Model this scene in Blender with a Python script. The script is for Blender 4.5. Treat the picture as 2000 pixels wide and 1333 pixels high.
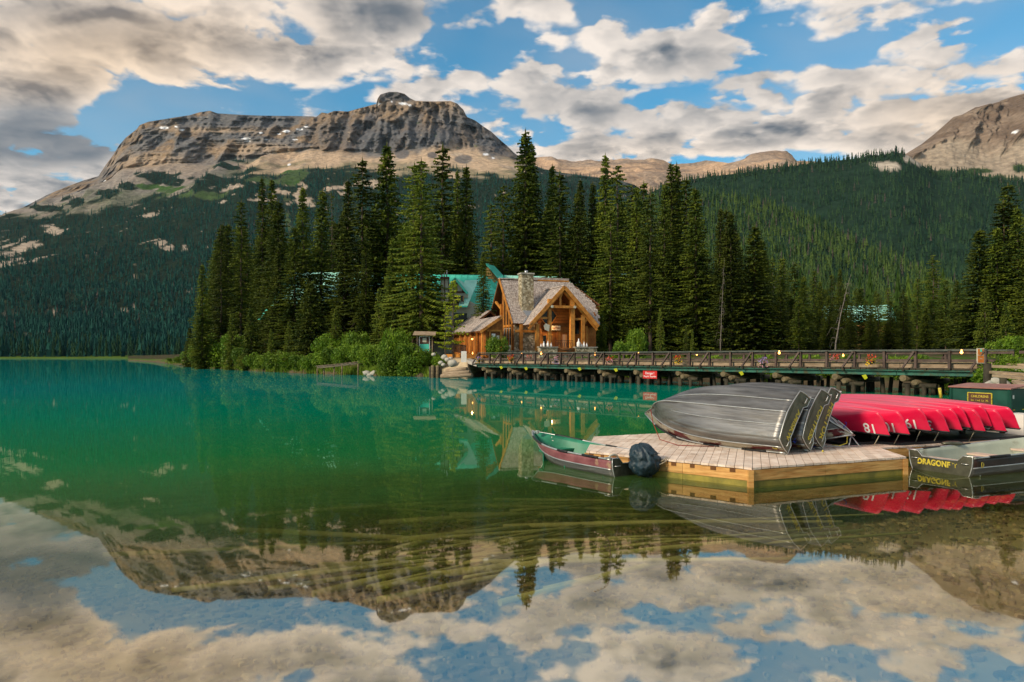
import bpy, math, random
import numpy as np
from mathutils import Vector, Matrix
from mathutils.bvhtree import BVHTree

for _o in list(bpy.data.objects):
    bpy.data.objects.remove(_o)
SC = bpy.context.scene
COL = SC.collection
R = math.radians
rnd = random.Random(11)

# ------------------------------------------------------------------ camera
CAMZ = 2.2
cd = bpy.data.cameras.new('camera')
cam = bpy.data.objects.new('camera', cd)
COL.objects.link(cam)
cam.location = (0, 0, CAMZ)
cam.rotation_euler = (R(90), 0, 0)
cd.sensor_width = 36.0
cd.lens = 25.2
cd.shift_y = 0.01525
cd.clip_start = 0.1
cd.clip_end = 30000
SC.camera = cam

# ------------------------------------------------------------------ world and sun
SUN_EL, SUN_AZ = R(28), R(238)          # azimuth clockwise from +Y
w = bpy.data.worlds.new('World')
SC.world = w
w.use_nodes = True
wn, wl = w.node_tree.nodes, w.node_tree.links
wn.clear()


def wnode(t, **k):
    n = wn.new(t)
    for a, v in k.items():
        setattr(n, a, v)
    return n


def wmath(op, a, b=None, clamp=False):
    n = wnode('ShaderNodeMath', operation=op, use_clamp=clamp)
    for i, v in enumerate((a, b)):
        if v is None:
            continue
        if isinstance(v, (int, float)):
            n.inputs[i].default_value = v
        else:
            wl.new(v, n.inputs[i])
    return n.outputs[0]


def wvec(op, a, b=None, s=None):
    n = wnode('ShaderNodeVectorMath', operation=op)
    for i, v in enumerate((a, b)):
        if v is None:
            continue
        if isinstance(v, (tuple, list)):
            n.inputs[i].default_value = v
        else:
            wl.new(v, n.inputs[i])
    if s is not None:
        if isinstance(s, (int, float)):
            n.inputs['Scale'].default_value = s
        else:
            wl.new(s, n.inputs['Scale'])
    return n


def wmix(f, a, b):
    n = wnode('ShaderNodeMix', data_type='RGBA')
    for i, v in ((0, f), (6, a), (7, b)):
        if isinstance(v, (int, float)):
            n.inputs[i].default_value = v
        elif isinstance(v, tuple):
            n.inputs[i].default_value = (*v, 1)
        else:
            wl.new(v, n.inputs[i])
    return n.outputs[2]


def wsmooth(v, lo, hi):
    n = wnode('ShaderNodeMapRange', interpolation_type='SMOOTHSTEP')
    wl.new(v, n.inputs['Value'])
    n.inputs['From Min'].default_value = lo
    n.inputs['From Max'].default_value = hi
    return n.outputs['Result']


def wnoise(vec, scale, detail=6, rough=0.55, dist=0.0):
    n = wnode('ShaderNodeTexNoise')
    wl.new(vec, n.inputs['Vector'])
    n.inputs['Scale'].default_value = scale
    n.inputs['Detail'].default_value = detail
    n.inputs['Roughness'].default_value = rough
    n.inputs['Distortion'].default_value = dist
    return n.outputs['Fac']


sky = wnode('ShaderNodeTexSky', sky_type='NISHITA')
sky.sun_disc = False
sky.sun_elevation = SUN_EL
sky.sun_rotation = SUN_AZ
sky.air_density = 1.0
sky.dust_density = 0.3
sky.ozone_density = 3.0
gen = wnode('ShaderNodeTexCoord').outputs['Generated']
sep = wnode('ShaderNodeSeparateXYZ')
wl.new(gen, sep.inputs[0])
X, Y, Z = sep.outputs
zc = wmath('ADD', wmath('MAXIMUM', Z, 0.0), 0.16)
comb = wnode('ShaderNodeCombineXYZ')
wl.new(wmath('DIVIDE', X, zc), comb.inputs[0])
wl.new(wmath('DIVIDE', Y, zc), comb.inputs[1])
P = comb.outputs[0]
# heading/height of a direction: used to say where the large cloud masses stand
hd = wnode('ShaderNodeCombineXYZ')
yy = wmath('MAXIMUM', Y, 0.05)
wl.new(wmath('DIVIDE', X, yy), hd.inputs[0])
wl.new(wmath('DIVIDE', Z, yy), hd.inputs[1])
HD = hd.outputs[0]


def blob(px, py, rx, ry):
    a = ((px - 1000) / 1400, (697 - py) / 1400, 0)
    d = wvec('MULTIPLY', wvec('SUBTRACT', HD, a).outputs[0], (1400 / rx, 1400 / ry, 0)).outputs[0]
    l2 = wvec('DOT_PRODUCT', d, d).outputs['Value']
    return wmath('POWER', 2.718, wmath('MULTIPLY', l2, -1.0))


def blobsum(lst):
    s = None
    for px, py, rx, ry, g in lst:
        b = wmath('MULTIPLY', blob(px, py, rx, ry), g)
        s = b if s is None else wmath('ADD', s, b)
    return s


cover = blobsum([(270, 235, 150, 42, -.34), (390, 205, 130, 34, -.16), (600, 185, 160, 30, -.05), (180, 310, 90, 40, .0),
                 (60, 230, 130, 90, .22), (60, 60, 200, 120, .22), (330, 60, 250, 110, .12), (640, 90, 300, 90, .10),
                 (800, 20, 160, 60, .16), (860, 60, 60, 60, -.10), (975, 40, 60, 60, -.16), (1450, 150, 60, 60, -.16),
                 (1600, 95, 110, 40, -.15), (1240, 45, 60, 40, -.10), (1900, 60, 110, 50, -.13), (1770, 200, 70, 35, -.13),
                 (1300, 115, 170, 50, .13), (1150, 215, 130, 45, .13), (1080, 275, 60, 22, -.15), (1420, 265, 330, 42, .17),
                 (1850, 230, 190, 60, .17), (1660, 150, 120, 45, .10), (1350, 225, 60, 25, -.10), (1050, 160, 80, 30, -.04),
                 (60, 380, 200, 50, .20), (480, 260, 200, 30, -.05), (1200, 290, 200, 30, .10)])
dark = blobsum([(60, 265, 150, 60, .95), (150, 290, 130, 40, .5), (790, 30, 170, 50, .55), (1200, 225, 150, 40, .30), (1010, 205, 120, 40, .30),
                (1400, 170, 130, 50, .35), (1420, 110, 80, 50, .2), (60, 380, 200, 40, .25), (1800, 60, 160, 50, .22), (1900, 130, 90, 30, .22), (1700, 190, 100, 20, .2)])
warm = blobsum([(150, 120, 320, 130, .9), (450, 60, 260, 100, .35), (80, 285, 170, 70, -1.2), (1900, 240, 250, 90, .75), (1250, 300, 300, 40, .3)])


def puffs(vec):
    """round cloud cells on top of the drifting noise"""
    a = wnoise(vec, 5.2, 7, 0.52, 0.10)
    wob = wnoise(vec, 6.0, 3, 0.6)
    off = wnode('ShaderNodeCombineXYZ')
    wl.new(wmath('MULTIPLY', wob, 0.35), off.inputs[0])
    wl.new(wmath('MULTIPLY', a, 0.35), off.inputs[1])
    v = wnode('ShaderNodeTexVoronoi', feature='F1')
    v.inputs['Scale'].default_value = 6.5
    v.inputs['Detail'].default_value = 1.0
    v.inputs['Roughness'].default_value = 0.4
    wl.new(wvec('ADD', vec, off.outputs[0]).outputs[0], v.inputs['Vector'])
    return wmath('ADD', a, wmath('MULTIPLY', wmath('SUBTRACT', 0.70, v.outputs['Distance']), 0.34))


n1 = puffs(P)
nb = wnoise(P, 1.7, 3, 0.5)
P2 = wvec('ADD', P, (-0.018, 0.034, 0)).outputs[0]
n2 = puffs(P2)
wisp = wnoise(P, 11.0, 5, 0.6)
dens = wmath('ADD', wmath('ADD', n1, wmath('MULTIPLY', wmath('SUBTRACT', nb, 0.5), 0.30)), cover)
dens = wmath('ADD', dens, wmath('MULTIPLY', wmath('SUBTRACT', wisp, 0.5), 0.15))
alpha = wsmooth(dens, 0.42, 0.55)
rel = wmath('SUBTRACT', n1, n2)                       # relief of the cloud towards the sun
thick = wsmooth(dens, 0.50, 0.85)
lit = wmath('ADD', wmath('SUBTRACT', wmath('MULTIPLY', rel, 2.3), wmath('MULTIPLY', thick, 0.62)), 0.84)
lit = wmath('MULTIPLY', wmath('MAXIMUM', wmath('MINIMUM', lit, 1.0), 0.0), wmath('SUBTRACT', 1.0, wmath('MINIMUM', dark, 0.8)))
warm = wmath('MAXIMUM', warm, 0.0)
c_lo = wmix(wmath('MINIMUM', warm, 1.0), (0.13, 0.165, 0.205), (0.30, 0.24, 0.19))
c_hi = wmix(wmath('MINIMUM', warm, 1.0), (0.96, 0.86, 0.77), (0.97, 0.76, 0.56))
ccol = wmix(lit, c_lo, c_hi)
skyc = wvec('MULTIPLY', sky.outputs[0], (0.75, 1.75, 1.80)).outputs[0]
ccol10 = wvec('SCALE', ccol, None, 12.0).outputs[0]
veil = wmath('MULTIPLY', wsmooth(nb, 0.35, 0.75), 0.30)
skyv = wmix(veil, skyc, wvec('SCALE', c_hi, None, 8.5).outputs[0])
final = wmix(alpha, skyv, ccol10)
bg = wnode('ShaderNodeBackground')
bg.inputs['Strength'].default_value = 0.085
wl.new(final, bg.inputs['Color'])
wo = wnode('ShaderNodeOutputWorld')
wl.new(bg.outputs[0], wo.inputs[0])

sd = bpy.data.lights.new('sun', 'SUN')
sd.energy = 4.2
sd.angle = R(12)
sd.color = (1.0, 0.84, 0.64)
sun = bpy.data.objects.new('sun', sd)
COL.objects.link(sun)
sdir = Vector((math.sin(SUN_AZ) * math.cos(SUN_EL), math.cos(SUN_AZ) * math.cos(SUN_EL), math.sin(SUN_EL)))
sun.rotation_euler = sdir.to_track_quat('Z', 'Y').to_euler()
sun.location = (-30, -30, 40)

SC.render.engine = 'CYCLES'
SC.cycles.use_denoising = True
SC.cycles.max_bounces = 6
SC.cycles.transparent_max_bounces = 12
SC.cycles.caustics_reflective = False
SC.cycles.caustics_refractive = False
vs = SC.view_settings
vs.view_transform = 'Standard'
vs.look = 'None'
vs.exposure = 0.0
vs.gamma = 1.0
vs.use_curve_mapping = False

# ------------------------------------------------------------------ helpers


def PX(px, py, D):
    return Vector(((px - 1000) / 1400 * D, D, CAMZ + (697 - py) / 1400 * D))


def _hash(ix, iy, iz):
    h = (ix.astype(np.int64) * 374761393 + iy.astype(np.int64) * 668265263 + iz.astype(np.int64) * 2147483647) & 0xffffffff
    h = ((h ^ (h >> 13)) * 1274126177) & 0xffffffff
    h = ((h ^ (h >> 16)) * 2246822519) & 0xffffffff
    return ((h ^ (h >> 15)) & 0xffffff) / float(0xffffff)


def vnoise(x, y, z):
    x, y, z = np.broadcast_arrays(np.asarray(x, float), np.asarray(y, float), np.asarray(z, float))
    ix, iy, iz = np.floor(x), np.floor(y), np.floor(z)
    fx, fy, fz = x - ix, y - iy, z - iz
    fx, fy, fz = (f * f * (3 - 2 * f) for f in (fx, fy, fz))
    r = 0
    for a in (0, 1):
        for b in (0, 1):
            for c in (0, 1):
                wgt = (fx if a else 1 - fx) * (fy if b else 1 - fy) * (fz if c else 1 - fz)
                r = r + wgt * _hash(ix + a, iy + b, iz + c)
    return r


def fbm(x, y, z, o=5, g=0.5):
    s, a, t, f = 0, 1.0, 0, 1.0
    for i in range(o):
        s = s + a * vnoise(x * f + i * 17.3, y * f - i * 9.1, z * f + i * 5.7)
        t += a
        a *= g
        f *= 2.03
    return s / t


def ridge(x, y, z, o=5):
    s, a, t, f = 0, 1.0, 0, 1.0
    for i in range(o):
        s = s + a * (1 - np.abs(2 * vnoise(x * f + i * 7.3, y * f - i * 3.1, z * f + i * 11.7) - 1))
        t += a
        a *= 0.5
        f *= 2.1
    return s / t


def sstep(x, a, b):
    t = np.clip((x - a) / (b - a), 0, 1)
    return t * t * (3 - 2 * t)


def np_mesh(name, verts, faces, mats, colors=None, smooth=False, parent=None, attr='col'):
    """verts (N,3), faces (M,3|4) numpy -> object"""
    verts = np.asarray(verts, dtype=np.float32)
    faces = np.asarray(faces, dtype=np.int32)
    k = faces.shape[1]
    me = bpy.data.meshes.new(name)
    me.vertices.add(len(verts))
    me.vertices.foreach_set('co', verts.ravel())
    me.loops.add(faces.size)
    me.loops.foreach_set('vertex_index', faces.ravel())
    me.polygons.add(len(faces))
    me.polygons.foreach_set('loop_start', np.arange(0, faces.size, k, dtype=np.int32))
    me.polygons.foreach_set('loop_total', np.full(len(faces), k, dtype=np.int32))
    me.polygons.foreach_set('use_smooth', np.full(len(faces), bool(smooth)))
    if colors is not None:
        at = me.attributes.new(attr, 'FLOAT_COLOR', 'POINT')
        c = np.ones((len(verts), 4), dtype=np.float32)
        c[:, :3] = colors
        at.data.foreach_set('color', c.ravel())
    me.update(calc_edges=True)
    for m in (mats if isinstance(mats, (list, tuple)) else [mats]):
        me.materials.append(m)
    o = bpy.data.objects.new(name, me)
    COL.objects.link(o)
    if parent is not None:
        o.parent = parent
    return o


class MB:
    """collects simple solids; build() links them as one mesh object"""

    def __init__(s):
        s.v, s.f, s.s = [], [], []

    def add(s, vs_, fs_, sm=False):
        b = len(s.v)
        s.v += [tuple(v) for v in vs_]
        s.f += [tuple(i + b for i in f) for f in fs_]
        s.s += [sm] * len(fs_)
        return s

    def box(s, x0, x1, y0, y1, z0, z1):
        v = [(x, y, z) for x in (x0, x1) for y in (y0, y1) for z in (z0, z1)]
        return s.add(v, [(0, 1, 3, 2), (4, 6, 7, 5), (0, 4, 5, 1), (2, 3, 7, 6), (0, 2, 6, 4), (1, 5, 7, 3)])

    def beam(s, a, b, w, h, up=(0, 0, 1)):
        a, b = Vector(a), Vector(b)
        d = (b - a).normalized()
        u = Vector(up)
        sd_ = d.cross(u)
        if sd_.length < 1e-4:
            sd_ = d.cross(Vector((0, 1, 0)))
        sd_.normalize()
        u = sd_.cross(d).normalized()
        o = [sd_ * (w / 2) * i + u * (h / 2) * j for i, j in ((-1, -1), (1, -1), (1, 1), (-1, 1))]
        v = [a + q for q in o] + [b + q for q in o]
        return s.add(v, [(0, 3, 2, 1), (4, 5, 6, 7), (0, 1, 5, 4), (1, 2, 6, 5), (2, 3, 7, 6), (3, 0, 4, 7)])

    def tube(s, pts, rad, n=8, cap=True):
        pts = [Vector(p) for p in pts]
        if not isinstance(rad, (list, tuple)):
            rad = [rad] * len(pts)
        rings = []
        ref = None
        for i, p in enumerate(pts):
            d = (pts[min(i + 1, len(pts) - 1)] - pts[max(i - 1, 0)])
            d = d.normalized() if d.length > 1e-9 else Vector((0, 0, 1))
            if ref is None:
                ref = Vector((0, 0, 1)) if abs(d.z) < .9 else Vector((1, 0, 0))
            sx = d.cross(ref)
            if sx.length < 1e-5:
                sx = d.cross(Vector((0, 1, 0)))
            sx.normalize()
            sy = sx.cross(d).normalized()
            ref = sy
            rings.append([p + (sx * math.cos(t) + sy * math.sin(t)) * rad[i] for t in [2 * math.pi * k / n for k in range(n)]])
        v = [q for r_ in rings for q in r_]
        f = []
        for i in range(len(pts) - 1):
            for k in range(n):
                k2 = (k + 1) % n
                f.append((i * n + k, i * n + k2, (i + 1) * n + k2, (i + 1) * n + k))
        b = len(s.v)
        s.add(v, f, True)
        if cap:
            s.f += [tuple(b + k for k in range(n))[::-1], tuple(b + (len(pts) - 1) * n + k for k in range(n))]
            s.s += [False, False]
        return s

    def prism(s, poly, off):
        """poly: list of 3-D points, extruded by vector off"""
        n = len(poly)
        off = Vector(off)
        v = [Vector(p) for p in poly] + [Vector(p) + off for p in poly]
        return s.add(v, [tuple(range(n))[::-1], tuple(range(n, 2 * n))] + [(i, (i + 1) % n, n + (i + 1) % n, n + i) for i in range(n)])

    def ball(s, c, r, n=8, m=6, jit=0.0, rr=rnd):
        c = Vector(c)
        r = Vector(r) if not isinstance(r, (int, float)) else Vector((r, r, r))
        v = [c + Vector((0, 0, r.z))]
        for i in range(1, m):
            for k in range(n):
                a, t = 2 * math.pi * k / n, math.pi * i / m
                q = 1 + rr.uniform(-jit, jit)
                v.append(c + Vector((r.x * math.sin(t) * math.cos(a), r.y * math.sin(t) * math.sin(a), r.z * math.cos(t))) * q)
        v.append(c - Vector((0, 0, r.z)))
        f = [(0, 1 + k, 1 + (k + 1) % n) for k in range(n)]
        for i in range(m - 2):
            for k in range(n):
                a, b = 1 + i * n + k, 1 + i * n + (k + 1) % n
                f.append((a, a + n, b + n, b))
        L = len(v) - 1
        f += [(L, 1 + (m - 2) * n + (k + 1) % n, 1 + (m - 2) * n + k) for k in range(n)]
        return s.add([tuple(q) for q in v], f, True)

    def build(s, name, m, parent=None, world=False):
        me = bpy.data.meshes.new(name)
        off = Vector(parent.location) if (world and parent is not None) else Vector((0, 0, 0))
        if world and parent is not None and parent.parent is not None:
            off = Vector(parent.parent.location) + off
        me.from_pydata([(a - off.x, b - off.y, c - off.z) for a, b, c in s.v], [], s.f)
        me.polygons.foreach_set('use_smooth', s.s)
        for q in (m if isinstance(m, (list, tuple)) else [m]):
            me.materials.append(q)
        me.update()
        o = bpy.data.objects.new(name, me)
        COL.objects.link(o)
        if parent is not None:
            o.parent = parent
        return o


def tag(o, label=None, cat=None, group=None, kind=None):
    if label:
        o['label'] = label
    if cat:
        o['category'] = cat
    if group:
        o['group'] = group
    if kind:
        o['kind'] = kind
    return o


def empty(name, loc, label, cat, group=None):
    o = bpy.data.objects.new(name, None)
    COL.objects.link(o)
    o.location = loc
    o.empty_display_size = .2
    return tag(o, label, cat, group)


def copy_tree(o, parent=None):
    c = o.copy()
    COL.objects.link(c)
    c.parent = parent
    for ch in [q for q in SC.objects if q.parent == o]:
        copy_tree(ch, c)
    return c


# ------------------------------------------------------------------ materials
def mat(name, c1, c2=None, scale=4.0, detail=5, rough=0.7, metal=0.0, bump=0.0, bscale=None, stretch=(1, 1, 1), rand=0.0,
        attr=None, lo=0.35, hi=0.65, c3=None, c3scale=1.0, c3at=(.55, .65), spec=0.3, coat=0.0, emit=None, transl=0.0, world=False, bdist=0.05):
    m = bpy.data.materials.new(name)
    m.use_nodes = True
    nt = m.node_tree
    N, L = nt.nodes, nt.links
    N.clear()
    out = N.new('ShaderNodeOutputMaterial')
    b = N.new('ShaderNodeBsdfPrincipled')
    b.inputs['Roughness'].default_value = rough
    b.inputs['Metallic'].default_value = metal
    b.inputs['Specular IOR Level'].default_value = spec
    b.inputs['Coat Weight'].default_value = coat
    b.inputs['Coat Roughness'].default_value = 0.15
    if world:
        v0 = N.new('ShaderNodeNewGeometry').outputs['Position']
    else:
        v0 = N.new('ShaderNodeTexCoord').outputs['Object']
    mp = N.new('ShaderNodeMapping')
    mp.inputs['Scale'].default_value = stretch
    L.new(v0, mp.inputs[0])
    v = mp.outputs[0]

    def noise(sc, de, ro=.6):
        n = N.new('ShaderNodeTexNoise')
        n.inputs['Scale'].default_value = sc
        n.inputs['Detail'].default_value = de
        n.inputs['Roughness'].default_value = ro
        L.new(v, n.inputs['Vector'])
        return n.outputs['Fac']

    def mr(fac, a, bb):
        n = N.new('ShaderNodeMapRange')
        n.inputs['From Min'].default_value = a
        n.inputs['From Max'].default_value = bb
        L.new(fac, n.inputs['Value'])
        return n.outputs[0]

    def mix(f, a, bb, blend='MIX'):
        n = N.new('ShaderNodeMix')
        n.data_type = 'RGBA'
        n.blend_type = blend
        for i, q in ((0, f), (6, a), (7, bb)):
            if isinstance(q, (float, int)):
                n.inputs[i].default_value = q
            elif isinstance(q, tuple):
                n.inputs[i].default_value = (*q, 1)
            else:
                L.new(q, n.inputs[i])
        return n.outputs[2]
    if attr:
        at = N.new('ShaderNodeAttribute')
        at.attribute_name = attr
        col = at.outputs['Color']
        if c2 is not None:      # c1,c2 as multipliers
            col = mix(1.0, col, mix(mr(noise(scale, detail), lo, hi), c1, c2), 'MULTIPLY')
    elif c2 is not None:
        col = mix(mr(noise(scale, detail), lo, hi), c1, c2)
    else:
        col = c1
    if c3 is not None:
        col = mix(mr(noise(c3scale, 6, .65), *c3at), col, c3)
    if rand:
        oi = N.new('ShaderNodeObjectInfo')
        h = N.new('ShaderNodeHueSaturation')
        n = N.new('ShaderNodeMapRange')
        n.inputs['To Min'].default_value = 1 - rand
        n.inputs['To Max'].default_value = 1 + rand
        L.new(oi.outputs['Random'], n.inputs['Value'])
        L.new(n.outputs[0], h.inputs['Value'])
        if isinstance(col, tuple):
            h.inputs['Color'].default_value = (*col, 1)
        else:
            L.new(col, h.inputs['Color'])
        col = h.outputs[0]
    if isinstance(col, tuple):
        b.inputs['Base Color'].default_value = (*col, 1)
    else:
        L.new(col, b.inputs['Base Color'])
    if bump:
        bn = N.new('ShaderNodeBump')
        bn.inputs['Strength'].default_value = bump
        bn.inputs['Distance'].default_value = bdist
        L.new(noise(bscale or scale, 6), bn.inputs['Height'])
        L.new(bn.outputs[0], b.inputs['Normal'])
    if emit:
        b.inputs['Emission Color'].default_value = (*emit[0], 1)
        b.inputs['Emission Strength'].default_value = emit[1]
    if transl:
        t = N.new('ShaderNodeBsdfTranslucent')
        ms = N.new('ShaderNodeMixShader')
        ms.inputs[0].default_value = transl
        if isinstance(col, tuple):
            t.inputs[0].default_value = (*col, 1)
        else:
            L.new(col, t.inputs[0])
        L.new(b.outputs[0], ms.inputs[1])
        L.new(t.outputs[0], ms.inputs[2])
        L.new(ms.outputs[0], out.inputs[0])
    else:
        L.new(b.outputs[0], out.inputs[0])
    return m


MT = {}
MT['rock'] = mat('rock_face', (.62, .62, .62), (1.3, 1.28, 1.25), scale=.03, detail=12, attr='col', rough=.95, bump=1.0, bscale=.022, spec=.05, lo=.30, hi=.70, bdist=22.0, stretch=(1, 1, 1.6))
MT['ground_slope'] = mat('forest_slope', (.7, .7, .7), (1.2, 1.2, 1.2), scale=.03, detail=8, attr='col', rough=1, spec=.0)
MT['far_tree'] = mat('conifer_far', (1, 1, 1), attr='col', rough=.9, spec=.05, transl=.15)
MT['land'] = mat('bank_soil', (.75, .75, .75), (1.2, 1.2, 1.2), scale=.9, detail=9, attr='col', rough=1, bump=.5, bscale=2.5, spec=.05)
MT['bark'] = mat('bark', (.075, .05, .035), (.16, .12, .09), scale=2.5, rough=.95, bump=.4, stretch=(2, 2, .4), spec=.1)
MT['bark_pale'] = mat('bark_dead', (.13, .11, .09), (.24, .21, .18), scale=2.5, rough=.9, spec=.1)
MT['needle'] = mat('spruce_needles', (.015, .038, .006), (.14, .17, .016), scale=.45, detail=4, rough=.75, spec=.15, rand=.45, transl=.22, lo=.36, hi=.66)
MT['needle2'] = mat('pine_needles', (.045, .080, .010), (.17, .20, .022), scale=.5, detail=4, rough=.75, spec=.15, rand=.3, transl=.25, lo=.36, hi=.66)
MT['larch'] = mat('larch_needles', (.13, .19, .010), (.34, .38, .03), scale=1.2, rough=.7, spec=.15, rand=.15, transl=.35)
MT['shrub'] = mat('shrub_leaves', (.045, .11, .007), (.20, .30, .018), scale=.9, rough=.6, spec=.25, rand=.3, transl=.3)
MT['grass'] = mat('grass_blades', (.06, .12, .01), (.20, .28, .03), scale=.6, rough=.8, spec=.1, transl=.2)
MT['deck_wood'] = mat('pale_deck_boards', (.58, .43, .32), (.82, .69, .57), scale=2.2, detail=8, rough=.7, bump=.25, bscale=10, stretch=(1.5, 1.5, 1.5), rand=.10, c3=(.28, .15, .07), c3scale=1.1, c3at=(.62, .78))
MT['fascia'] = mat('dock_fascia', (.40, .18, .045), (.62, .36, .12), scale=2.0, detail=9, rough=.6, bump=.3, rand=.15, stretch=(1, 1, 9), c3=(.20, .12, .03), c3scale=1.2, c3at=(.52, .68))
MT['fascia_wet'] = mat('algae_board', (.12, .11, .02), (.30, .24, .04), scale=3, rough=.4, bump=.3, rand=.1)
MT['bridge_wood'] = mat('brown_stained_timber', (.045, .028, .022), (.10, .066, .052), scale=3, rough=.7, rand=.2, bump=.2)
MT['bridge_dark'] = mat('wet_timber', (.018, .016, .010), (.06, .05, .03), scale=2, rough=.8, rand=.2, bump=.3)
MT['bridge_rail'] = mat('handrail', (.035, .04, .035), (.09, .10, .08), scale=2, rough=.5)
MT['kerb'] = mat('weathered_timber', (.20, .14, .085), (.36, .27, .18), scale=1.6, detail=8, rough=.8, bump=.2, stretch=(1, 1, 4), rand=.15)
MT['girder'] = mat('green_steel', (.012, .07, .05), (.03, .13, .09), scale=1.2, rough=.5, c3=(.05, .05, .02), c3scale=2, c3at=(.5, .65))
MT['log_end'] = mat('log_end', (.07, .055, .03), (.20, .15, .08), scale=4, rough=.8)
MT['alu'] = mat('worn_aluminium', (.095, .09, .085), (.26, .255, .245), scale=2.2, detail=9, rough=.42, metal=.75, bump=.25, bscale=9, stretch=(.35, 3, 3), c3=(.16, .13, .08), c3scale=1.2, c3at=(.55, .85))
MT['alu_rail'] = mat('aluminium_trim', (.45, .45, .43), (.62, .61, .58), scale=6, rough=.35, metal=.8)
MT['alu_dark'] = mat('dull_aluminium', (.085, .085, .06), (.17, .165, .12), scale=3, rough=.42, metal=.7, c3=(.10, .10, .07), c3scale=2)
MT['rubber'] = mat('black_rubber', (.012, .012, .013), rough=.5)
MT['maroon'] = mat('worn_maroon_paint', (.15, .040, .050), (.27, .105, .11), scale=3, detail=9, rough=.45, c3=(.34, .22, .14), c3scale=2.2, c3at=(.60, .66), bump=.1)
MT['maroon_alu'] = mat('flaked_maroon', (.30, .27, .20), (.42, .38, .30), scale=4, rough=.4, metal=.5, c3=(.11, .015, .018), c3scale=1.6, c3at=(.50, .55), stretch=(.8, 3, 3))
MT['green_in'] = mat('green_boat_paint', (.012, .13, .07), (.035, .24, .14), scale=2, rough=.4, c3=(.50, .47, .38), c3scale=3.0, c3at=(.665, .68))
MT['cream'] = mat('cream_bench', (.45, .42, .33), (.62, .58, .46), scale=3, rough=.6)
MT['pink_seat'] = mat('faded_bench_board', (.50, .36, .28), (.62, .48, .38), scale=3, rough=.6)
MT['sage'] = mat('sage_hull_paint', (.30, .33, .26), (.42, .45, .36), scale=1.5, rough=.5, c3=(.22, .22, .16), c3scale=2)
MT['hull_black'] = mat('black_hull_paint', (.012, .010, .010), (.04, .02, .015), scale=2, rough=.35)
MT['canoe'] = mat('red_canoe_shell', (.60, .005, .045), (.70, .016, .070), scale=1.5, detail=6, rough=.32, spec=.5, c3=(.72, .22, .26), c3scale=5, c3at=(.69, .80), rand=.07, stretch=(.3, 2, 2), coat=.2)
MT['canoe_line'] = mat('pale_canoe_edge', (.75, .16, .22), rough=.5)  # paler pink for the thin line along the keel
MT['white'] = mat('white_paint', (.78, .76, .74), rough=.5)
MT['yellow'] = mat('yellow_paint', (.66, .52, .05), (.48, .38, .04), scale=20, rough=.5, c3=(.14, .13, .08), c3scale=22, c3at=(.56, .62))
MT['tarp'] = mat('blue_black_tarp', (.006, .018, .028), (.018, .044, .062), scale=3, rough=.42, spec=.5, bump=.8, bscale=7, bdist=.04)
MT['rope'] = mat('rope', (.40, .33, .22), rough=.9)
MT['rope_blue'] = mat('blue_rope', (.02, .05, .45), rough=.8)
MT['rope_red'] = mat('red_rope', (.22, .035, .02), rough=.8)
MT['shake'] = mat('cedar_shakes', (.27, .215, .19), (.56, .48, .42), scale=3.5, detail=7, rough=.9, attr=None, c3=(.15, .10, .07), c3scale=5, c3at=(.55, .75))
MT['log'] = mat('honey_stained_log', (.38, .135, .020), (.62, .27, .05), scale=2.0, detail=6, rough=.55, bump=.15, rand=.12)
MT['wall_wood'] = mat('stained_siding', (.24, .072, .012), (.46, .17, .03), scale=1.5, detail=6, rough=.65, rand=.12, bump=.1)
MT['soffit'] = mat('dark_soffit', (.10, .04, .012), (.17, .07, .02), scale=2, rough=.8)
MT['glass_dark'] = mat('window_glass', (.008, .010, .010), rough=.15, spec=.25)
MT['glass_warm'] = mat('window_glass_lit', (.02, .015, .01), rough=.1, spec=.8, emit=((1.0, .35, .08), .25))
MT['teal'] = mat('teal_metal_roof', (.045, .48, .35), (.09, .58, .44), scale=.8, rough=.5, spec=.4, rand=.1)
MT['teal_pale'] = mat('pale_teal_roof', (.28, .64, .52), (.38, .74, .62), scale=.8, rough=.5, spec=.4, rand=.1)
MT['siding'] = mat('cream_siding', (.42, .42, .34), (.52, .52, .43), scale=2, rough=.8)
MT['brown_trim'] = mat('brown_trim', (.07, .03, .018), (.10, .045, .025), scale=3, rough=.7)
MT['shingle_wall'] = mat('cedar_shingle_wall', (.40, .20, .06), (.52, .29, .10), scale=4, rough=.8)
MT['steel'] = mat('steel', (.42, .43, .44), rough=.35, metal=.8)
MT['red_sign'] = mat('red_sign', (.42, .008, .008), (.50, .015, .012), scale=3, rough=.5)
MT['green_box'] = mat('dark_green_boards', (.006, .045, .030), (.012, .075, .050), scale=2, rough=.5, bump=.1)
MT['brown_lid'] = mat('brown_box_lid', (.24, .11, .085), (.36, .17, .13), scale=1.5, rough=.6)
MT['road'] = mat('gravel_track', (.32, .29, .25), (.46, .42, .37), scale=1.5, detail=9, rough=.95, bump=.3)
MT['boulder'] = mat('pale_boulder', (.30, .28, .23), (.48, .45, .38), scale=1.5, detail=8, rough=.9, bump=.6, bscale=3)
MT['concrete'] = mat('pale_post', (.62, .58, .52), (.72, .68, .62), scale=2, rough=.8)
MT['iron'] = mat('black_iron', (.02, .018, .016), rough=.5)
MT['bulb'] = mat('lamp_bulb', (1, .6, .25), emit=((1.0, .38, .07), 8.0))
MT['orange_sign'] = mat('orange_brown_sign', (.42, .12, .02), (.55, .18, .03), scale=3, rough=.6)
MT['fl_red'] = mat('red_petals', (.72, .05, .03), (.85, .16, .06), scale=9, rough=.6, transl=.2)
MT['fl_yellow'] = mat('yellow_petals', (.80, .45, .02), (.85, .60, .05), scale=9, rough=.6, transl=.2)
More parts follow.
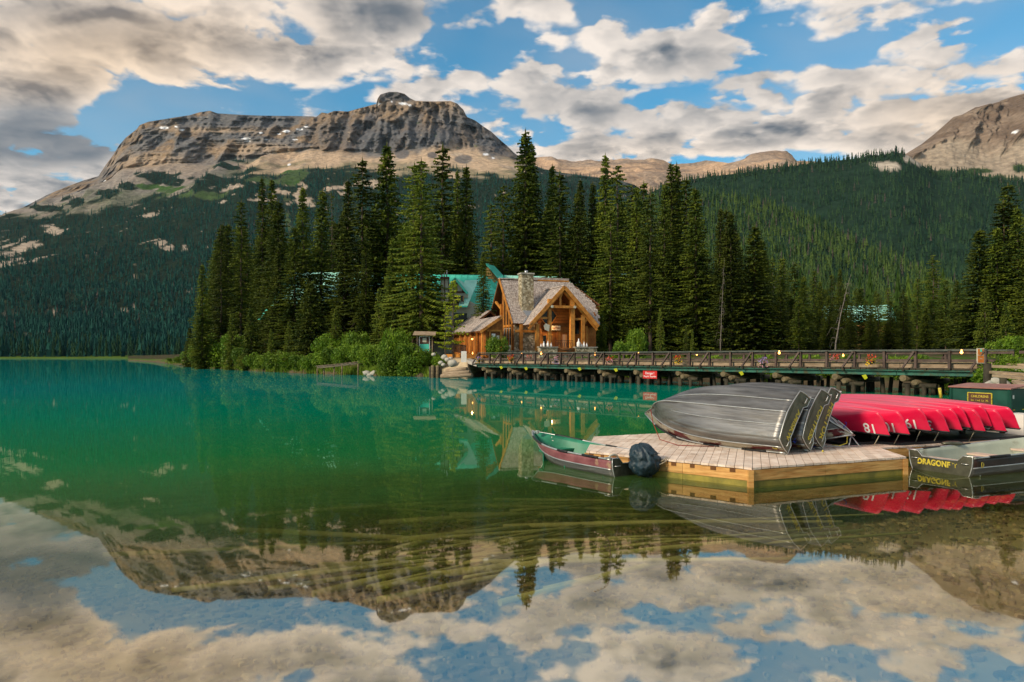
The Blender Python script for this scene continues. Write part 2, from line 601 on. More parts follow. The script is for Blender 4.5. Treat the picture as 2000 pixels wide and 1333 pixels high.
MT['fl_purple'] = mat('lilac_petals', (.32, .20, .52), (.55, .42, .68), scale=9, rough=.6, transl=.2)
MT['fl_pink'] = mat('pink_petals', (.75, .25, .35), (.85, .55, .58), scale=9, rough=.6, transl=.2)
MT['bed'] = mat('lake_bed_silt', (.17, .135, .07), (.32, .26, .15), scale=.8, detail=9, rough=.9, bump=.6, bscale=4)
MT['bed_stone'] = mat('bed_stone', (.5, .5, .5), (1.2, 1.2, 1.2), scale=6, attr='col', rough=.8, bump=.2)
MT['sunken'] = mat('sunken_log_wood', (.28, .26, .11), (.46, .43, .21), scale=2, rough=.9)
MT['leaf_yellow'] = mat('yellow_leaf', (.55, .55, .02), rough=.6)


def stone_mat():
    m = mat('fieldstone_masonry', (.5, .5, .5), rough=.85, bump=0)
    N, L = m.node_tree.nodes, m.node_tree.links
    b = [n for n in N if n.type == 'BSDF_PRINCIPLED'][0]
    tc = N.new('ShaderNodeTexCoord')
    vo = N.new('ShaderNodeTexVoronoi')
    vo.inputs['Scale'].default_value = 4.2
    ve = N.new('ShaderNodeTexVoronoi')
    ve.feature = 'DISTANCE_TO_EDGE'
    ve.inputs['Scale'].default_value = 4.2
    for n in (vo, ve):
        L.new(tc.outputs['Object'], n.inputs['Vector'])
    rp = N.new('ShaderNodeValToRGB')
    sp = N.new('ShaderNodeSeparateColor')
    L.new(vo.outputs['Color'], sp.inputs[0])
    L.new(sp.outputs[0], rp.inputs[0])
    e = rp.color_ramp.elements
    e[0].color = (.17, .135, .08, 1)
    e[1].color = (.62, .55, .40, 1)
    q = e.new(.5)
    q.color = (.34, .28, .17, 1)
    mx = N.new('ShaderNodeMix')
    mx.data_type = 'RGBA'
    mr = N.new('ShaderNodeMapRange')
    mr.inputs['From Max'].default_value = .05
    L.new(ve.outputs['Distance'], mr.inputs[0])
    L.new(mr.outputs[0], mx.inputs[0])
    mx.inputs[6].default_value = (.13, .11, .08, 1)
    L.new(rp.outputs[0], mx.inputs[7])
    L.new(mx.outputs[2], b.inputs['Base Color'])
    bp = N.new('ShaderNodeBump')
    bp.inputs['Distance'].default_value = .05
    L.new(mr.outputs[0], bp.inputs['Height'])
    L.new(bp.outputs[0], b.inputs['Normal'])
    return m


MT['stone'] = stone_mat()


def water_mat():
    m = bpy.data.materials.new('lake_water')
    m.use_nodes = True
    N, L = m.node_tree.nodes, m.node_tree.links
    N.clear()
    out = N.new('ShaderNodeOutputMaterial')
    geo = N.new('ShaderNodeNewGeometry')
    sp = N.new('ShaderNodeSeparateXYZ')
    L.new(geo.outputs['Position'], sp.inputs[0])

    def mth(op, a, b=None):
        n = N.new('ShaderNodeMath')
        n.operation = op
        for i, v in enumerate((a, b)):
            if v is None:
                continue
            if isinstance(v, (float, int)):
                n.inputs[i].default_value = v
            else:
                L.new(v, n.inputs[i])
        return n.outputs[0]
    # rock flour: the milky part of the water grows with the depth under it
    depth = mth('SUBTRACT', sp.outputs[1], mth('MULTIPLY', sp.outputs[0], 0.45))
    nz = N.new('ShaderNodeTexNoise')
    nz.inputs['Scale'].default_value = .35
    nz.inputs['Detail'].default_value = 4
    L.new(geo.outputs['Position'], nz.inputs['Vector'])
    depth = mth('ADD', depth, mth('MULTIPLY', mth('SUBTRACT', nz.outputs['Fac'], .5), 5.0))
    mr = N.new('ShaderNodeMapRange')
    mr.interpolation_type = 'SMOOTHSTEP'
    mr.inputs['From Min'].default_value = 6.0
    mr.inputs['From Max'].default_value = 18.0
    mr.inputs['To Max'].default_value = .97
    L.new(depth, mr.inputs[0])
    milky = mr.outputs[0]
    rp = N.new('ShaderNodeValToRGB')
    mr2 = N.new('ShaderNodeMapRange')
    mr2.inputs['From Min'].default_value = 6.0
    mr2.inputs['From Max'].default_value = 60.0
    L.new(depth, mr2.inputs[0])
    L.new(mr2.outputs[0], rp.inputs[0])
    e = rp.color_ramp.elements
    e[0].color = (.13, .14, .028, 1)
    e[1].color = (.0, .17, .155, 1)
    for p_, c_ in ((.10, (.06, .13, .028)), (.24, (.012, .165, .048)), (.5, (.0, .19, .105))):
        q = e.new(p_)
        q.color = (*c_, 1)
    df = N.new('ShaderNodeBsdfDiffuse')
    L.new(rp.outputs[0], df.inputs[0])
    tr = N.new('ShaderNodeBsdfTransparent')
    tr.inputs[0].default_value = (.93, .90, .68, 1)
    body = N.new('ShaderNodeMixShader')
    L.new(milky, body.inputs[0])
    L.new(tr.outputs[0], body.inputs[1])
    L.new(df.outputs[0], body.inputs[2])
    gl = N.new('ShaderNodeBsdfGlossy')
    gl.inputs['Roughness'].default_value = .02
    gl.inputs[0].default_value = (1.0, .96, .86, 1)
    mp = N.new('ShaderNodeMapping')
    mp.inputs['Scale'].default_value = (1, .35, 1)
    L.new(geo.outputs['Position'], mp.inputs[0])
    wv = N.new('ShaderNodeTexNoise')
    wv.inputs['Scale'].default_value = 1.3
    wv.inputs['Detail'].default_value = 3
    L.new(mp.outputs[0], wv.inputs['Vector'])
    bp = N.new('ShaderNodeBump')
    bp.inputs['Strength'].default_value = .25
    bp.inputs['Distance'].default_value = .006
    L.new(wv.outputs['Fac'], bp.inputs['Height'])
    L.new(bp.outputs[0], gl.inputs['Normal'])
    lw = N.new('ShaderNodeLayerWeight')
    lw.inputs['Blend'].default_value = .5
    cr = N.new('ShaderNodeValToRGB')
    L.new(lw.outputs['Facing'], cr.inputs[0])
    ce = cr.color_ramp.elements
    ce[0].color = (.03, .03, .03, 1)
    ce[1].color = (.80, .80, .80, 1)
    for p_, v_ in ((.4, .08), (.58, .55), (.69, .45), (.80, .33), (.92, .42), (.965, .50)):
        q = ce.new(p_)
        q.color = (v_, v_, v_, 1)
    fin = N.new('ShaderNodeMixShader')
    L.new(cr.outputs[0], fin.inputs[0])
    L.new(body.outputs[0], fin.inputs[1])
    L.new(gl.outputs[0], fin.inputs[2])
    L.new(fin.outputs[0], out.inputs[0])
    return m


MT['water'] = water_mat()

# ------------------------------------------------------------------ terrain
def sheet(name, rails, px0, px1, step, nvs, material, shape, kind='structure'):
    """a hillside built from rails (lines of equal standing, listed as heading/height at a distance) joined by
    a grid that is roughened in depth; returns the grid for planting trees"""
    pxs = np.arange(px0, px1 + .1, step)
    rows = []
    for tab, D in rails:
        t = np.array(tab, float)
        py = np.interp(pxs, t[:, 0], t[:, 1])
        Dd = np.interp(pxs, *np.array(D, float).T) if isinstance(D, list) else np.full(len(pxs), float(D))
        rows.append((py, Dd))
    PY, DD, V = [], [], []
    for j, nv in enumerate(nvs):
        for i in range(nv):
            f = i / nv
            PY.append(rows[j][0] * (1 - f) + rows[j + 1][0] * f)
            DD.append(rows[j][1] * (1 - f) + rows[j + 1][1] * f)
            V.append(j + f)
    PY.append(rows[-1][0])
    DD.append(rows[-1][1])
    V.append(len(nvs))
    PY, DD = np.array(PY), np.array(DD)
    V = np.repeat(np.array(V)[:, None], len(pxs), 1)
    PXg = np.repeat(pxs[None], len(PY), 0)
    Xw = (PXg - 1000) / 1400 * DD
    Zw = CAMZ + (697 - PY) / 1400 * DD
    Yw = DD.copy()
    Xw, Yw, Zw, colr, forest = shape(PXg, PY, V, Xw, Yw, Zw)
    # far side of the hill so that it is a solid ridge
    nu = len(pxs)
    back = np.stack([Xw[0] * 1.0, Yw[0] + 900, np.minimum(Zw[0] * .3, Zw[0])], -1)
    P_ = np.stack([Xw, Yw, Zw], -1)
    P_ = np.concatenate([back[None], P_], 0)
    C_ = np.concatenate([colr[:1], colr], 0)
    nr = P_.shape[0]
    idx = np.arange(nr * nu).reshape(nr, nu)
    F = np.stack([idx[:-1, :-1], idx[1:, :-1], idx[1:, 1:], idx[:-1, 1:]], -1).reshape(-1, 4)
    o = np_mesh(name, P_.reshape(-1, 3), F, material, C_.reshape(-1, 3), smooth=True)
    o['kind'] = kind
    return dict(P=P_[1:], px=PXg, py=PY, forest=forest, obj=o)


def inblob(PXg, PYg, lst):
    s = np.zeros_like(PXg)
    for px, py, rx, ry in lst:
        s = np.maximum(s, np.exp(-(((PXg - px) / rx) ** 2 + ((PYg - py) / ry) ** 2)))
    return s


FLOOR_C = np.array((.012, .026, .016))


def lerp(a, b, t):
    return a * (1 - t[..., None]) + b * t[..., None]


def massif_shape(px, py, V, X, Y, Z):
    n = fbm(X / 300, Z / 200, Y / 900, 6)
    cl = (1 - sstep(V, .9, 1.15))                     # cliff band weight
    cl_r = cl * sstep(px, 580, 650)
    fade = sstep(V, 0, .06)
    wp = fbm(X / 260, Z / 200, 4.4, 4) * 2.2
    fl = .6 * ridge(X / 170 + wp, Z / 500, 3.1, 6) + .4 * ridge(X / 80 - wp, Z / 160, 1.1, 5)
    strat = fbm(X / 400, Z / 34 + X / 900 + wp * .5, 1.7, 4)
    Y0 = Y.copy()
    Y = Y - cl_r * ((fl - .5) * 420 + (ridge(X / 45, Z / 400, 6.6, 4) - .5) * 120) - cl * (strat - .5) * (95 - 40 * cl_r) - cl * (1 - cl_r) * (ridge(X / 190, Z / 220, .4, 5) - .5) * 320
    X = X * Y / Y0
    Z = CAMZ + (Z - CAMZ) * Y / Y0
    sc_ = sstep(V, .95, 1.2) * (1 - sstep(V, 2.0, 2.4))
    Y = Y - sc_ * (ridge(X / 260 + Z / 500, Z / 700, 2.2, 5) - .5) * (260 - 170 * sstep(px, 520, 640))
    lowr = sstep(V, 1.9, 2.3) * (1 - sstep(V, 4.2, 5.0))
    Z = Z + lowr * (fbm(X / 220, Y / 220, 0, 4) - .5) * 60
    Z = Z + cl * (1 - fade) * (n - .5) * 8
    # geology
    grey = np.array((.155, .150, .150)); brown = np.array((.245, .175, .115)); dgrey = np.array((.10, .103, .115))
    tan = np.array((.50, .365, .25)); pale = np.array((.33, .29, .25))
    f = sstep(fbm(X / 160, Z / 130, 5.1, 5), .42, .60)
    rockc = lerp(np.broadcast_to(grey, X.shape + (3,)), brown, f)
    st = sstep(fbm(X / 240, Z / 24 + X / 600 + wp * .6, 9.1, 5), .47, .62)
    rockc = lerp(rockc, dgrey, st * .42 * (1 - cl_r * .75))
    vert = sstep(fbm(X / 45 + wp * 2, Z / 220, 2.0, 6), .48, .64)
    rockc = lerp(rockc, dgrey, vert * (.30 + .3 * cl_r) * cl)
    lowcliff = cl_r * sstep(py, 225 + 20 * (n - .5), 250)
    rockc = lerp(rockc, dgrey, lowcliff * .6)
    rockc = lerp(rockc, brown * 1.25, (cl_r * (1 - sstep(py, 205, 240))) * .5)
    screev = sstep(V + (fbm(X / 130, Z / 500, 8.8, 4) - .5) * 1.1, 1.0, 1.25)
    rockc = lerp(rockc, np.array((.27, .235, .205)), screev * (1 - sstep(px, 430, 540)) * .8)
    rockc = lerp(rockc, tan, screev * sstep(px, 430, 540))
    bench = inblob(px, py, [(500, 290, 70, 10), (470, 296, 50, 7), (420, 255, 90, 5), (300, 320, 80, 20), (560, 320, 60, 16)])
    rockc = lerp(rockc, tan * .85, np.clip(bench * 1.2, 0, 1) * .7)
    fresh = sstep(fbm(X / 90, Z / 60, 4.4, 5), .55, .7)
    rockc = lerp(rockc, pale, fresh * .45 * sstep(V, .8, 1.2))
    rockc = lerp(rockc, dgrey * .8, sstep(inblob(px, py, [(752, 190, 14, 10), (770, 188, 22, 11), (792, 192, 16, 8)]), .35, .6) * .85)
    isl = inblob(px, py, [(785, 300, 18, 14), (845, 306, 12, 8), (905, 312, 22, 10), (760, 272, 14, 8)])
    rockc = lerp(rockc, dgrey, sstep(isl, .45, .6) * .8)
    # trees
    tl = np.interp(px, [-400, 0, 60, 110, 190, 250, 300, 350, 400, 450, 500, 540, 600, 680, 740, 800, 870, 940, 1000, 1060, 1300],
                   [555, 436, 431, 430, 408, 398, 372, 392, 372, 352, 342, 358, 340, 345, 352, 350, 336, 348, 350, 340, 372])
    nz = (fbm(X / 160, Z / 90, 1.2, 5) - .5) * 120
    diag = (ridge(X / 420 - Z / 260, Z / 900, 6.1, 3) - .5) * 60
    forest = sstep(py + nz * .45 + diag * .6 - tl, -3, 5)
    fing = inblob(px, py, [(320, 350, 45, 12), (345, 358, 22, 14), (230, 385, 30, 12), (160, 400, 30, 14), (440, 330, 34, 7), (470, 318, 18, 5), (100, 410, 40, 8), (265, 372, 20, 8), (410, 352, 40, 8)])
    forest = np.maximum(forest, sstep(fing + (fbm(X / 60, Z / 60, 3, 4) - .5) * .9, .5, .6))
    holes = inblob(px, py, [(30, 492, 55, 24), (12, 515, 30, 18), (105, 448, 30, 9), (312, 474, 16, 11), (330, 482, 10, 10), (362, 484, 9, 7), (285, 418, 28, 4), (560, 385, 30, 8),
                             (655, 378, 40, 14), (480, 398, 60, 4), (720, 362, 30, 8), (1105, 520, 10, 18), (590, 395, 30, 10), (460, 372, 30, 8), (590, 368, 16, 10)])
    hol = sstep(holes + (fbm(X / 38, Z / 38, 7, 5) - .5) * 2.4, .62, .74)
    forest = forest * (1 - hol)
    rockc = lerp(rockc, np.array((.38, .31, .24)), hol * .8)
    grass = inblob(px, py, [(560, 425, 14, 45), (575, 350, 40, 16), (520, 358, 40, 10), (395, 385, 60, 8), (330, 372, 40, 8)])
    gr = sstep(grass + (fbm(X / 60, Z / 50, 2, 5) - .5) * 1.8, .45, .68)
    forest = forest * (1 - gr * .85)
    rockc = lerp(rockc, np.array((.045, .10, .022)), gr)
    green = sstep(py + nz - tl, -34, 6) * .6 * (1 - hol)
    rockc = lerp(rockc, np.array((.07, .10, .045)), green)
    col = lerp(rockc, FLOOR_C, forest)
    snow = inblob(px, py, [(765, 199, 3, 2), (787, 203, 11, 3), (800, 206, 4, 3), (738, 203, 6, 2), (320, 250, 9, 3), (344, 248, 3, 2), (356, 254, 6, 2), (480, 271, 9, 2.4),
                            (484, 276, 8, 1.6), (510, 260, 5, 2), (545, 262, 5, 1.6), (560, 257, 8, 3), (585, 253, 8, 3), (598, 248, 5, 1.6), (576, 273, 6, 1.6), (565, 322, 4, 3), (948, 303, 7, 3), (963, 311, 3, 2),
                            (205, 354, 6, 1.6), (520, 273, 4, 1.6)])
    sn = sstep(snow + (fbm(X / 25, Z / 25, 3, 3) - .5) * .5, .45, .55)
    col = lerp(col, np.array((.82, .83, .86)), sn)
    return X, Y, Z, col, forest


crest = [(-500, 560), (-200, 480), (0, 424), (40, 408), (90, 382), (130, 365), (165, 352), (192, 345), (205, 325), (222, 302), (232, 285), (245, 270), (268, 252), (272, 245), (290, 238), (330, 232), (370, 226),
         (390, 220), (410, 217), (425, 222), (500, 226), (560, 227), (610, 228), (618, 229), (628, 220), (640, 222), (652, 217), (660, 217), (680, 218), (700, 212), (720, 207), (735, 203), (738, 192), (743, 185), (760, 180), (775, 180),
         (790, 184), (800, 192), (812, 198), (850, 199), (880, 198), (893, 203), (905, 215), (912, 229), (928, 236), (942, 246), (960, 258), (975, 272), (990, 285), (1003, 298), (1020, 312), (1060, 330), (1100, 338), (1150, 345), (1200, 350), (1240, 362), (1270, 382), (1400, 460)]
massif = sheet('mountain', [
    (crest, 5200),
    ([(-500, 562), (0, 430), (100, 392), (180, 370), (215, 350), (240, 330), (300, 322), (400, 318), (470, 312), (540, 300), (600, 290), (650, 292), (700, 294), (760, 296), (800, 283), (850, 288), (920, 292), (960, 298), (1000, 308), (1060, 336), (1200, 355), (1400, 465)], 4850),
    ([(-500, 570), (0, 440), (100, 432), (190, 408), (250, 395), (330, 385), (400, 362), (470, 347), (520, 350), (700, 345), (1000, 350), (1200, 368), (1400, 480)], 3900),
    ([(-500, 590), (0, 500), (300, 490), (1000, 480), (1400, 520)], 2600),
    ([(-500, 640), (1400, 635)], 1550),
    ([(-500, 699.6), (1400, 699.6)], 950)],
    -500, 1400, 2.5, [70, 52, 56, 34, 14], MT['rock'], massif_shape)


def mid_shape(px, py, V, X, Y, Z):
    fade = sstep(V, 0, .1)
    Y = Y - fade * (ridge(X / 500 + Z / 700, Z / 800, 1.3, 5) - .5) * 500
    tan = np.array((.46, .315, .21)); dk = np.array((.17, .125, .10)); gr = np.array((.24, .20, .17))
    c = lerp(np.broadcast_to(tan, X.shape + (3,)), dk, sstep(fbm(X / 260, Z / 30, 3, 5), .50, .68) * .7)
    c = lerp(c, gr, sstep(fbm(X / 200, Z / 60, 8, 5), .5, .6) * .5)
    capm = inblob(px, py, [(1500, 308, 45, 8), (1290, 338, 30, 14)])
    c = lerp(c, dk, np.clip(capm, 0, 1) * .5)
    return X, Y, Z, c, np.zeros_like(X)


sheet('ridge', [
    ([(900, 300), (1000, 302), (1040, 307), (1075, 310), (1120, 318), (1160, 319), (1200, 316), (1250, 314), (1270, 312), (1290, 315), (1310, 325), (1340, 324), (1400, 322), (1440, 318), (1452, 314), (1458, 306), (1475, 302), (1500, 301), (1522, 302), (1532, 307), (1546, 319), (1600, 332), (1800, 360)], 7200),
    ([(900, 345), (1000, 350), (1300, 350), (1460, 335), (1550, 335), (1800, 370)], 6500),
    ([(900, 460), (1800, 460)], 5400)], 900, 1800, 3, [30, 30], MT['rock'], mid_shape)


def peak_shape(px, py, V, X, Y, Z):
    fade = sstep(V, 0, .1)
    rk = ridge(X / 130 - Z / 200, Z / 260, 1.3, 6)
    scree = sstep(V + (fbm(X / 120 - Z / 200, Z / 300, 2, 4) - .5) * 1.2, .75, 1.1)
    Y = Y - fade * (rk - .5) * 300 * (1 - scree * .75)
    br = np.array((.16, .115, .085)); tan = np.array((.33, .265, .20)); lt = np.array((.24, .18, .135))
    c = lerp(np.broadcast_to(br, X.shape + (3,)), lt, sstep(fbm(X / 60 - Z / 120, Z / 80, 8, 5), .42, .60))
    c = lerp(c, tan, scree)
    g = inblob(px, py, [(1835, 345, 30, 12), (1900, 338, 30, 8), (1985, 330, 20, 12), (1890, 352, 80, 8)])
    c = lerp(c, np.array((.035, .06, .02)), sstep(g + (fbm(X / 40, Z / 40, 3, 4) - .5) * .9, .35, .55))
    sn = inblob(px, py, [(1956, 270, 5, 3)])
    c = lerp(c, np.array((.85, .85, .87)), sstep(sn, .4, .5))
    return X, Y, Z, c, sstep(g, .5, .6)


peak = sheet('mountain', [
    ([(1600, 400), (1700, 345), (1740, 318), (1772, 299), (1800, 282), (1825, 262), (1850, 240), (1862, 229), (1880, 224), (1905, 210), (1925, 207), (1940, 206), (1955, 197), (1975, 190), (2000, 183), (2060, 158), (2150, 120), (2300, 90), (2600, 150)], 4300),
    ([(1600, 410), (1770, 312), (1850, 285), (1900, 285), (1950, 275), (2000, 225), (2100, 210), (2600, 230)], 3950),
    ([(1600, 420), (2600, 390)], 3400)], 1600, 2600, 2.5, [50, 40], MT['rock'], peak_shape)


def hill_shape(px, py, V, X, Y, Z):
    Z = Z + sstep(V, .1, .4) * (1 - sstep(V, 1.3, 1.9)) * (fbm(X / 160, Y / 160, 0, 4) - .5) * 60
    pat = inblob(px, py, [(1735, 326, 22, 9), (1778, 308, 22, 9), (1800, 318, 20, 8), (1715, 322, 14, 5), (1700, 302, 18, 3), (1560, 700, 1, 1)])
    h = sstep(pat + (fbm(X / 60, Z / 60, 3, 4) - .5) * .9, .45, .6)
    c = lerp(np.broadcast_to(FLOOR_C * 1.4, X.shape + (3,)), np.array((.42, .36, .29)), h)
    return X, Y, Z, c, 1 - h


backhill = sheet('hill', [
    ([(1150, 470), (1230, 400), (1280, 372), (1340, 352), (1400, 344), (1450, 338), (1500, 331), (1546, 325), (1600, 318), (1680, 309), (1700, 305), (1725, 303), (1750, 297), (1775, 305), (1800, 322), (1830, 342), (1880, 338), (1950, 350), (2000, 356), (2300, 370), (2700, 400)], 3000),
    ([(1150, 560), (2700, 560)], 1500),
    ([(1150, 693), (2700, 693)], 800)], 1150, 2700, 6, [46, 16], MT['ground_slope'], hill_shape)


def spur_shape(px, py, V, X, Y, Z):
    Z = Z + sstep(V, .0, .3) * (1 - sstep(V, 1.3, 1.9)) * (fbm(X / 120, Y / 120, 3, 4) - .5) * 34
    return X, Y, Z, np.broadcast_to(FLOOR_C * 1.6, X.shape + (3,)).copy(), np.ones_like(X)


spur = sheet('hill', [
    ([(1000, 480), (1150, 425), (1250, 390), (1340, 376), (1420, 380), (1500, 398), (1580, 425), (1650, 462), (1720, 492), (1800, 528), (1900, 575), (2000, 615), (2300, 660), (2700, 690)], [(1000, 2100), (1400, 2000), (2000, 1200), (2700, 900)]),
    ([(1000, 610), (2000, 655), (2700, 692)], 900),
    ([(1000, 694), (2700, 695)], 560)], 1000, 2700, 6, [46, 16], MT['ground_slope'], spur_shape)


# ------------------------------------------------------------------ shore land
SH = np.array([(250, 420), (300, 300), (330, 215), (345, 190), (360, 168), (380, 147), (450, 118), (520, 103), (600, 91.5), (680, 86.5), (740, 80.5), (830, 77.5), (890, 74.6), (905, 73.5), (913, 72.6), (925, 74.5), (940, 79), (1000, 77), (1100, 71.5),
               (1260, 65), (1450, 58), (1700, 51), (1860, 46), (1905, 43), (1925, 36.4), (2000, 33.5), (2150, 27), (2600, 20), (3400, 14), (5200, 10)], float)


def shoreD(px):
    return np.interp(px, SH[:, 0], SH[:, 1])


GRAV = [(880, 80, 30, 7)]


def landz(d, px):
    """height of the land D metres behind the water's edge"""
    tip = sstep(px, 250, 480)
    z = -.6 + 1.0 * sstep(d, 0, 1.2) + (1.55 + .1) * sstep(d, 1.0, 7.0) * (.35 + .65 * tip) + 1.2 * sstep(d, 10, 60) * tip + 2.0 * sstep(d, 60, 400)
    return z


pxs = np.concatenate([np.arange(250, 860, 4), np.arange(860, 960, 1.5), np.arange(960, 2100, 4), np.arange(2100, 5200, 60)])
ds = np.concatenate([[-3, -.5], np.linspace(0, 10, 22), np.linspace(12, 70, 30), np.linspace(80, 700, 30)])
PXg, Dg = np.meshgrid(pxs, ds)
sd_ = shoreD(PXg)
wig = (fbm(PXg / 22, Dg * 0, 1, 3) - .5) * 2.2 * sstep(PXg, 300, 330) * (1 - sstep(PXg, 1850, 1900))
Yg = sd_ + Dg + wig * (1 - sstep(Dg, 15, 40))
Xg = (PXg - 1000) / 1400 * Yg
Zg = landz(Dg, PXg) + (fbm(Xg / 1.5, Yg / 1.5, 2, 4) - .5) * .5 * sstep(Dg, .3, 2) + (fbm(Xg / 14, Yg / 14, 7, 3) - .5) * 1.2 * sstep(Dg, 30, 80)
Zg = np.where(Dg < 0, -2.2, Zg)
soil = np.array((.10, .075, .045)); sand = np.array((.46, .36, .23)); moss = np.array((.05, .09, .015)); duff = np.array((.045, .035, .02))
cg = lerp(np.broadcast_to(soil, Xg.shape + (3,)), moss, sstep(fbm(Xg / 2, Yg / 2, 5, 4), .4, .55) * sstep(Dg, .8, 3))
cg = lerp(cg, duff, sstep(Dg, 14, 30) * .7)
sandy = sstep(inblob(PXg, Dg, [(893, 2, 34, 7), (930, 8, 20, 6)]), .3, .6)
cg = lerp(cg, sand, sandy)
nu = len(pxs)
idx = np.arange(PXg.size).reshape(PXg.shape)
F = np.stack([idx[:-1, :-1], idx[:-1, 1:], idx[1:, 1:], idx[1:, :-1]], -1).reshape(-1, 4)
land = np_mesh('ground', np.stack([Xg, Yg, Zg], -1).reshape(-1, 3), F, MT['land'], cg.reshape(-1, 3), smooth=True)
land['kind'] = 'structure'


def ground_at(px, D):
    return float(landz(np.array(D - shoreD(px)), np.array(float(px))))


# far shore meadow and base plain
pxs2 = np.arange(-600, 1500, 12)
rowsY = [(868, -1.0), (880, .25), (905, 1.0), (950, 2.0), (1100, 8)]
V_, C_ = [], []
for yv, zv in rowsY:
    for p in pxs2:
        wv_ = 6 * math.sin(p * .021) + 4 * math.sin(p * .057)
        V_.append(((p - 1000) / 1400 * yv, yv + wv_, zv))
        C_.append((.085, .14, .028) if yv < 960 else (.02, .04, .01))
n_ = len(pxs2)
F_ = [(r_ * n_ + i, r_ * n_ + i + 1, (r_ + 1) * n_ + i + 1, (r_ + 1) * n_ + i) for r_ in range(len(rowsY) - 1) for i in range(n_ - 1)]
fs = np_mesh('far_shore', V_, F_, MT['ground_slope'], np.array(C_), smooth=True)
fs['kind'] = 'structure'
plain = MB().add([(-7900, -330, -6), (7900, -330, -6), (7900, 8700, -6), (-7900, 8700, -6)], [(0, 1, 2, 3)]).build('terrain', MT['bed'])
plain['kind'] = 'structure'

# water: one sheet
wobj = MB().add([(-3000, -300, 0), (3000, -300, 0), (3000, 1000, 0), (-3000, 1000, 0)], [(0, 1, 2, 3)]).build('water', MT['water'])
wobj['kind'] = 'structure'

# lake bed
bx = np.linspace(-40, 40, 160)
by = np.concatenate([np.linspace(-10, 25, 120), np.linspace(26, 60, 20)])
BX, BY = np.meshgrid(bx, by)


def bedz(x, y):
    w_ = y - .45 * x
    return -.40 - .75 * sstep(w_, 4, 14) - 1.6 * sstep(w_, 14, 34) + (fbm(x / 2.2, y / 2.2, 0, 3) - .5) * .22


BZ = bedz(BX, BY)
idx = np.arange(BX.size).reshape(BX.shape)
F = np.stack([idx[:-1, :-1], idx[:-1, 1:], idx[1:, 1:], idx[1:, :-1]], -1).reshape(-1, 4)
bed = np_mesh('lake_bed', np.stack([BX, BY, BZ], -1).reshape(-1, 3), F, MT['bed'], smooth=True)
bed['kind'] = 'structure'

# flat stones lying on the bed, thousands of them
rs = np.random.RandomState(5)


def scatter(name, proto_v, proto_f, pos, scl, rot, cols, material, tilt=None):
    """proto copies as one mesh. pos (N,3) scl (N,3) rot (N,) cols (N,3)"""
    N_ = len(pos)
    v = proto_v[None] * scl[:, None, :]
    c, s = np.cos(rot)[:, None], np.sin(rot)[:, None]
    x, y = v[..., 0] * c - v[..., 1] * s, v[..., 0] * s + v[..., 1] * c
    z = v[..., 2]
    if tilt is not None:
        x = x + z * tilt[:, :1]
        y = y + z * tilt[:, 1:2]
    v = np.stack([x, y, z], -1) + pos[:, None, :]
    f = proto_f[None] + (np.arange(N_) * len(proto_v))[:, None, None]
    return np_mesh(name, v.reshape(-1, 3), f.reshape(-1, proto_f.shape[1]), material, np.repeat(cols, len(proto_v), 0))


a8 = np.arange(8) * math.pi / 4
jr = np.array([1, .8, 1.05, .85, .95, .78, 1.02, .9])
sv = np.concatenate([np.stack([np.cos(a8) * jr, np.sin(a8) * jr, a8 * 0 - .5], -1), np.stack([np.cos(a8) * jr * .8, np.sin(a8) * jr * .8, a8 * 0 + .5], -1), [[0.05, 0, .62]]])
sf = np.array([(i, (i + 1) % 8, 8 + (i + 1) % 8) for i in range(8)] + [(i, 8 + (i + 1) % 8, 8 + i) for i in range(8)] + [(8 + i, 8 + (i + 1) % 8, 16) for i in range(8)])
Ns = 17000
dd = 2.0 + 16 * rs.rand(Ns) ** .8
xx = (rs.rand(Ns) - .5) * 2 * (2.5 + dd * .85)
keep = (dd - .45 * xx) < 17
dd, xx = dd[keep], xx[keep]
Ns = len(dd)
sz = .02 + .10 * rs.rand(Ns) ** 2.0
asp = .35 + .5 * rs.rand(Ns)
cs = np.array((.30, .24, .15))[None] * (.35 + .95 * rs.rand(Ns, 1)) * (1 + .12 * (rs.rand(Ns, 3) - .5))
st_ = scatter('lake_bed_stones', sv, sf, np.stack([xx, dd, bedz(xx, dd) + .01], -1), np.stack([sz, sz * asp, .02 + sz * .28], -1), rs.rand(Ns) * 6.28, cs, MT['bed_stone'])
tag(st_, kind='stuff', label='flat brown stones covering the shallow lake bed in the foreground', cat='stones')

# sunken logs
for i in range(44):
    t = rnd.random()
    Y0 = 9.6 + 6.5 * rnd.random() ** 1.2
    X0 = rnd.uniform(-3.4, 4.0)
    if Y0 - .45 * X0 > 17.5:
        continue
    ang = R(rnd.choice([rnd.uniform(-24, 14), rnd.uniform(-24, 14), rnd.uniform(10, 45)]))
    Ln = rnd.uniform(2.5, 7)
    d = Vector((math.cos(ang), math.sin(ang), 0))
    c = Vector((X0, Y0, 0))
    a, b = c - d * Ln / 2, c + d * Ln / 2
    a.z = float(bedz(a.x, a.y)) + rnd.uniform(.1, .28)
    b.z = float(bedz(b.x, b.y)) + rnd.uniform(.1, .4)
    a.z, b.z = min(a.z, -.18), min(b.z, -.18)
    r0 = rnd.uniform(.02, .055)
    mid = (a + b) / 2 + Vector((rnd.uniform(-.1, .1), rnd.uniform(-.1, .1), .02))
    o = MB().tube([a - c, mid - c, b - c], [r0, r0 * .85, r0 * .5], 8).build('sunken_log', MT['sunken'])
    o.location = c
    tag(o, 'pale sunken log lying in the green shallows among many like it', 'log', 'sunken logs crossing on the lake bed')

